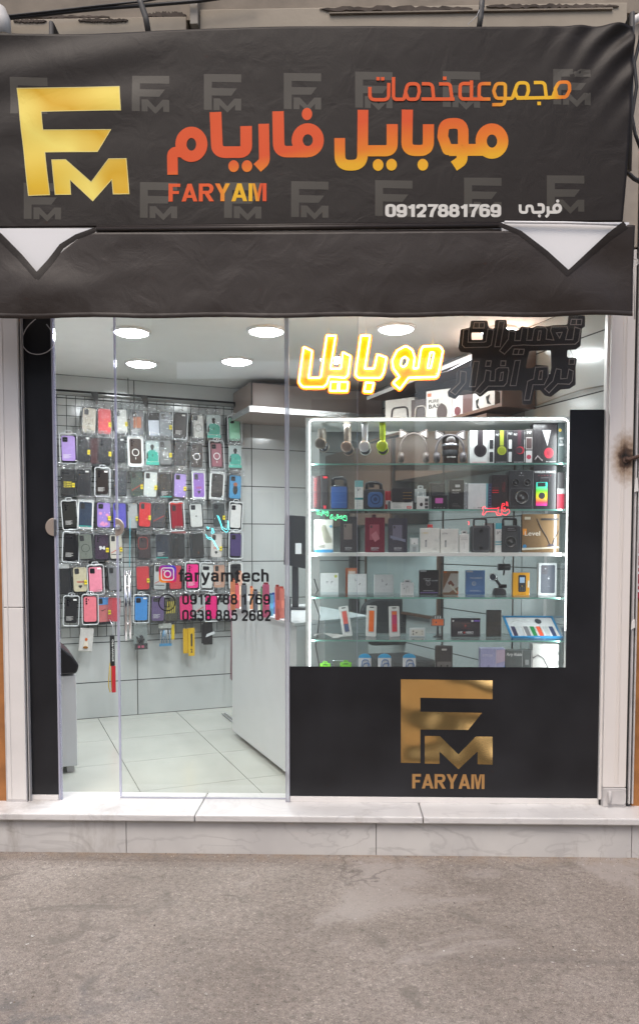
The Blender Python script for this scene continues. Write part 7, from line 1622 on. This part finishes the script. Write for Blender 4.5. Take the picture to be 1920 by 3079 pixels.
shelfbox(1243, 1286, 1200, 'dark headphone box second from the left on the brown wall shelf', (70, 52, 46), 0, art_ring((190, 180, 170)))
def art_bass(t, w, h):
    text_in('lettering', 'PURE', rectfit(-w * .4, w * .0, h * .62, h * .72, -.001), pal(90, 84, 80), t, .02); text_in('lettering', 'BASS', rectfit(-w * .4, w * .15, h * .45, h * .58, -.001), pal(70, 62, 60), t, .03)
    b_ = MB(); b_.prism(disc(w * .12, h * .3, w * .2, h * .26), -.003, -.0002); b_.build('print', pal(80, 62, 58), t); b_ = MB(); b_.box(-w * .45, -w * .3, -.002, 0, h * .82, h * .92); b_.build('badge', pal(206, 110, 60), t)
shelfbox(1291, 1346, 1172, 'white box picturing dark headphones, tallest on the brown wall shelf', (220, 214, 206), 0, art_bass)
shelfbox(1363, 1386, 1190, 'white box with a red and black earbud, right of the tallest box', (216, 206, 204), 0, lambda t, w, h: (lambda b_: (b_.prism(disc(0, h * .3, w * .28, h * .2), -.003, -.0002), b_.build('print', pal(110, 44, 50), t)))(MB()))
shelfbox(1394, 1414, 1186, 'brown box between two white ones on the wall shelf', (96, 62, 58), 0)
shelfbox(1424, 1446, 1182, 'white box with a black crescent, fourth from the right end of the shelf', (218, 212, 206), 0, lambda t, w, h: (lambda b_: (b_.prism([(-w * .2, h * .6), (w * .1, h * .7), (-w * .02, h * .4), (w * .2, h * .15), (-w * .1, h * .2)], -.003, -.0002), b_.build('print', M_dark, t)))(MB()))
shelfbox(1454, 1480, 1176, 'white box with a black crescent at the near end of the shelf', (220, 216, 212), 0, lambda t, w, h: (lambda b_: (b_.prism([(-w * .2, h * .7), (w * .1, h * .8), (-w * .02, h * .5), (w * .2, h * .25), (-w * .1, h * .3)], -.003, -.0002), b_.build('print', M_dark, t)))(MB()))

# ================================================================== yellow neon sign
YN = 0.035
def mapN(ox, oy, s, y): return lambda p, off=0.0: at(ox + p[0] / s, oy + p[1] / s, y)
mN = mapN(880, 980, 3.15, YN)
NEON = [[(103, 200, 8), (182, 238, 8), (148, 492, 6), (265, 492, 30), (322, 92, 6), (405, 92, 6), (355, 405, 8), (455, 405, 16), (472, 250, 6), (545, 285, 10), (520, 470, 30), (490, 492, 20), (345, 480, 10), (322, 550, 30), (290, 578, 25), (90, 578, 40), (58, 530, 40)],
        [(360, 528, 6), (430, 530, 6), (420, 615, 6), (350, 613, 6)], [(445, 530, 6), (522, 532, 6), (512, 615, 6), (436, 615, 6)],
        [(645, 92, 6), (730, 92, 6), (680, 405, 8), (770, 405, 18), (800, 270, 6), (885, 300, 10), (858, 440, 30), (830, 492, 30), (620, 492, 30), (593, 460, 30)],
        [(690, 535, 5), (765, 540, 5), (745, 622, 5), (675, 620, 5)],
        [(1230, 195, 20), (1390, 190, 40), (1418, 235, 20), (1370, 482, 40), (1095, 490, 20), (1012, 597, 8), (948, 540, 8), (1008, 482, 10), (950, 400, 40), (940, 330, 40), (985, 235, 50), (1070, 188, 40), (1130, 230, 30), (1152, 300, 20), (1138, 405, 10), (1185, 400, 12), (1212, 230, 20)],
        [(1060, 290, 15), (1092, 315, 12), (1075, 370, 15), (1045, 392, 12), (1015, 370, 15), (1028, 312, 15)], [(1300, 250, 12), (1338, 250, 12), (1303, 400, 12), (1272, 400, 10)]]
nz_ = at(1110, 1170, YN); ne = thing('neon_sign', 'bright yellow outlined neon sign spelling a Persian word in the window', 'neon sign', (nz_.x, YN, nz_.z)); ON = Vector((nz_.x, YN, nz_.z))
M_neon = emi('neon_core', (1.0, 0.55, 0.070), 27.0); M_sleeve = None
M_halo = mat('amber_halo', (0.80, 0.20, 0.003), 0.5)
for lp in NEON:
    P = resample(rpath(lp, True), 8, True); b_ = MB(); b_.tube([mN(p) - ON for p in P], 0.0044, 8, closed=True); b_.build('neon_tube', M_neon, ne)
# back plates coloured amber and widened to stand in for the tubes' glow
def grow(lp, g):
    P = resample(rpath(lp, True), 10, True); ar = sum(P[i].x * P[(i + 1) % len(P)].y - P[(i + 1) % len(P)].x * P[i].y for i in range(len(P)))
    L_, R_ = ribbon(P, 2 * g, True); return R_ if ar > 0 else L_
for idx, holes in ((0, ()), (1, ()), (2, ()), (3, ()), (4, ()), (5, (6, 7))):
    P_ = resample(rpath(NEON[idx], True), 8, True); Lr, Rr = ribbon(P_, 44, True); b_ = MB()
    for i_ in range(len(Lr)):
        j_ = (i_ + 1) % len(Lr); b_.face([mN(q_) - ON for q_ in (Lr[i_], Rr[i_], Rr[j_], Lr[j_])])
    b_.build('halo_rim', M_halo, ne).location = (0, .0165 + .0002 * idx, 0)
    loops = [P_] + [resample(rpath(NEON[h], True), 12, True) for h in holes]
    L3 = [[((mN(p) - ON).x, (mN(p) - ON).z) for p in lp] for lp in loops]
    o = filled('back_plate', L3, M_halo, 0.0015, ne); o.location = (0, 0.012 + .0002 * idx, 0)
for px, py in ((985, 1008), (1100, 1008), (1300, 1040)):
    b_ = MB(); A = at(px, py, YN + .012) - ON; b_.tube([A, Vector((A.x, A.y, A.z + .35))], .0006, 4); b_.build('hanging_wire', M_alu, ne)
b_ = MB(); A = at(1308, 1124, YN) - ON; B = at(1420, 1078, YN + .35) - ON; b_.tube([A, A.lerp(B, .3) + Vector((0, 0, -.012)), B], .0025, 6); b_.build('power_cable', M_alu, ne)
# glowing tubes standing in for coloured sign reflections in the glass
def reflected_words(label, strokes, col, ox, oy, s, y, r=0.0016, st=6):
    c = at(ox + strokes[0][0][0] / s, oy + strokes[0][0][1] / s, y); t = thing('sign_reflection', label, 'neon sign', c)
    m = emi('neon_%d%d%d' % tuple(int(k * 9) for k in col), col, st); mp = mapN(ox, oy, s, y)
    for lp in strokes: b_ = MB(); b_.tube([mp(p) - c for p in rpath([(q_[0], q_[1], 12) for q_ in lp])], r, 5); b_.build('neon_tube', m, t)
reflected_words('reflected green sign words above the power bank box, built as glowing tubes', [
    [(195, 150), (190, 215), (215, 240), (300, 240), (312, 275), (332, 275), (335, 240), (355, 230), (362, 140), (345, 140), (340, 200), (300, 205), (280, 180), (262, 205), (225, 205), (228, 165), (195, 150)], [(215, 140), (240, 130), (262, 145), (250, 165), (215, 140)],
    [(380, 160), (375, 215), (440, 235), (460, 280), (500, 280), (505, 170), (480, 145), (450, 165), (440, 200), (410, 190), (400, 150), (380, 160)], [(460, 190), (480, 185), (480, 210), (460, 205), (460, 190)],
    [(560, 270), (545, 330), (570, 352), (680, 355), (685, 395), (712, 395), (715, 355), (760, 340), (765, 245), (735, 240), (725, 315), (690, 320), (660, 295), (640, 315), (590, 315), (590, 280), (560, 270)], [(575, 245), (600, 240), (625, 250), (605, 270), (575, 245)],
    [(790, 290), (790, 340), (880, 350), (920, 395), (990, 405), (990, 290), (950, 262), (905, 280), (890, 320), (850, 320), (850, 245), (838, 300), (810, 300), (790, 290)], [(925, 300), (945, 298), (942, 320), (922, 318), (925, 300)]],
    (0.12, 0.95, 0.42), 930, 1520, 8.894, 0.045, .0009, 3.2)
reflected_words('reflected red sign word crossing the second shelf, built as glowing tubes', [
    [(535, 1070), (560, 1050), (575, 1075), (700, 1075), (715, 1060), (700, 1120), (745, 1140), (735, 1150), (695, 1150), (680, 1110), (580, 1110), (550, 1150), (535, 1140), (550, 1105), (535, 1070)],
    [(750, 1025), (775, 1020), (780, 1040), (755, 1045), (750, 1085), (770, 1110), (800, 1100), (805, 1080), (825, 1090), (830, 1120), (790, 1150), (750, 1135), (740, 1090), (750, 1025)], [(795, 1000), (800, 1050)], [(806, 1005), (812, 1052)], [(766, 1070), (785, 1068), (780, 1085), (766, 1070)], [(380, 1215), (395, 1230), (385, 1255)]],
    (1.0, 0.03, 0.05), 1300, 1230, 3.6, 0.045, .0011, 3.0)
reflected_words('reflected pale blue sign strokes over the phone cases, built as glowing tubes', [
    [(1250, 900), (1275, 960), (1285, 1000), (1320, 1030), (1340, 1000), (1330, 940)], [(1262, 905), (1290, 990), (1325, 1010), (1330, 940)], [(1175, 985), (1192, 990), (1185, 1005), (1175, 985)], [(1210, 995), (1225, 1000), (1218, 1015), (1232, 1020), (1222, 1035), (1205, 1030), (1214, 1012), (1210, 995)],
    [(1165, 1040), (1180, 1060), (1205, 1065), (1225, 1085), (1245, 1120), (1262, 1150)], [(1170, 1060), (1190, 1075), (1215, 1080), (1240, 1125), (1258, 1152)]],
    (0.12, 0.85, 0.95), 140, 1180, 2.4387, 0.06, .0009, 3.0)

# ================================================================== dark dotted sign
YDk = 0.045; mD = mapN(1340, 930, 3.436, YDk); oD = at(1560, 1215, YDk)
ds = thing('dotted_sign', 'dark cut out Persian lettering board edged with rows of unlit dots, hanging at upper right', 'sign', oD)
OUT = [(255, 118), (425, 118), (440, 190), (497, 205), (505, 110), (625, 110), (625, 215), (680, 205), (745, 220), (775, 175), (890, 195), (930, 170), (1050, 178), (1100, 165), (1250, 160), (1260, 65), (1435, 65), (1430, 185), (1400, 195), (1385, 380), (1340, 415), (1250, 420), (1245, 500), (1350, 500), (1335, 600), (1335, 780), (1275, 820), (1180, 830), (1080, 905), (1020, 890), (970, 835), (905, 835), (880, 980), (785, 985), (785, 840), (440, 840), (350, 910), (285, 850), (180, 830), (95, 930), (20, 900), (15, 850), (105, 760), (110, 650), (160, 610), (240, 600), (265, 520), (265, 450), (150, 440), (125, 400), (150, 210), (245, 190)]
H1 = [(262, 240), (380, 240), (375, 318), (262, 318)]; H2 = [(860, 430), (1080, 425), (1085, 600), (1068, 695), (1050, 585), (930, 575), (885, 610), (822, 610), (840, 500)]
loops = []
for lp, r_ in ((OUT, 22), (H1, 12), (H2, 14)): loops.append([((mD(p) - oD).x, (mD(p) - oD).z) for p in rpath([(a_, b_, r_) for a_, b_ in lp], True)])
M_board = mat('dark_brown_board', (0.040, 0.030, 0.030), 0.45); filled('board', loops, M_board, 0.002, ds)
DOT = [([(235, 205), (180, 215), (165, 370), (190, 398), (430, 392), (465, 370), (490, 215), (430, 205), (410, 335), (385, 342), (225, 342)], 1), ([(290, 140), (395, 140), (390, 195), (280, 195)], 1), ([(342, 150), (338, 190)], 0), ([(545, 128), (600, 128), (555, 388), (500, 388)], 1),
       ([(650, 225), (715, 235), (705, 325), (765, 325), (785, 190), (845, 195), (830, 322), (885, 322), (905, 210), (930, 188), (1020, 185), (1040, 210), (1030, 310), (1110, 320), (1075, 220), (1085, 185), (1245, 180), (1255, 210), (1230, 315), (1305, 315), (1325, 185), (1385, 205), (1365, 330), (1330, 362), (1170, 365), (1010, 372), (890, 375), (800, 370), (685, 378), (600, 465), (550, 430), (640, 310)], 1),
       ([(955, 225), (980, 225), (965, 320), (940, 320)], 1), ([(1135, 245), (1195, 240), (1170, 300)], 1), ([(1290, 105), (1398, 105), (1393, 160), (1280, 160)], 1), ([(1343, 115), (1340, 155)], 0), ([(700, 412), (805, 415), (795, 468), (687, 468)], 1), ([(752, 420), (742, 460)], 0),
       ([(285, 540), (340, 540), (300, 800), (240, 800)], 1), ([(410, 630), (460, 640), (450, 740), (500, 740), (510, 625), (540, 605), (640, 605), (645, 640), (625, 760), (595, 795), (435, 795), (350, 880), (295, 850), (390, 740)], 1), ([(415, 535), (465, 535), (455, 590), (405, 590)], 1), ([(565, 535), (615, 535), (610, 585), (560, 585)], 1), ([(565, 655), (590, 650), (580, 735), (550, 740)], 1),
       ([(710, 530), (765, 530), (720, 790), (658, 790)], 1), ([(150, 640), (205, 650), (200, 760), (95, 885), (45, 850), (140, 760)], 1), ([(920, 600), (1050, 595), (1050, 700), (1010, 780), (895, 780), (860, 940), (805, 940), (840, 745), (900, 720)], 1), ([(965, 640), (995, 635), (985, 725), (950, 725)], 1),
       ([(1135, 615), (1185, 625), (1180, 720), (1245, 715), (1265, 620), (1310, 640), (1300, 740), (1270, 775), (1150, 770), (1060, 865), (1015, 825), (1100, 740)], 1), ([(1270, 515), (1325, 515), (1320, 570), (1265, 570)], 1)]
b_ = MB()
for lp, cl in DOT:
    P = resample([Vector(p) for p in lp], 11.5, bool(cl))
    for p in P: c = mD(p) - oD; b_.prism(disc(c.x, c.z, 0.0024, n=6), -.0042, -.0022)
o = b_.build('led_dots', mat('unlit_led', (0.70, 0.58, 0.52), 0.3), ds); o['kind'] = 'stuff'
for px, py in ((1440, 958), (1732, 944)):
    A = at(px, py + 6, YDk) - oD; b_ = MB(); b_.tube([A, Vector((A.x, A.y, A.z + .4))], .0007, 4); b_.build('hanging_wire', M_alu, ds)
b_ = MB(); A = at(1712, 1052, YDk) - oD; b_.tube([A, A + Vector((.012, 0, -.02)), A + Vector((.016, 0, -.05)), A + Vector((.014, 0, -.065))], .0012, 5); b_.build('power_cable', M_dark, ds)
# loose cables along the right wall
P = [atu(1605, 1222, .02), atu(1690, 1190, .02), atu(1745, 1172, .02), atu(1812, 1160, .02)]; o0 = P[0].copy(); b_ = MB(); b_.tube([p - o0 for p in P], .004, 6)
tag(b_.build('wall_conduit', pal(150, 146, 140), None, o0), 'thin grey conduit running along the right wall under the dotted sign', 'conduit')
# cable strip with plug in the cabinet's left corner
P = [at(x, y, .3) for x, y in ((944, 1740), (955, 1775), (942, 1800), (960, 1850), (955, 1900), (948, 1940), (956, 1985), (960, 2004))]; o0 = P[0].copy(); b_ = MB(); b_.tube([p - o0 for p in P], .003, 6)
tag(b_.build('loose_cable', M_dark, None, o0), 'thin dark cable hanging down inside the left end of the display cabinet', 'cable')
P = [at(x, y, .2) for x, y in ((1692, 1895), (1690, 1930), (1694, 1970), (1691, 1998))]; o0 = P[0].copy(); b_ = MB(); b_.tube([p - o0 for p in P], .0025, 6); b_.box(-.008, .008, -.006, .006, -.008, .012)
tag(b_.build('loose_cable', M_dark, None, o0), 'thin cable with a black plug at the right end of the display cabinet', 'cable')
